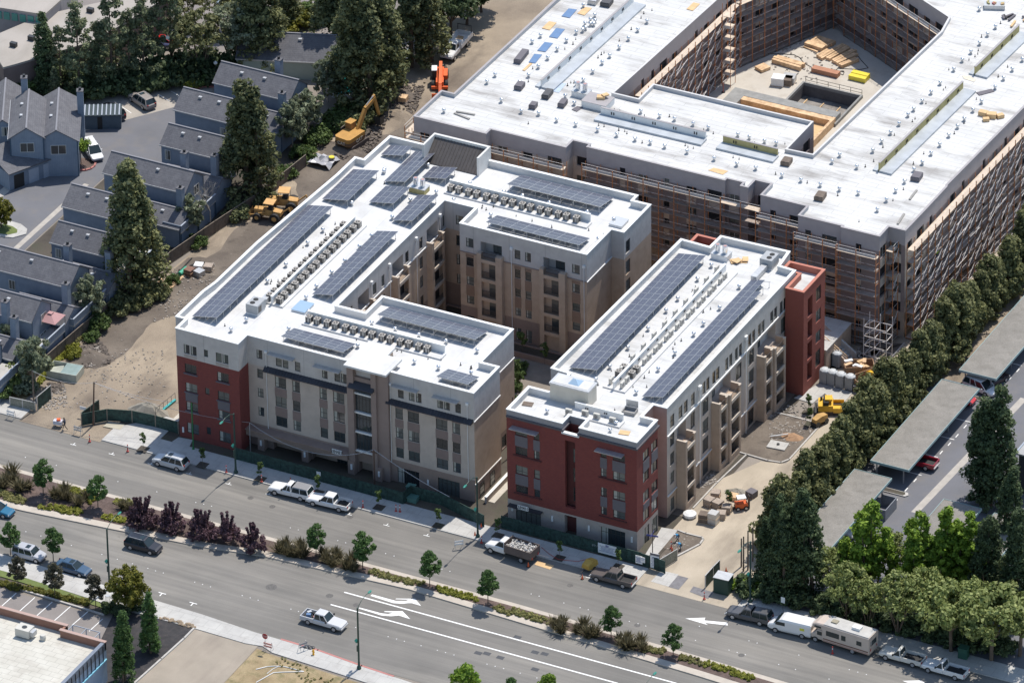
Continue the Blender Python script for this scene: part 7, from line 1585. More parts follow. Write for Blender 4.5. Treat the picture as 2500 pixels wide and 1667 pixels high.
def vehicle(kind,label,col,cname,pos,rot,cat,name='parked_car'):
    T=thing(name,label,cat,(pos[0],pos[1],0),rot,None); pm=paintm(cname,col); T.scale=(1.06,1.06,1.06)
    B_=MB(); 
    if kind in('suv','wagon','sedan','minivan'):
        hd={'suv':.98,'wagon':.95,'sedan':.85,'minivan':.92}[kind]; L={'suv':2.38,'wagon':2.1,'sedan':2.35,'minivan':2.45}[kind]; w_=.93 if kind!='sedan' else .88
        B_.loft([ring(-L,w_*.84,.5,hd-.08),ring(-L+.12,w_*.95,.34,hd+.02),ring(-1.2,w_,.25,hd+.03),ring(.9,w_,.25,hd+.03),ring(1.2,w_*.98,.25,hd-.0),ring(L-.35,w_*.92,.28,hd-.12),ring(L-.08,w_*.85,.36,hd-.22),ring(L,w_*.72,.45,hd-.3)])
        B_.build('body',pm,T,smooth=False,fix=True)
        if kind=='suv': cabin(T,pm,-L+.12,-L+.5,.45,1.15,.86,.70,hd+.02,1.62,pill=(.33,.62))
        if kind=='wagon': cabin(T,pm,-L+.1,-L+.25,.55,1.05,.86,.74,hd+.0,1.55,pill=(.33,.62))
        if kind=='minivan': cabin(T,pm,-L+.1,-L+.45,.5,1.45,.88,.72,hd+.0,1.68,pill=(.33,.6))
        if kind=='sedan': cabin(T,pm,-1.75,-1.15,.25,1.0,.80,.62,hd+.0,1.38,pill=(.5,))
        if kind in('suv','wagon','sedan'): MB().box(-.35,-.38,{'suv':1.70,'wagon':1.63,'sedan':1.46}[kind],.2,.38,{'suv':1.715,'wagon':1.645,'sedan':1.475}[kind]).build('sunroof',carglass,T)
        if cname=='black_paint' or kind=='suv': MB().box(-1.6,-.62,1.70,.2,-.58,1.75).build('roof_rail',steel,T); MB().box(-1.6,.58,1.70,.2,.62,1.75).build('roof_rail',steel,T)
        lights(T,L-.14,-L+.02,.62,hd-.38,hd-.22)
        for x in (-1.38,1.42):
            for s in (-1,1): wheel(T,x,s*(w_-.1),.36 if kind!='sedan' else .33)
        MB().box(-L-.03,-.7,.32,-L+.1,.7,.5).build('bumper',pm if kind!='suv' else spanG,T); MB().box(L-.1,-.7,.3,L+.02,.7,.45).build('bumper',spanG,T)
        for s in (-1,1): MB().box(.85,s*w_-.02 if s>0 else -w_-.14,hd+.02,1.0,s*w_+.14 if s>0 else -w_+.02,hd+.16).build('mirror',pm,T)
    if kind.startswith('pickup'):
        L=2.85; cabL={'pickup':1.0,'pickup_crew':1.9,'pickup_cap':1.3,'pickup_crewcap':1.5}[kind]; w_=.96; xb=.95-cabL   # rear of cab
        B_.loft([ring(xb-.05,w_,.38,1.06),ring(.95,w_,.38,1.06),ring(1.2,w_*.98,.38,1.04),ring(L-.3,w_*.95,.4,.96),ring(L-.05,w_*.88,.45,.85),ring(L,w_*.78,.5,.8)]); B_.build('body',pm,T,fix=True)
        bed=MB(); bed.box(-L,-w_,.5,xb-.08,-w_+.1,1.08).box(-L,w_-.1,.5,xb-.08,w_,1.08).box(-L,-w_+.1,.5,-L+.08,w_-.1,1.08).box(xb-.16,-w_+.1,.5,xb-.08,w_-.1,1.08).box(-L+.08,-w_+.1,.5,xb-.16,w_-.1,.62); bed.build('bed',pm,T)
        MB().box(-L+.08,-w_+.1,.625,xb-.16,w_-.1,.64).build('bed_liner',black,T)
        cabin(T,pm,xb,xb+.12,.35,.95,.86,.70,1.04,1.72,pill=(.5,) if cabL>1.2 else ())
        if 'cap' in kind:
            cabin(T,pm if kind=='pickup_crewcap' else pm,-L+.05,-L+.3,xb-.2,xb-.12,.90,.74,1.08,1.66,pill=(.5,))
            if kind=='pickup_cap': MB().box(-L+.3,-.72,1.74,xb-.2,.72,1.765).build('cap_roof',mat('cap_grey',(.22,.22,.23),.6,.05,1),T)
        lights(T,L-.14,-L-.02,.72,.66,.72,.2); MB().box(L-.06,-.85,.42,L+.08,.85,.6).build('bumper',steel,T); MB().box(-L-.12,-.85,.45,-L,.85,.6).build('bumper',steel,T)
        for x in (-1.75,1.85):
            for s in (-1,1): wheel(T,x,s*(w_-.1),.39)
        for s in (-1,1): MB().box(.75,(w_ if s>0 else -w_-.2),1.08,.9,(w_+.2 if s>0 else -w_),1.3).build('mirror',black,T)
        if kind=='pickup_crew' and 'brown' in cname: MB().box(-.9,-w_-.12,.36,.9,-w_-.02,.42).build('side_step',steel,T)
    if kind=='van':
        L=2.85; w_=1.0
        B_.loft([ring(-L,w_*.96,.4,1.9,.2),ring(-L+.15,w_,.35,2.05,.25),ring(.9,w_,.35,2.08,.25),ring(1.35,w_*.97,.35,1.9,.2),ring(1.95,w_*.95,.35,1.3,.15),ring(L-.3,w_*.92,.38,1.1,.15),ring(L,w_*.8,.5,.92,.1)]); B_.build('body',pm,T,fix=True)
        MB().add([(1.32,-.8,1.93),(1.32,.8,1.93),(1.98,.86,1.32),(1.98,-.86,1.32),(1.36,-.8,1.97),(1.36,.8,1.97),(2.02,.86,1.36),(2.02,-.86,1.36)],[(7,6,5,4),(0,4,5,1),(1,5,6,2),(2,6,7,3),(3,7,4,0)]).build('windscreen',carglass,T)
        for s in (-1,1): MB().prism([(.5,s*1.005-.012),(1.75,s*1.005-.012),(1.75,s*1.005+.012),(.5,s*1.005+.012)],1.25,1.72).build('side_window',carglass,T)
        MB().box(-L-.015,-.8,1.2,-L+.01,-.08,1.7).box(-L-.015,.08,1.2,-L+.01,.8,1.7).build('rear_window',carglass,T)
        MB().box(-2.05,.99,1.15,-1.45,1.02,1.5).build('decal',mat('yellow_decal',(.6,.6,.06),.6,0),T)
        lights(T,L-.12,-L,.72,.68,.8,.2)
        for x in (-1.75,1.75):
            for s in (-1,1): wheel(T,x,s*.92,.37)
    if kind=='camper':
        L=4.3; w_=1.2; bs=mat('camper_beige',(.52,.44,.38),.5,.05,.7)
        MB().loft([ring(-L,w_,.55,3.0,.12),ring(2.1,w_,.55,3.0,.12)]).build('body',bs,T,fix=True)
        MB().loft([ring(2.1,w_*.98,2.05,3.0,.12),ring(3.0,w_*.96,2.1,2.95,.12),ring(3.6,w_*.85,2.2,2.6,.1)]).build('cab_over',bs,T,fix=True)
        MB().loft([ring(2.05,.98,.5,1.95,.1),ring(3.0,.95,.5,1.85,.1),ring(3.35,.95,.5,1.3,.1),ring(4.2,.9,.55,1.1,.1),ring(4.35,.8,.6,1.0,.1)]).build('cab',bs,T,fix=True)
        MB().box(3.0,-.8,1.4,3.2,.8,1.8).build('windscreen',carglass,T); MB().box(2.3,.96,1.2,2.95,1.0,1.7).build('side_window',carglass,T)
        for a,b,z0,z1 in ((-.2,1.6,1.6,2.3),(-1.1,-.5,1.6,2.3),(-3.3,-2.6,1.6,2.2),(2.3,3.2,2.35,2.6)): MB().box(a,w_-.01,z0,b,w_+.02,z1).build('side_window',carglass,T)
        MB().box(-L-.02,-.7,1.6,-L+.01,.7,2.3).build('rear_window',carglass,T)
        MB().box(-L+.1,w_,.95,2.0,w_+.012,1.1).build('stripe',mat('brown_stripe',(.16,.07,.05),.6,.3,2),T); MB().box(-L+.1,w_,.7,2.0,w_+.011,.85).build('stripe',mat('pink_stripe',(.40,.24,.20),.6,0),T)
        MB().box(-L+.1,-w_+.1,3.0,2.0,w_-.1,3.05).build('roof',mat('camper_roof',(.45,.44,.42),.7,.12,1),T)
        MB().box(-2.6,-.4,3.05,-1.5,.4,3.4).build('air_conditioner',whiteM,T); MB().box(.6,-.35,3.05,1.4,.35,3.2).build('roof_hatch',mat('hatch_tan',(.3,.27,.2),.7,.1,1),T)
        MB().box(-L-.1,.6,1.2,-L-.05,.65,3.1).box(-L-.1,1.0,1.2,-L-.05,1.05,3.1).build('ladder',steel,T); lights(T,4.25,-L,.75,.75,1.0,.2)
        for x in (-2.0,3.2):
            for s in (-1,1): wheel(T,x,s*(w_-.16 if x<0 else .9),.4)
    if kind in('tipper','flatbed'):
        L=3.4; w_=1.05
        B_.loft([ring(.55,.98,.5,1.35),ring(1.7,.98,.5,1.35),ring(2.0,.96,.5,1.3),ring(3.1,.93,.55,1.18),ring(3.35,.85,.6,1.0)]); B_.build('cab_body',pm,T,fix=True)
        cabin(T,pm,.6,.7,1.35,1.9,.88,.74,1.33,2.0)
        MB().box(-3.3,-.45,.55,.6,.45,.75).build('chassis',dark,T)
        wbm=mat('truck_bed_wood',(.13,.10,.09),.8,.15,1) if kind=='tipper' else whiteM
        hgt=1.0 if kind=='tipper' else .55
        MB().box(-3.4,-1.15,.95,.45,1.15,1.05).box(-3.4,-1.15,1.05,.45,-1.07,1.05+hgt).box(-3.4,1.07,1.05,.45,1.15,1.05+hgt).box(-3.4,-1.07,1.05,-3.32,1.07,1.05+hgt).box(.37,-1.07,1.05,.45,1.07,1.3+hgt).build('cargo_bed',wbm,T)
        if kind=='tipper':
            rb=MB(); r_=random.Random(2)
            for k in range(170): s_=r_.uniform(.08,.22); rb.obox((r_.uniform(-3.1,.2),r_.uniform(-.95,.95),1.6+r_.uniform(0,.4)),s_*1.4,s_,s_*.8,r_.uniform(0,3),r_.uniform(-.6,.6))
            rb.box(-3.3,-1.05,1.1,.3,1.05,1.65); o=rb.build('rubble_load',mat('rubble_white',(.50,.48,.45),.9,.35,6),T)
        else:
            MB().box(-.3,-1.0,1.0,.4,1.0,1.9).build('tool_locker',whiteM,T); MB().box(-2.2,-.5,1.05,-1.4,.3,1.35).build('cargo',wood,T)
            MB().box(-3.3,-1.05,1.6,-3.24,-.98,2.6).box(-3.3,.98,1.6,-3.24,1.05,2.6).box(-3.3,-1.05,2.55,-3.24,1.05,2.62).build('rear_rack',dark,T)
        for x in (-1.9,2.5):
            for s in (-1,1): wheel(T,x,s*.9,.42)
        lights(T,3.3,-3.4,.72,.85,.85,.2); MB().box(3.3,-.9,.5,3.45,.9,.7).build('bumper',black,T)
    return T
def near(qf,F_,qr,R_,hw=.85):
    f=qf(*F_);r=qr(*R_); m=(f+r)/2; d=(f-r); d.z=0; d.normalize(); n=Vector((-d.y,d.x,0)); n=n if n.y>0 else -n
    c=m+n*hw; return (c.x,c.y),math.atan2(d.y,d.x)
def car(kind,label,col,cn,q1_,F_,q2_,R_,cat,hw=.85,name=None,sh=0):
    p,a=near(q1_,F_,q2_,R_,hw); p=(p[0]-math.cos(a)*sh,p[1]-math.sin(a)*sh); return vehicle(kind,label,col,cn,p,a,cat,name or 'parked_'+cat.replace(' ','_'))
car('suv','silver sport utility car parked in the shade of the red brick corner',(.50,.51,.52),'silver_paint',q08,(1458,1142),q08,(1620,1187),'car')
car('pickup_cap','white pickup with grey topped cap parked in front of the beige block',(.72,.72,.72),'white_paint',r8,(215,1415),r8,(380,1455),'pickup',sh=0)
car('pickup_crew','white pickup with empty black bed parked in front of the beige block',(.72,.72,.72),'white_paint',r8,(542,1510),r8,(755,1560),'pickup')
car('tipper','white tipper truck loaded with pale rubble beside the red block',(.72,.72,.72),'white_paint',b1,(2192,385),b2,(90,465),'truck',.9)
car('pickup_crew','brown grey crew pickup parked beside the yellow compressor',(.11,.095,.09),'brown_grey_paint',b2,(778,635),b2,(1028,700),'pickup')
car('pickup_crewcap','dark grey pickup with cap parked right of the drive under trees',(.09,.09,.095),'dark_grey_paint',b2,(2042,985),b2,(2268,1038),'pickup')
car('van','white panel van with yellow square decal parked on the right',(.74,.74,.74),'white_paint',b3,(85,1100),b3,(303,1150),'van')
car('camper','beige motorhome with brown stripes parked behind the white van',(.5,.44,.38),'beige_paint',b3,(515,1215),b3,(787,1300),'motorhome',1.05,sh=-.1)
car('pickup_cap' if 0 else 'pickup','cream white extended cab pickup parked behind the motorhome',(.60,.59,.55),'cream_paint',b3,(1110,1362),b3,(1307,1415),'pickup')
car('pickup','white pickup nearest the bottom right corner, partly in tree shade',(.74,.74,.74),'white_paint',b3,(1502,1478),b3,(1695,1532),'pickup')
car('pickup_crew','silver pickup with loaded bed driving in the middle of the near road',(.56,.56,.57),'silver_white_paint',b1,(705,1092),b1,(487,1030),'pickup',name='moving_pickup')
car('suv','black sport utility car driving left of the purple shrubs',(.018,.02,.028),'black_paint',b0,(1370,388),b0,(1208,345),'car',name='moving_car')
car('wagon','silver boxy car parked behind the left street trees',(.42,.43,.46),'silver_grey_paint',b0,(318,465),b0,(165,425),'car')
car('sedan','blue saloon parked behind the bronze leaved trees',(.04,.085,.15),'blue_paint',b0,(723,595),b0,(560,548),'car')
car('sedan','teal blue car cut off by the left edge on the near road',(.01,.12,.22),'teal_paint',b0,(20,55),b0,(-140,12),'car',name='moving_car')
car('minivan','white minivan parked by the lollipop tree',(.74,.74,.73),'white_paint',q00,(835,1480),q00,(765,1375),'car')
car('suv','black sport utility car parked beside the slatted bin store',(.02,.02,.024),'black_paint',q00,(960,1055),q00,(1012,1095),'car',sh=0)
car('suv','tan sport utility car parked alone in the estate bays',(.30,.27,.25),'tan_paint',q00,(1218,945),q00,(1303,1003),'car')
car('minivan','white car under the end of the far carport',(.74,.74,.73),'white_paint',t8,(1985,500),t8,(1850,440),'car')
car('sedan','dark car under the far carport beside the white one',(.03,.02,.03),'dark_car_paint',t8,(2140,390),t8,(2080,420),'car')
p=t8(1840,570); vehicle('sedan','bright red car nose out of the middle carport',(.5,.015,.015),'red_paint_car',(p.x-1.6,p.y),R(0),'car')
p=t8(1410,1150); vehicle('pickup','dark red pickup tail sticking out of the middle carport',(.35,.012,.03),'crimson_paint',(p.x-1.0,p.y+.3),R(180),'pickup',name='parked_pickup')
p=b3(770,230); vehicle('sedan','white car end showing beside the carport near the bright green trees',(.74,.74,.73),'white_paint',(p.x-1.8,p.y),R(0),'car')
for i,(x,y,c,cn,a) in enumerate(((2140,50,(.45,.55,.62),'pale_blue_paint',20),(1470,15,(.55,.02,.03),'red_paint_car',200),(1505,420,(.5,.02,.03),'red_paint_car',30),(1445,440,(.05,.06,.12),'navy_paint',30))):
    p=q00(x,y); vehicle('sedan',['pale blue car at the top edge right of the pines','red car at the top edge behind the pines','red car glimpsed between pine trunks','navy car glimpsed between pine trunks'][i],c,cn,(p.x,p.y),R(a),'car')
for i,(x,y,c,cn) in enumerate(((430,165,(.10,.03,.03),'maroon_paint'),(520,140,(.40,.41,.44),'silver_grey_paint'),(620,120,(.74,.74,.73),'white_paint'))):
    p=r0(x,y); vehicle('sedan',['maroon','silver','white'][i]+' car parked behind the pool house hedge',c,cn,(p.x,p.y),R(20),'car')
p=(r0(1805,545)+r0(1925,440))/2; f=r0(1805,555);r=r0(1900,445); d=f-r
vehicle('flatbed','white flatbed truck on the dirt track beside the orange telehandler',(.72,.72,.72),'white_paint',(p.x-.7,p.y+.2),math.atan2(d.y,d.x),'truck','parked_truck')
o=[x for x in S.objects if x.get('label','').startswith('silver pickup with loaded')][0]
for k,(x,y,c) in enumerate(((-1.4,.3,black),(-2.1,-.3,mat('blue_sheet',(.11,.20,.36))),(-1.0,-.4,paint_r),(-2.3,.3,steel))): tag(MB().obox((o.location.x+x*math.cos(o.rotation_euler.z)-y*math.sin(o.rotation_euler.z),o.location.y+x*math.sin(o.rotation_euler.z)+y*math.cos(o.rotation_euler.z),.95),.6,.4,.6,.3*k).build('cargo_item',c),['black','blue','red','grey'][k]+' equipment riding in the bed of the silver pickup','cargo')
# ------------------------------------------------------------------ construction machines
cat_y=mat('machine_yellow',(.46,.245,.06),.55,.12,1.5); org=mat('machine_orange',(.72,.13,.03),.5,.1,1.5); dusty=mat('machine_dusty_yellow',(.50,.29,.10),.7,.2,1.5); trk=mat('track_steel',(.085,.07,.065),.8,.2,3)
def track(T,y,L,z=.45,w_=.55):
    mb=MB(); pts=[(L*math.copysign(1,math.cos(a))*.5+z*math.cos(a),z+z*math.sin(a)) for a in [math.pi*2*k/14+.01 for k in range(14)]]
    mb.loft([[(x,y-w_/2,zz) for x,zz in pts],[(x,y+w_/2,zz) for x,zz in pts]]); mb.build('track',trk,T,fix=True)
def arm(T,name,pts,w_,h_,m):
    mb=MB()
    for (a,b,h0,h1) in pts:
        a=Vector(a);b=Vector(b); d=(b-a).normalized(); n=Vector((-d.z,0,d.x))
        r=lambda c,h:[tuple(c+n*h/2+Vector((0,-w_/2,0))),tuple(c+n*h/2+Vector((0,w_/2,0))),tuple(c-n*h/2+Vector((0,w_/2,0))),tuple(c-n*h/2+Vector((0,-w_/2,0)))]
        mb.loft([r(a,h0),r(b,h1)])
    return mb.build(name,m,T,fix=True)
p=r0(885,1330); e1=r0(1080,1200); a=math.atan2(e1.y-p.y,e1.x-p.x)
T=thing('excavator','yellow tracked excavator with raised boom beside the dark conifers','excavator',(p.x,p.y,0),a)
track(T,-1.25,3.2);track(T,1.25,3.2)
MB().box(-1,-.9,.35,1,.9,1.0).build('undercarriage',dark,T)
hs=MB(); pts=[(-2.5,-1.0),(-2.2,-1.35),(1.2,-1.4),(1.3,1.4),(-2.2,1.35),(-2.5,1.0)]; hs.prism(pts,1.05,2.2); hs.build('engine_house',cat_y,T,fix=True); MB().prism([(x*1.005,y*1.012) for x,y in pts],1.1,1.6).build('lower_band',mat('brown_band',(.12,.07,.04),.6,.2,1),T,fix=True)
MB().box(.2,.35,2.2,1.45,1.35,3.2).build('cab',mat('cab_ochre',(.33,.19,.08),.4,.1,1),T); MB().box(1.46,.45,2.4,1.48,1.25,3.1).build('windscreen',carglass,T); MB().box(.3,1.36,2.4,1.35,1.38,3.1).build('side_window',carglass,T); MB().box(.1,.25,3.2,1.5,1.42,3.28).build('cab_roof',cat_y,T)
arm(T,'boom',[((1.0,-.2,1.9),(2.9,-.2,4.6),.7,.65),((2.9,-.2,4.6),(5.2,-.2,5.5),.65,.4)],.4,.5,cat_y); arm(T,'stick',[((4.9,-.2,5.9),(6.1,-.2,2.2),.5,.35)],.32,.4,cat_y)
MB().tube((1.6,-.2,1.9),(3.1,-.2,4.0),.09).build('ram',steel,T); MB().tube((3.2,-.2,5.1),(4.9,-.2,5.9),.08).build('ram',steel,T)
MB().add([(5.6,-.75,2.1),(6.5,-.75,2.0),(6.6,-.75,.9),(5.7,-.75,.7),(5.6,.4,2.1),(6.5,.4,2.0),(6.6,.4,.9),(5.7,.4,.7)],[(0,1,2,3),(7,6,5,4),(1,5,6,2),(2,6,7,3),(3,7,4,0)]).build('bucket',dark,T)
ltext=text('CAT',.75,(-2.52*.0-.2,-1.45,1.42),(R(90),0,0),mat('letter_white',(.7,.68,.6),.6,0),T)
text('CAT',.7,(-2.56,0,1.42),(R(90),0,R(-90)),_mc['letter_white'],T)
def loader(label,pos,rot,s=1):
    T=thing('tractor_loader',label,'loader',(pos.x,pos.y,0),rot); T.scale=(s,s,s)
    for x,r in ((-1.3,.75),(1.3,.6)):
        for sd in (-1,1):
            T_=MB().loft([[(x+r*math.cos(k*math.pi/7),sd*1.0+yy,r+r*math.sin(k*math.pi/7)) for k in range(14)] for yy in (-.22,.22)]).build('wheel',black,T,fix=True); MB().loft([[(x+r*.5*math.cos(k*math.pi/5),sd*1.0+yy,r+r*.5*math.sin(k*math.pi/5)) for k in range(10)] for yy in (-.24,.24)]).build('rim',dusty,T_,fix=True)
    MB().loft([[(-2.1,-.6,.9),(-2.1,.6,.9),(-2.1,.5,1.5),(-2.1,-.5,1.5)],[(-.2,-.65,.8),(-.2,.65,.8),(-.2,.6,1.7),(-.2,-.6,1.7)],[(1.9,-.5,.8),(1.9,.5,.8),(1.9,.4,1.6),(1.9,-.4,1.6)]]).build('hood',dusty,T,fix=True)
    MB().box(-1.1,-.8,2.75,.4,.8,2.85).build('canopy',mat('canopy_orange',(.62,.36,.14),.6,.1,1),T)
    for x in (-1.0,.3):
        for y in (-.7,.7): MB().tube((x,y,1.3),(x,y,2.75),.04,n=4).build('canopy_post',dark,T)
    MB().box(-.8,-.4,1.5,-.1,.4,2.0).build('seat',black,T); MB().tube((1.3,.3,1.6),(1.3,.3,2.3),.06).build('exhaust',dark,T)
    MB().tube((.2,-.75,1.4),(2.7,-.75,.6),.1,n=4).build('lift_arm',dusty,T); MB().tube((.2,.75,1.4),(2.7,.75,.6),.1,n=4).build('lift_arm',dusty,T)
    MB().add([(2.5,-1.2,.2),(3.3,-1.2,.15),(3.2,-1.2,.3),(2.6,-1.2,1.1),(2.5,1.2,.2),(3.3,1.2,.15),(3.2,1.2,.3),(2.6,1.2,1.1)],[(0,1,2,3),(7,6,5,4),(0,3,7,4),(0,4,5,1),(3,2,6,7)]).build('bucket',dusty,T)
    MB().tube((-2.0,0,1.2),(-3.2,0,2.2),.12,n=4).tube((-3.2,0,2.2),(-3.6,0,.6),.1,n=4).build('backhoe',dusty,T)
loader('dusty yellow loader with orange canopy, farther of two beside the white roof',r4(240,350),R(200),1.1)
loader('dusty yellow loader with orange canopy, nearer of two beside the white roof',r4(110,440),R(190),1.0)
def tele(label,pos,rot,m,L=6.0,up=1.6):
    T=thing('telehandler',label,'telehandler',(pos.x,pos.y,0),rot)
    for x in (-1.6,1.6):
        for sd in (-1,1): w0=MB().loft([[(x+.62*math.cos(k*math.pi/7),sd*1.0+yy,.62+.62*math.sin(k*math.pi/7)) for k in range(14)] for yy in (-.2,.2)]).build('wheel',black,T,fix=True)
    MB().box(-2.4,-.55,.6,2.2,.55,1.3).build('chassis',m,T); MB().box(-.6,-1.15,.8,.8,-.45,2.4).build('cab',dark,T); MB().box(-.65,-1.18,2.4,.85,-.4,2.5).build('cab_roof',whiteM,T); MB().box(-1.6,.5,.8,.6,1.1,1.5).build('engine_cover',m,T)
    arm(T,'boom',[((-2.2,.1,2.1),(L*.55,.1,2.1-up*.3),.55,.45),((L*.55,.1,2.1-up*.3),(L*.8,.1,2.1-up),.4,.35)],.45,.4,m)
    MB().box(L*.8,-1.1,.25,L*.8+.15,1.2,1.1).build('carriage',m,T); MB().box(L*.8+.1,-.7,.2,L*.8+1.2,-.55,.28).box(L*.8+.1,.55,.2,L*.8+1.2,.7,.28).build('fork',dark,T)
    MB().box(2.2,-1.2,.3,2.5,1.2,.7).build('stabiliser',m,T)
    return T
a=r0(1700,570);b=r0(1690,830); d=b-a; c=r0(1690,760); tele('bright orange telehandler with boom lowered on the dirt track',c,math.atan2(d.y,d.x),org,6.5)
tele('yellow telehandler behind the screen trees beside the waste skips',t8(1090,440),R(165),mat('bright_yellow',(.72,.42,.03),.5,.08,1),5.5)
def skip(label,p,rot,fill):
    T=thing('waste_skip',label,'skip',(p.x,p.y,0),rot); tn=mat('skip_tan',(.36,.22,.13),.8,.15,1)
    MB().box(-2.0,-1.1,.1,2.0,-1.02,1.8).box(-2,1.02,.1,2,1.1,1.8).box(-2,-1.02,.1,-1.92,1.02,1.8).box(1.92,-1.02,.1,2,1.02,1.8).box(-1.92,-1.02,.1,1.92,1.02,.2).build('body',tn,T)
    for k in range(6): MB().box(-1.9+k*.72,-1.16,.15,-1.8+k*.72,-1.1,1.75).build('rib',tn,T)
    if fill:
        for k in range(9): MB().obox((rnd.uniform(-1.5,1.5),rnd.uniform(-.7,.7),1.5+rnd.random()*.4),rnd.uniform(.5,1.4),.5,.2,rnd.uniform(0,3)).build('waste',rnd.choice([ply,wood,copW]),T)
    return T
skip('tan waste skip full of timber scraps behind the grey toilets',t8(835,300),R(30),True); skip('open tan waste skip beside the grey toilets',t8(905,410),R(60),False)
def toilet(label,p):
    T=thing('portable_toilet',label,'portable toilet',(p.x,p.y,0),R(-5),'portable toilets'); gp=mat('toilet_grey',(.34,.36,.38),.55,.08,1)
    MB().box(-.55,-.55,.1,.55,.55,2.0).build('cabin',gp,T); MB().lathe((0,0,2.0),[(.74,0),(.70,.12),(.45,.3),(.1,.36)],8).build('roof',mat('toilet_roof',(.5,.52,.53),.5,.05,1),T); MB().box(-.45,-.58,.15,.45,-.55,1.95).build('door',mat('toilet_door',(.27,.29,.31),.55,.05,1),T); MB().box(-.6,-.6,0,.6,.6,.1).build('skid',dark,T)
    MB().tube((.4,.4,2.0),(.4,.4,2.7),.05).build('vent_pipe',dark,T)
for i,(x,y) in enumerate(((520,375),(592,392),(670,415),(755,435))): toilet(['leftmost','second','third','rightmost'][i]+' of the four grey portable toilets in a row',t8(x,y))
toilet('grey portable toilet standing alone behind the row of four',t8(635,220))
for i,(x,y) in enumerate(((812,460),(840,430))): p=t8(x,y); T=thing('wheeled_bin',['front','rear'][i]+' small grey bin at the end of the toilets','bin',(p.x,p.y,0)); MB().box(-.3,-.3,0,.3,.3,1.0).build('body',spanG,T); MB().box(-.33,-.33,1.0,.33,.33,1.07).build('lid',steel,T)
p=t8(570,640); T=thing('paving_machine','yellow and black paving machine beside the drive','paver',(p.x,p.y,0),R(25))
track(T,-.9,2.6,.35,.35);track(T,.9,2.6,.35,.35); by=mat('bright_yellow',(.72,.42,.03)); MB().box(-1.6,-1.1,.6,.4,1.1,1.5).build('engine',by,T); MB().box(-2.1,-1.3,.2,-1.7,1.3,.6).build('screed',dark,T); MB().box(.4,-1.2,.5,1.9,-1.1,1.2).box(.4,1.1,.5,1.9,1.2,1.2).box(.4,-1.1,.45,1.9,1.1,.55).build('hopper',by,T); MB().box(-.9,-1.0,1.5,-.2,1.0,2.0).build('operator_platform',black,T); MB().box(-.7,-.6,2.0,.3,.6,2.25).build('hood',by,T); MB().lathe((-1.2,.5,1.5),[(.15,0),(.15,.5)],8).build('exhaust',dark,T)
p=t8(475,760); T=thing('road_roller','small dusty yellow roller beside the paving machine','roller',(p.x,p.y,0),R(70)); 
for x in (-.8,.8): MB().loft([[(x+.42*math.cos(k*math.pi/8),yy,.42+.42*math.sin(k*math.pi/8)) for k in range(16)] for yy in (-.55,.55)]).build('drum',dark,T,fix=True)
MB().loft([[(-1.1,-.5,.6),(-1.1,.5,.6),(-1.1,.4,1.25),(-1.1,-.4,1.25)],[(0,-.55,.6),(0,.55,.6),(0,.5,1.5),(0,-.5,1.5)],[(1.1,-.5,.6),(1.1,.5,.6),(1.1,.4,1.3),(1.1,-.4,1.3)]]).build('body',mat('roller_yellow',(.50,.30,.10),.6,.1,1),T,fix=True)
p=s8(2110,1530); T=thing('forklift','small red forklift with white roof among the block pallets','forklift',(p.x,p.y,0),R(40)); MB().box(-.9,-.5,.35,.7,.5,1.0).build('body',org,T); MB().box(-.7,-.5,1.8,.5,.5,1.88).build('roof',whiteM,T)
for x in (-.65,.45):
    for y in (-.45,.45): MB().tube((x,y,1),(x,y,1.8),.04,n=4).build('post',dark,T); wheel(T,x,y*1.1,.3)
MB().box(.9,-.4,.1,1.0,.4,2.0).build('mast',dark,T)
p=b2(715,520); T=thing('air_compressor','yellow towable compressor in front of the brown pickup','compressor',(p.x,p.y,0),R(80)); MB().loft([[(-1,-.65,.5),(-1,.65,.5),(-1,.5,1.1),(-1,-.5,1.1)],[(0,-.7,.45),(0,.7,.45),(0,.55,1.4),(0,-.55,1.4)],[(1,-.65,.5),(1,.65,.5),(1,.5,1.1),(1,-.5,1.1)]]).build('canopy',mat('compressor_ochre',(.50,.31,.06),.6,.1,1),T,fix=True); MB().box(-2.0,-.06,.4,-1,.06,.5).build('drawbar',dark,T)
for s_ in (-1,1): wheel(T,0,s_*.75,.3)
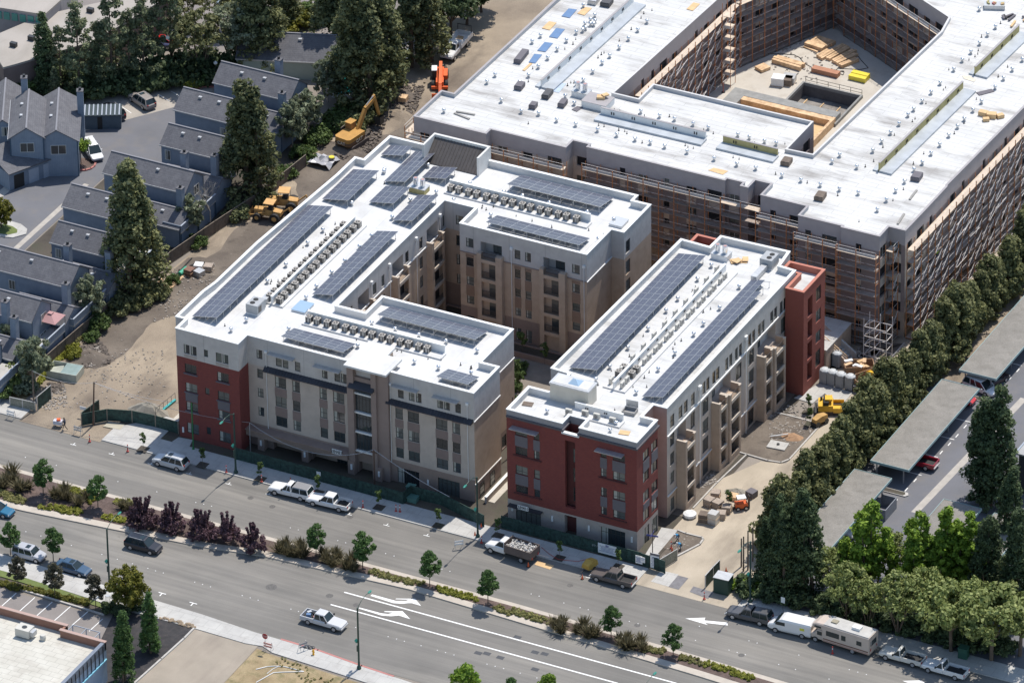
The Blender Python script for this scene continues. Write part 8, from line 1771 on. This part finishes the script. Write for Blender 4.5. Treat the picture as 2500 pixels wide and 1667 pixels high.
# ------------------------------------------------------------------ pallets, pipes, heaps, rubble
blkM=mat('block_tan',(.36,.30,.25),.9,.2,4); 
for i,(q,x,y,h,m,l) in enumerate(((s8,1870,1430,.9,blkM,'tan block pallet nearest the balcony block'),(s8,1810,1500,1.0,blkM,'tan block pallet at the left of the group'),(s8,1890,1520,.9,blkM,'tan block pallet in the middle of the group'),(s8,1970,1560,.9,blkM,'tan block pallet at the right of the group'),(b2,1760,85,1.2,woodD,'stack of grey timber pallets beside the white bag'),(b2,1850,100,1.6,steel,'tallest stack of grey pavers near the white bag'),(b2,1920,50,.8,blkM,'low block pallet beside the forklift'),(s8,2030,1440,.5,wood,'leaning stack of roof tiles behind the pallets'),(s8,2200,1420,.8,spanG,'grey mixing trough beside the sand heap'),(q04,1740,955,.9,mat('paver_brown',(.20,.11,.08),.9,.2,3),'brown open crate on the dirt strip'),(q04,1830,960,.7,steel,'grey paver stack on the dirt strip'),(q04,1825,895,.6,whiteM,'white wrapped stack on the dirt strip'),(q04,1915,910,.7,blkM,'tan rubble stack on the dirt strip'),(r0,1352,935,.8,wood,'timber crate lying on the churned soil'),(r4,690*0+0,0,.1,wood,''))[:-1]):
    p=q(x,y); T=thing('pallet_stack',l,'pallet',(p.x,p.y,0),rnd.uniform(-.3,.3)); MB().box(-.6,-.6,.12,.6,.6,.12+h).build('stack',m,T)
    for yy in (-.5,0,.5): MB().box(-.62,yy-.06,0,.62,yy+.06,.12).build('pallet_runner',wood,T)
    if h>.8: MB().box(-.63,-.63,.1+h*.5,.63,.63,.13+h*.5).build('strap_layer',wood,T)
p=b2(1632,40); T=thing('bulk_bag','white round bulk bag beside the paver stacks','bag',(p.x,p.y,0)); MB().lathe((0,0,0),[(.7,0),(.95,.25),(.9,.55),(.5,.75),(.25,.62),(.1,.6)],10).build('bag',whiteM,T)
for i,(pts,r_,m,l) in enumerate(((((1590,960),(1570,985)),.3,'g','short green pipe end on the dirt strip'),(((1710,895),(1650,950)),.33,'g','large green pipe on the dirt strip'),(((1760,790),(1600,960)),.09,'b','black pipe uppermost on the dirt strip'),(((1840,820),(1640,900)),.09,'b','black pipe crossing the dirt strip'),(((1880,825),(1740,860)),.08,'b','black pipe nearest the silt sheet'))):
    a,b=[q04(*pp,.3) for pp in pts]; T=tag(MB().tube((a.x,a.y,r_),(b.x,b.y,r_),r_,n=10).build('pipe',mat('green_pipe',(.06,.38,.24),.5,.06,1) if m=='g' else black),l,'pipe')
for i,pts in enumerate((((1490,1000),(1365,1140)),((1560,1015),(1475,1110)),((1590,1030),(1545,1090)),((1740,920),(1560,1090)),((1500,1080),(1420,1165)),((1530,1070),(1465,1150)))):
    a,b=[q04(*pp) for pp in pts]; d=b-a; c=(a+b)/2; T=thing('timber_plank',ORD[i]+' orange timber plank from the left on the dirt strip','plank',(c.x,c.y,0),math.atan2(d.y,d.x)); MB().box(-d.length/2,-.18,.02,d.length/2,.18,.2).build('plank',wood,T)
def mound(name,label,p,rx,ry,h,m):
    rg=random.Random(int(p.x*10)); mb=MB(); prof=[(1.0,0),(.82,.18),(.6,.48),(.35,.8),(.12,.97),(.02,1)]; n=18; ph=[rg.uniform(.85,1.15) for _ in range(n)]; vs=[]
    for r_,z in prof:
        for k in range(n): a=2*math.pi*k/n; vs.append((p.x+rx*r_*ph[k]*math.cos(a),p.y+ry*r_*ph[k]*math.sin(a),h*z*rg.uniform(.93,1.05)))
    mb.add(vs,[(j*n+i,j*n+(i+1)%n,(j+1)*n+(i+1)%n,(j+1)*n+i) for j in range(5) for i in range(n)]); return tag(mb.build(name,m),label,'heap')
sand=mat('grey_sand',(.27,.25,.21),.95,.15,3); osoil=mat('orange_soil_heap',(.36,.22,.13),.95,.2,3)
mound('sand_heap','grey sand heap behind the torn green fence',q08(1370,640),3.0,1.8,1.3,sand); mound('soil_heap','orange soil heap on the dirt island by the drive',t8(225,880),1.8,1.2,.5,osoil); mound('sand_heap','pale sand heap behind the block pallets',s8(2070,1400),1.8,1.4,.8,sand)
mound('soil_heap','dark churned soil heap beside the excavator',r0(1290,880),3.2,2.2,.9,dirtD); mound('soil_heap','dark soil heap below the excavator tracks',r0(800,1390),4.2,2.0,.6,dirtD); mound('soil_heap','broken soil heap at the lower fence',q08(830,150),3.4,2.4,.8,dirtD); mound('soil_heap','pale soil heap beside the roof corner of the unfinished block',r0(1330,1060),3,1.6,.6,dirt)
def rubble(label,poly,q,n,s0_,m,seed=1,z=0):
    rg=random.Random(seed); P_=[q(x,y,z) for x,y in poly]; mb=MB()
    for k in range(n):
        a,b,c=rg.sample(P_,3) if len(P_)>3 else P_; u,v=rg.random(),rg.random()
        if u+v>1: u,v=1-u,1-v
        p=a+(b-a)*u+(c-a)*v; s_=s0_*rg.uniform(.4,1.6); mb.obox((p.x,p.y,z+s_*.2),s_*1.3,s_,s_*.7,rg.uniform(0,3),rg.uniform(-.5,.5))
    tag(mb.build('rubble',m),label,'rubble',None,'stuff')
rb1=mat('rubble_mixed',(.30,.27,.24),.95,.45,3); rb2=mat('rubble_dark',(.12,.10,.085),.95,.4,3)
rubble('pale stones strewn by the lower fence',[(690,120),(900,60),(980,180),(820,240)],q08,260,.28,rb1,1); rubble('dark broken clods by the lower fence',[(700,60),(960,20),(1010,200),(760,240)],q08,300,.3,rb2,2)
rubble('gravel by the left utility pole',[(430,400),(600,380),(620,600),(380,640)],q08,260,.16,rb1,3); rubble('dark clods under the metal boxes',[(440,380),(580,370),(560,460),(450,470)],q08,120,.25,rb2,4)
rubble('churned clods around the excavator',[(680,1340),(1000,1130),(1250,1000),(1080,1400),(760,1480)],r0,600,.3,rb2,5); rubble('clods on the dirt track',[(1220,820),(1560,760),(1450,1080),(1230,1080)],r0,420,.24,rb2,6)
rubble('stones on the dirt island',[(20,620),(330,560),(440,800),(150,1000),(0,900)],t8,300,.16,rb1,7); rubble('loose stones along the block foot',[(1700,1300),(1860,1190),(1870,1290),(1740,1350)],s8,200,.14,rb1,8)
rubble('scraps on the dirt strip',[(1560,900),(2000,840),(1900,1250),(1400,1400)],q04,220,.14,rb1,9); rubble('scattered bits across the yard',[(900,80),(1500,60),(1550,500),(620,620)],q08,260,.12,rb1,10)
rubble('stones round the corner planter',[(1360,420),(1520,200),(1690,230),(1560,380)],b2,140,.12,rb1,11); rubble('debris by the podium stair',[(600,80),(900,60),(1050,180),(720,220)],t8,200,.2,rb1,12)
rubble('small scraps on the courtyard slab',[(0,480),(400,300),(900,700),(100,820)],t0,160,.16,rb1,13,4)
# silt sheet and fabric along the left block
silt=mat('silt_fabric',(.26,.28,.25),.85,.12,.8)
sheet('silt_sheet',[(-34.8,-13),(-32.2,-15),(-31.2,6),(-30.6,12),(-33,18),(-35,8)],.03,silt); kerbline([(-35.3,-16.5),(-31,-17.5)],.25,.2).build('silt_roll',black,kind='structure'); kerbline([(-35.2,-14),(-35.6,6),(-33.5,18)],.2,.15).build('silt_roll',black,kind='structure')
p=r0(620,1500); T=thing('tarpaulin','silver crumpled tarpaulin beside the yellow drum','tarpaulin',(p.x,p.y,0)); mb=MB(); r_=random.Random(5); g_=[[( -1.8+i*.6, -1.6+j*.55, r_.uniform(.1,.9)) for i in range(7)] for j in range(7)]
mb.add([v for row in g_ for v in row],[(j*7+i,j*7+i+1,(j+1)*7+i+1,(j+1)*7+i) for j in range(6) for i in range(6)]).build('sheet',mat('silver_tarp',(.42,.42,.44),.35,.2,1.5),T)
p=r0(695,1500); T=thing('drum','yellow topped grey drum beside the silver tarpaulin','drum',(p.x,p.y,0)); MB().lathe((0,0,0),[(.45,0),(.45,1.0)],12).build('shell',spanG,T); MB().lathe((0,0,1.0),[(.44,0),(.4,.1)],12).build('lid',mat('yellow_wrap',(.75,.62,.06)),T)
p=q08(600,310); T=thing('metal_box','large open aluminium box lying on the dirt by the lower fence','metal box',(p.x,p.y,0),R(8)); al=mat('aluminium_sheet',(.42,.44,.38),.45,.15,1)
MB().box(-2.2,-1.4,0,2.2,-1.32,1.2).box(-2.2,1.32,0,2.2,1.4,1.2).box(-2.2,-1.32,0,-2.12,1.32,1.2).box(2.12,-1.32,0,2.2,1.32,1.2).build('side',al,T); MB().box(-.2,-1.3,1.12,2.1,1.3,1.18).build('lid',mat('lid_glass',(.25,.32,.30),.2,.1,1),T)
p=q08(480,290); T=thing('metal_box','flat aluminium sheet leaning against the large box','metal box',(p.x,p.y,0),R(20)); MB().obox((0,0,.4),3.2,2.0,.08,0,.25).build('sheet',al,T)
sheet('pavement_patch',[q08(945,785),q08(1000,740),q08(1145,765),q08(1105,815)],.14,mat('pale_slab',(.42,.39,.31),.85,.1,1)); 
for L in (((1580,915),(1640,875),(1770,900),(1740,960),(1640,960)),): MB().poly([tuple(q08(x,y,.125)) for x,y in L]).build('pavement_patch',conc,kind='structure')
T=thing('barrier','turquoise plastic barrier along the left block corner','barrier',(0,0,0)); a=q08(1430,690);b=q08(1610,545); mb=MB().obox(((a.x+b.x)/2,(a.y+b.y)/2,.2),(b-a).length,.3,.25,math.atan2(b.y-a.y,b.x-a.x)); mb.build('barrier',mat('turquoise',(.05,.45,.45),.5,.06,1),T); mb=MB()
for k in range(6): c=a.lerp(b,k/5); mb.tube((c.x,c.y,.3),(c.x,c.y,1.3),.03,n=4)
mb.tube((a.x,a.y,1.3),(b.x,b.y,1.3),.03,n=4).build('rail',dark,T)
p=t8(90,960); T=thing('concrete_pad','pale square concrete pad with hatch on the dirt island','pad',(p.x,p.y,.08)); MB().obox((0,0,.08),2.6,1.9,.16,.1).build('pad',conc,T); MB().lathe((0,.1,.16),[(.22,0),(.2,.15)],10).build('cover',dark,T); MB().tube((-1.8,1.5,.2),(.3,2.6,.5),.09).build('pipe',copW,T)
# ------------------------------------------------------------------ street furniture
grn=mat('lamp_green',(.02,.055,.045),.5,.05,2); head=mat('lamp_head_green',(.03,.22,.17),.4,0)
def lamp(label,x,y,dirY,h=9.3,arm_=3.0,ped=True):
    T=thing('street_lamp',label,'street lamp',(x,y,.1)); mb=MB().lathe((0,0,0),[(.3,0),(.28,.3),(.17,.45),(.13,1.2),(.11,h)],10); mb.build('pole',grn,T)
    pts=[Vector((0,0,h-.1)),Vector((0,dirY*arm_*.35,h+.45)),Vector((0,dirY*arm_*.75,h+.6)),Vector((0,dirY*arm_,h+.5))]; MB().path(pts,.045,6).build('arm',grn,T)
    MB().lathe((0,dirY*(arm_+.35),h+.38),[(.05,0),(.28,.02),(.3,.12),(.12,.22)],10,sx=.6,sy=1.5).build('lamp_head',head,T)
    if ped: MB().lathe((-.28,0,3.9),[(.12,0),(.2,.25),(.28,.3),(.1,.55),(.03,.65)],8).build('pedestrian_lamp',head,T); MB().tube((0,0,4.1),(-.28,0,4.1),.04).build('bracket',grn,T); MB().box(-.25,-.06,2.6,-.1,.06,3.5).build('banner_plate',grn,T)
lamp('dark green street lamp by the red brick corner with twin lantern',-17.71,-46.4,-1); lamp('dark green street lamp between the two finished blocks',18.6,-46.3,-1); lamp('dark green street lamp in front of the gate conifers',57.6,-44.7,-1)
lamp('tall dark green street lamp on the lawn corner at the bottom left',-18.86,-78.5,1); lamp('tall dark green street lamp on the south pavement in the centre',19.24,-80.8,1); p=P(1598,1648,9.6); lamp('street lamp whose head shows at the bottom edge',p.x,p.y-3.3,1)
T=tag(MB().tube((0,0,0),(0,0,7.3),.09,n=8).lathe((0,0,0),[(.2,0),(.15,.2)],8).build('signal_pole',mat('bright_green_post',(.02,.17,.05),.5,0)),'bare bright green post on the pavement before the red corner','post'); T.location=q08(1775,985,.1)
pw=mat('pole_wood',(.12,.075,.055),.9,.2,2)
def pole(label,b,h,lean=(0,0),m=pw,r=.13,cross=False):
    T=thing('utility_pole',label,'utility pole',(b.x,b.y,0)); MB().tube((0,0,0),(lean[0],lean[1],h),r,r*.75,8).build('shaft',m,T)
    if cross: MB().box(lean[0]-.5,-.05,h-.5,lean[0]+.5,.05,h-.35).build('crossarm',m,T)
    else: MB().lathe((lean[0],lean[1],h),[(r*.8,0),(r*.5,.06)],8).build('cap',dark,T)
    return Vector((b.x+lean[0],b.y+lean[1],h))
pA=pole('weathered wooden pole at the end of the chain link fence',q08(315,632),6.3,m=woodD); pB=pole('brown leaning wooden pole behind the torn green fence',q08(855,768),6.9,(.45,0))
pC=pole('wooden pole in front of the stair tower of the beige block',r8(1090,1330),5.8,cross=True); pD=pole('thin grey pole beside the fascia at the red corner',q08(2300,1020),4.8,m=steel,r=.07)
pE=pole('thin grey pole in front of the left red facade window',s8(110,1655),6.2,m=steel,r=.07); pF=pole('tall wooden pole between the two blocks',P(1253,1110,0),9.0,m=woodD,r=.1)
for i,(x,y,t) in enumerate(((2105,500,250),(2125,540,235),(2165,530,182),(2210,450,150))): pole(['leftmost','second','third','rightmost'][i]+' of the four bare wooden poles by the site gate',b2(x,y),(y-t)/3.76/15.3,m=woodD,r=.12)
pole('wooden pole with sign plates at the corner of the red block',b2(1290,380),4.6,m=woodD,r=.07)
def wire(a,b,sag,label,r=.022):
    mb=MB(); pts=[a.lerp(b,t/14)-Vector((0,0,sag*4*(t/14)*(1-t/14))) for t in range(15)]; mb.path(pts,r,4); tag(mb.build('overhead_wire',mat('wire_grey',(.4,.4,.42),.6,0)),label,'wire')
wire(pD,pC,2.6,'sagging pale overhead wire in front of the beige block',.04); wire(pC,Vector((13,-43.5,3.2)),.3,'pale overhead wire right of the wooden pole',.04); wire(pB,pD,1.0,'thin overhead wire from the leaning pole to the red corner'); wire(pA,pB,.8,'thin overhead wire across the dirt entrance'); wire(pB,Vector((-29,-41,5)),.5,'thin overhead wire behind the torn fence')
# signs
T=thing('stop_sign','red octagonal stop sign on a thin post at the bottom','stop sign',b1(88,1285,.1)); MB().tube((0,0,0),(0,0,2.9),.03,n=5).build('post',steel,T)
o8=[(.42*math.cos(math.pi/8+k*math.pi/4),.42*math.sin(math.pi/8+k*math.pi/4)) for k in range(8)]; f=MB(); f.add([(x,-.05,2.5+z_) for x,z_ in o8]+[(x,-.03,2.5+z_) for x,z_ in o8],[tuple(range(8)),tuple(reversed(range(8,16)))]+[(i,(i+1)%8,8+(i+1)%8,8+i) for i in range(8)]); pl_=f.build('plate',mat('stop_red',(.36,.02,.03),.5,0),T); text('STOP',.28,(0,-.07,2.5),(R(90),0,0),copW,pl_)
def signboard(label,p,w_,h_,z0_,lines,rot=0,m=None,ti=None,post=True,lw=.05):
    T=thing('sign_board',label,'sign',(p.x,p.y,0),rot); MB().box(-w_/2,-.05,z0_,w_/2,0,z0_+h_).build('panel',m or copW,T)
    if post:
        MB().box(-w_/2-.05,-.04,0,-w_/2,.04,z0_+h_).build('post',woodD,T); MB().box(w_/2,-.04,0,w_/2+.05,.04,z0_+h_).build('post',woodD,T)
    mb=MB(); r_=random.Random(len(label))
    for k in range(lines): z_=z0_+h_*(.72-.62*k/max(1,lines)); wd2=w_*r_.uniform(.3,.42); mb.box(-wd2,-.062,z_,wd2,-.05,z_+lw)
    if lines: mb.build('print_line',mat('print_navy',(.06,.08,.25),.6,0),T,kind='stuff')
    if ti: MB().box(-w_/2,-.065,z0_+h_-ti,w_/2,-.05,z0_+h_).build('title_band',spanG,T)
    return T
p=b2(895,385); T=signboard('white banner with navy print hung on the green screen at the red block',Vector((p.x,-42.98,0)),2.7,1.5,.35,5,post=False)
lg=MB(); lg.box(-.22,-.07,1.5,-.05,-.05,1.78).box(.02,-.07,1.5,.08,-.05,1.78).box(.1,-.07,1.6,.28,-.05,1.7); lg.build('emblem',_mc['print_navy'],T)
p=b2(1312,530); signboard('tall grey and white site notice board at the corner of the drive',p,1.25,2.3,.3,7,R(3),ti=.35)
p=b2(1175,490); signboard('white notice on the corner fence, left of the tall board',Vector((p.x,-43.35,0)),1.0,1.2,.5,6,post=False); p=b2(1240,470); signboard('smaller white notice with emblem on the corner fence',Vector((p.x,-43.45,0)),.65,.8,.9,2,post=False)
p=r8(550,1320); signboard('small white notice on the green screen of the beige block',Vector((p.x,-43.5,0)),.6,.6,1.1,1,post=False); p=b2(1290,385); T=thing('street_sign','blue street name blades on the corner pole','sign',(p.x,p.y,2.9),R(10)); MB().box(-.8,-.06,-.12,.8,-.03,.12).build('blade',mat('sign_blue',(.08,.09,.3),.5,0),T); MB().box(-.04,-.8,.15,-.01,.8,.38).build('blade',_mc['sign_blue'],T)
p=b3(137,960); T=thing('sign_board','white traffic sign on a thin post above the white van','sign',(p.x,p.y,.1)); MB().tube((0,0,0),(0,0,2.9),.03,n=5).build('post',dark,T); MB().box(-.28,-.05,2.1,.28,-.02,2.95).build('panel',copW,T)
for x,y in ((790,660),(830,660)): pass
p=q08(790,680); signboard('pale notice sheets on the torn green fence',Vector((p.x-.1,p.y-.5,0)),1.0,.5,1.2,0,post=False)
# barriers, delineators, cones, hydrant
dl=mat('delineator_red',(.45,.05,.04),.6,.1,2)
for i,(q,x,y) in enumerate(((q08,823,915),(q08,1172,1005),(q08,2078,1198),(r8,52,1285),(r8,982,1520),(r8,1285,1555),(r8,1322,1560),(r8,318,1310),(b1,2070,280),(b2,1765,795),(b3,592,1295),(b2,1462,330))):
    p=q(x,y,.1 if i!=10 else 0); T=thing('delineator',['red delineator post on the kerb nearest the dirt entrance','red delineator post left of the first sapling','red delineator post by the red corner lamp','red delineator post beside the sapling at the beige block','red delineator post right of the white pickups','red and white delineator, left of a close pair','red and white delineator, right of a close pair','red delineator post behind the capped white pickup','red delineator post beside the middle street lamp','red delineator post on the steel plates of the drive','red delineator post in the road by the motorhome','red hydrant stand in the corner planter'][i],'delineator',(p.x,p.y,p.z)); MB().lathe((0,0,0),[(.2,0),(.18,.08),(.07,.12),(.07,1.05)],8).build('post',dl,T); MB().lathe((0,0,.65),[(.075,0),(.075,.2)],8).build('reflector',copW,T)
for i,(q,x,y) in enumerate(((b2,645,612),(b2,150,498),(b1,2068,140),(b1,2010,215),(b2,1965,545),(b2,1470,360))):
    p=q(x,y,.02); T=thing('traffic_cone',['orange cone behind the compressor drawbar','orange cone behind the tipper truck','orange cone right of the middle lamp','orange cone left of the middle lamp foot','orange cone behind the green utility cabinet','orange cone in the corner planter'][i],'cone',(p.x,p.y,.02)); MB().box(-.2,-.2,0,.2,.2,.04).build('base',black,T); MB().lathe((0,0,.04),[(.15,0),(.03,.65)],10).build('cone',mat('cone_orange',(.75,.12,.03),.6,0),T)
def aframe(label,p,m,rot=0):
    T=thing('barricade',label,'barricade',(p.x,p.y,.1),rot)
    for s_ in (-1,1):
        MB().tube((-.5,s_*.4,0),(-.5,0,1.3),.03,n=4).build('leg',steel,T); MB().tube((.5,s_*.4,0),(.5,0,1.3),.03,n=4).build('leg',steel,T)
    for z_ in (.95,.55): MB().box(-.6,-.2,z_,.6,-.16,z_+.25).build('board',m,T)
aframe('folding barricade at the left end of the north pavement',q08(105,705),copW); aframe('folding barricade beside the torn green fence',q08(720,850),steel); aframe('black striped barricade on the south pavement',b1(430,1270),mat('stripe_grey',(.25,.25,.27),.6,.4,12),R(60)); aframe('pink and white barricade below the stop sign',b1(115,1270),mat('barricade_pink',(.6,.3,.27),.6,.1,4)); aframe('open folding barricade standing in the road by the lamp shadow',b1(1862,330),copW,R(40))
T=thing('fire_hydrant','yellow fire hydrant on the south pavement','hydrant',b1(527,1305,.1)); MB().lathe((0,0,0),[(.18,0),(.13,.08),(.12,.55),(.16,.6),(.1,.75),(.03,.8)],10).build('barrel',mat('hydrant_yellow',(.75,.38,.02),.5,0),T); MB().tube((-.22,0,.45),(.22,0,.45),.06).build('outlet',mat('hydrant_yellow',(.75,.38,.02)),T)
p=b1(480,1250); T=thing('debris_pile','dark sandbag heap beside the striped barricade','sandbags',(p.x,p.y,.1)); [MB().lathe((k*.3-.4,(k%2)*.25,0),[(.25,0),(.28,.12),(.1,.22)],8,sx=1.3).build('sandbag',dark,T) for k in range(4)]
ut=mat('utility_green',(.03,.10,.07),.6,.1,1); 
for q,x,y,l,w_,h_,m in ((b2,1940,720,'dark green utility cabinet with pale lid right of the drive gate',2.1,2.3,mat('cabinet_dark_green',(.02,.055,.04),.6,.1,1)),(r8,1425,1410,'teal transformer cabinet in the shaded strip before the beige block',1.1,1.5,mat('teal_box',(.09,.20,.17),.6,.05,1)),(r8,1442,1460,'low teal service box beside the transformer cabinet',1.3,.6,mat('teal_box',(.09,.20,.17))),(b3,1795,1330,'dark green signal cabinet in the tree shade at right',1.2,1.5,ut)):
    p=q(x,y,.1); T=thing('utility_cabinet',l,'cabinet',(p.x,p.y,.1),R(3)); MB().box(-w_/2,-w_/2.4,0,w_/2,w_/2.4,h_).build('case',m,T); MB().box(-w_/2-.05,-w_/2.4-.05,h_,w_/2+.05,w_/2.4+.05,h_+.08).build('lid',steel if h_>2 else m,T); MB().box(-w_/2+.1,-w_/2.4-.02,.15,w_/2-.1,-w_/2.4,h_-.2).build('door',m,T)
p=b0(990,820,.1); T=thing('litter_bin','wire litter bin beside the tall lamp at the lawn','litter bin',(p.x,p.y,.12)); mb=MB(); [mb.tube((.28*math.cos(k*.6),.28*math.sin(k*.6),0),(.3*math.cos(k*.6),.3*math.sin(k*.6),.9),.012,n=3) for k in range(11)]; mb.build('cage',steel,T); MB().lathe((0,0,.9),[(.32,0),(.3,.05)],10).build('rim',steel,T)
for q,L,l,r_ in ((b1,[(0,1440),(100,1415),(170,1410),(260,1415),(440,1460),(240,1465),(160,1470),(0,1560)],'white hose looping over the dry verge',.06),(b1,[(100,1480),(150,1440),(200,1415)],'thin branch of the white hose on the dry verge',.04),(b2,[(270,320),(340,380),(420,430),(600,450),(690,430)],'red air hose on the pavement behind the tipper truck',.03)):
    tag(MB().path([Vector(q(x,y,.2)) for x,y in L],r_,5).build('hose',copW if 'white' in l else dl),l,'hose')
rocks=MB(); r_=random.Random(3)
for k in range(34):
    a=b0(1470,965,.1).lerp(b0(1780,1055,.1),k/33); s_=r_.uniform(.12,.32); rocks.lathe((a.x+r_.uniform(-.3,.3),a.y+r_.uniform(-.3,.3),.08),[(s_*.8,0),(s_,s_*.4),(s_*.5,s_*.8)],6)
tag(rocks.build('edging_rocks',mat('tan_rock',(.30,.23,.16),.9,.3,2)),'tan rocks edging the black mulch bed','rocks',None,'stuff')
tp=b0(750,1110,2.6); T=thing('canopy_frame','pale braced canopy frame behind the brown parapet','frame',(tp.x,tp.y,0))
for k in range(3): MB().box(-2+k*2,-1.1,2.6,-1.92+k*2,1.1,2.68).build('batten',sidL,T); MB().box(-2+k*2,1.0,0,-1.9+k*2,1.1,2.6).build('post',sidL,T)
MB().box(-2,-1.18,2.6,2.1,-1.1,2.7).build('batten',sidL,T); MB().box(-2,1.1,2.6,2.1,1.18,2.7).build('batten',sidL,T)
T=thing('globe_lamp','small white globe lamp at the estate corner','lamp',q00(1985,760)); MB().tube((0,0,0),(0,0,3.0),.05,n=6).build('post',dark,T); MB().lathe((0,0,3.0),[(.1,0),(.28,.2),(.28,.35),(.1,.55)],10).build('globe',whiteM,T)
kerbline([(q00(1790,825).x,q00(1790,825).y),(q00(1870,800).x,q00(1870,800).y),(q00(2000,805).x,q00(2000,805).y)],.3,.2).build('red_kerb',paint_r,kind='structure')
pc=q00(755,1510); kerbline([(pc.x+1.9*math.cos(a*.45-2.6),pc.y+1.9*math.sin(a*.45-2.6)) for a in range(9)],.25,.2).build('red_kerb',paint_r,kind='structure')
sheet('island_bed',[(pc.x+1.8*math.cos(a*.7),pc.y+1.8*math.sin(a*.7)) for a in range(9)],.05,mulch); pi=q04(60,540); slab('estate_island',[(pi.x+3.2*math.cos(a*.6),pi.y+2.2*math.sin(a*.6)) for a in range(10)],0,.14,conc); slab('island_lawn',[(pi.x-.3+2.2*math.cos(a*.6),pi.y-.3+1.3*math.sin(a*.6)) for a in range(10)],.1,.17,lawn)
# ------------------------------------------------------------------ people
skin=mat('skin',(.35,.2,.14),.6,0)
def person(label,p,rot,shirt,trousers,pose='walk'):
    T=None
    J={'pelvis':(0,0,.95),'chest':(0,.05,1.3),'neck':(0,.08,1.5),'head':(0,.1,1.62),'top':(0,.1,1.74)}
    if pose=='walk': L={'hl':(.1,0,.92),'kl':(.1,.25,.52),'fl':(.1,.28,.08),'tl':(.1,.45,.04),'hr':(-.1,0,.92),'kr':(-.1,-.05,.5),'fr':(-.1,-.4,.12),'tr':(-.1,-.27,.03),'sl':(.2,.06,1.42),'el':(.24,.2,1.15),'al':(.22,.42,1.05),'sr':(-.2,.06,1.42),'er':(-.24,.2,1.15),'ar':(-.22,.42,1.05)}
    else:
        J={'pelvis':(0,-.15,.85),'chest':(0,.2,1.05),'neck':(0,.38,1.1),'head':(0,.5,1.1),'top':(0,.6,1.06)}
        L={'hl':(.12,-.15,.82),'kl':(.16,.1,.48),'fl':(.16,-.05,.08),'tl':(.16,.14,.04),'hr':(-.12,-.15,.82),'kr':(-.16,.1,.48),'fr':(-.16,-.05,.08),'tr':(-.16,.14,.04),'sl':(.2,.28,1.08),'el':(.24,.4,.82),'al':(.15,.52,.6),'sr':(-.2,.28,1.08),'er':(-.24,.4,.82),'ar':(-.15,.52,.6)}
    J.update(L); n=list(J); E_=[('pelvis','chest'),('chest','neck'),('neck','head'),('head','top'),('pelvis','hl'),('hl','kl'),('kl','fl'),('fl','tl'),('pelvis','hr'),('hr','kr'),('kr','fr'),('fr','tr'),('chest','sl'),('sl','el'),('el','al'),('chest','sr'),('sr','er'),('er','ar')]
    rad={'pelvis':.15,'chest':.17,'neck':.06,'head':.1,'top':.07,'hl':.1,'hr':.1,'kl':.065,'kr':.065,'fl':.045,'fr':.045,'tl':.04,'tr':.04,'sl':.07,'sr':.07,'el':.045,'er':.045,'al':.035,'ar':.035}
    me=bpy.data.meshes.new('s'); me.from_pydata([J[k] for k in n],[(n.index(a),n.index(b)) for a,b in E_],[]); o=bpy.data.objects.new('s',me); link(o)
    sk_=o.modifiers.new('k','SKIN'); 
    if not me.skin_vertices:
        bpy.context.view_layer.objects.active=o; bpy.ops.object.select_all(action='DESELECT'); o.select_set(True); bpy.ops.mesh.customdata_skin_add()
    for i,k in enumerate(n): me.skin_vertices[0].data[i].radius=(rad[k],rad[k]); me.skin_vertices[0].data[i].use_root=(k=='pelvis')
    sb=o.modifiers.new('b','SUBSURF'); sb.levels=1; sb.render_levels=1; bpy.context.view_layer.update()
    m2=bpy.data.meshes.new_from_object(o.evaluated_get(bpy.context.evaluated_depsgraph_get())); bpy.data.objects.remove(o); m2.materials.clear()
    for m in (shirt,trousers,skin,black): m2.materials.append(m)
    hz=J['neck']; hp=Vector(J['head'])
    for f in m2.polygons:
        c=f.center; f.material_index=2 if (c-hp).length<.17 or (c-Vector(J['al'])).length<.08 or (c-Vector(J['ar'])).length<.08 else (0 if (c.z>J['pelvis'][2]+.05 and pose=='walk') or (pose!='walk' and c.y>-.02 and c.z>.56) else (3 if c.z<.1 else 1)); f.use_smooth=True
    m2.name='person'; o=inst('person',m2,None,(p.x,p.y,p.z),(0,0,rot)); tag(o,label,'person')
    MB().lathe((hp.x,hp.y-.0,hp.z+.02),[(.115,0),(.12,.05),(.09,.13),(.03,.16)],9).build('hair' if pose=='walk' else 'hard_hat',black if pose=='walk' else whiteM,o)
    return o
navy=mat('navy_cloth',(.03,.04,.07),.9,.1,5); bl=mat('blue_shirt',(.03,.22,.42),.85,.1,5); drk=mat('dark_jeans',(.03,.035,.05),.9,.1,5); tanp=mat('work_trousers',(.10,.10,.10),.9,.1,5)
person('person in dark clothes walking along the pavement pushing a cart',q08(598,803,.12),R(100),navy,drk)
person('worker in a blue shirt bending in the corner planter, farther one',b2(1522,262,.1),R(150),bl,drk,'bend'); person('worker in a blue shirt bending in the corner planter, nearer one',b2(1548,345,.1),R(130),bl,tanp,'bend')
p=q08(535,775,.12); T=thing('cart','loaded hand cart pushed by the walking person','cart',(p.x,p.y,.12),R(10)); MB().box(-.6,-.35,.4,.6,.35,.95).build('basket',mat('pale_basket',(.55,.55,.6),.7,.1,3),T); MB().obox((.1,0,1.05),.5,.5,.25,.4).build('load',mat('cone_orange',(.75,.12,.03)),T)
for x in (-.45,.45):
    for y in (-.3,.3): wheel(T,x,y,.14,.08)
person('worker in a lime vest standing on the scaffold deck of the right face',Vector((48.95,32.6,8.3)),R(10),mat('lime_vest',(.45,.7,.05),.8,0),drk)
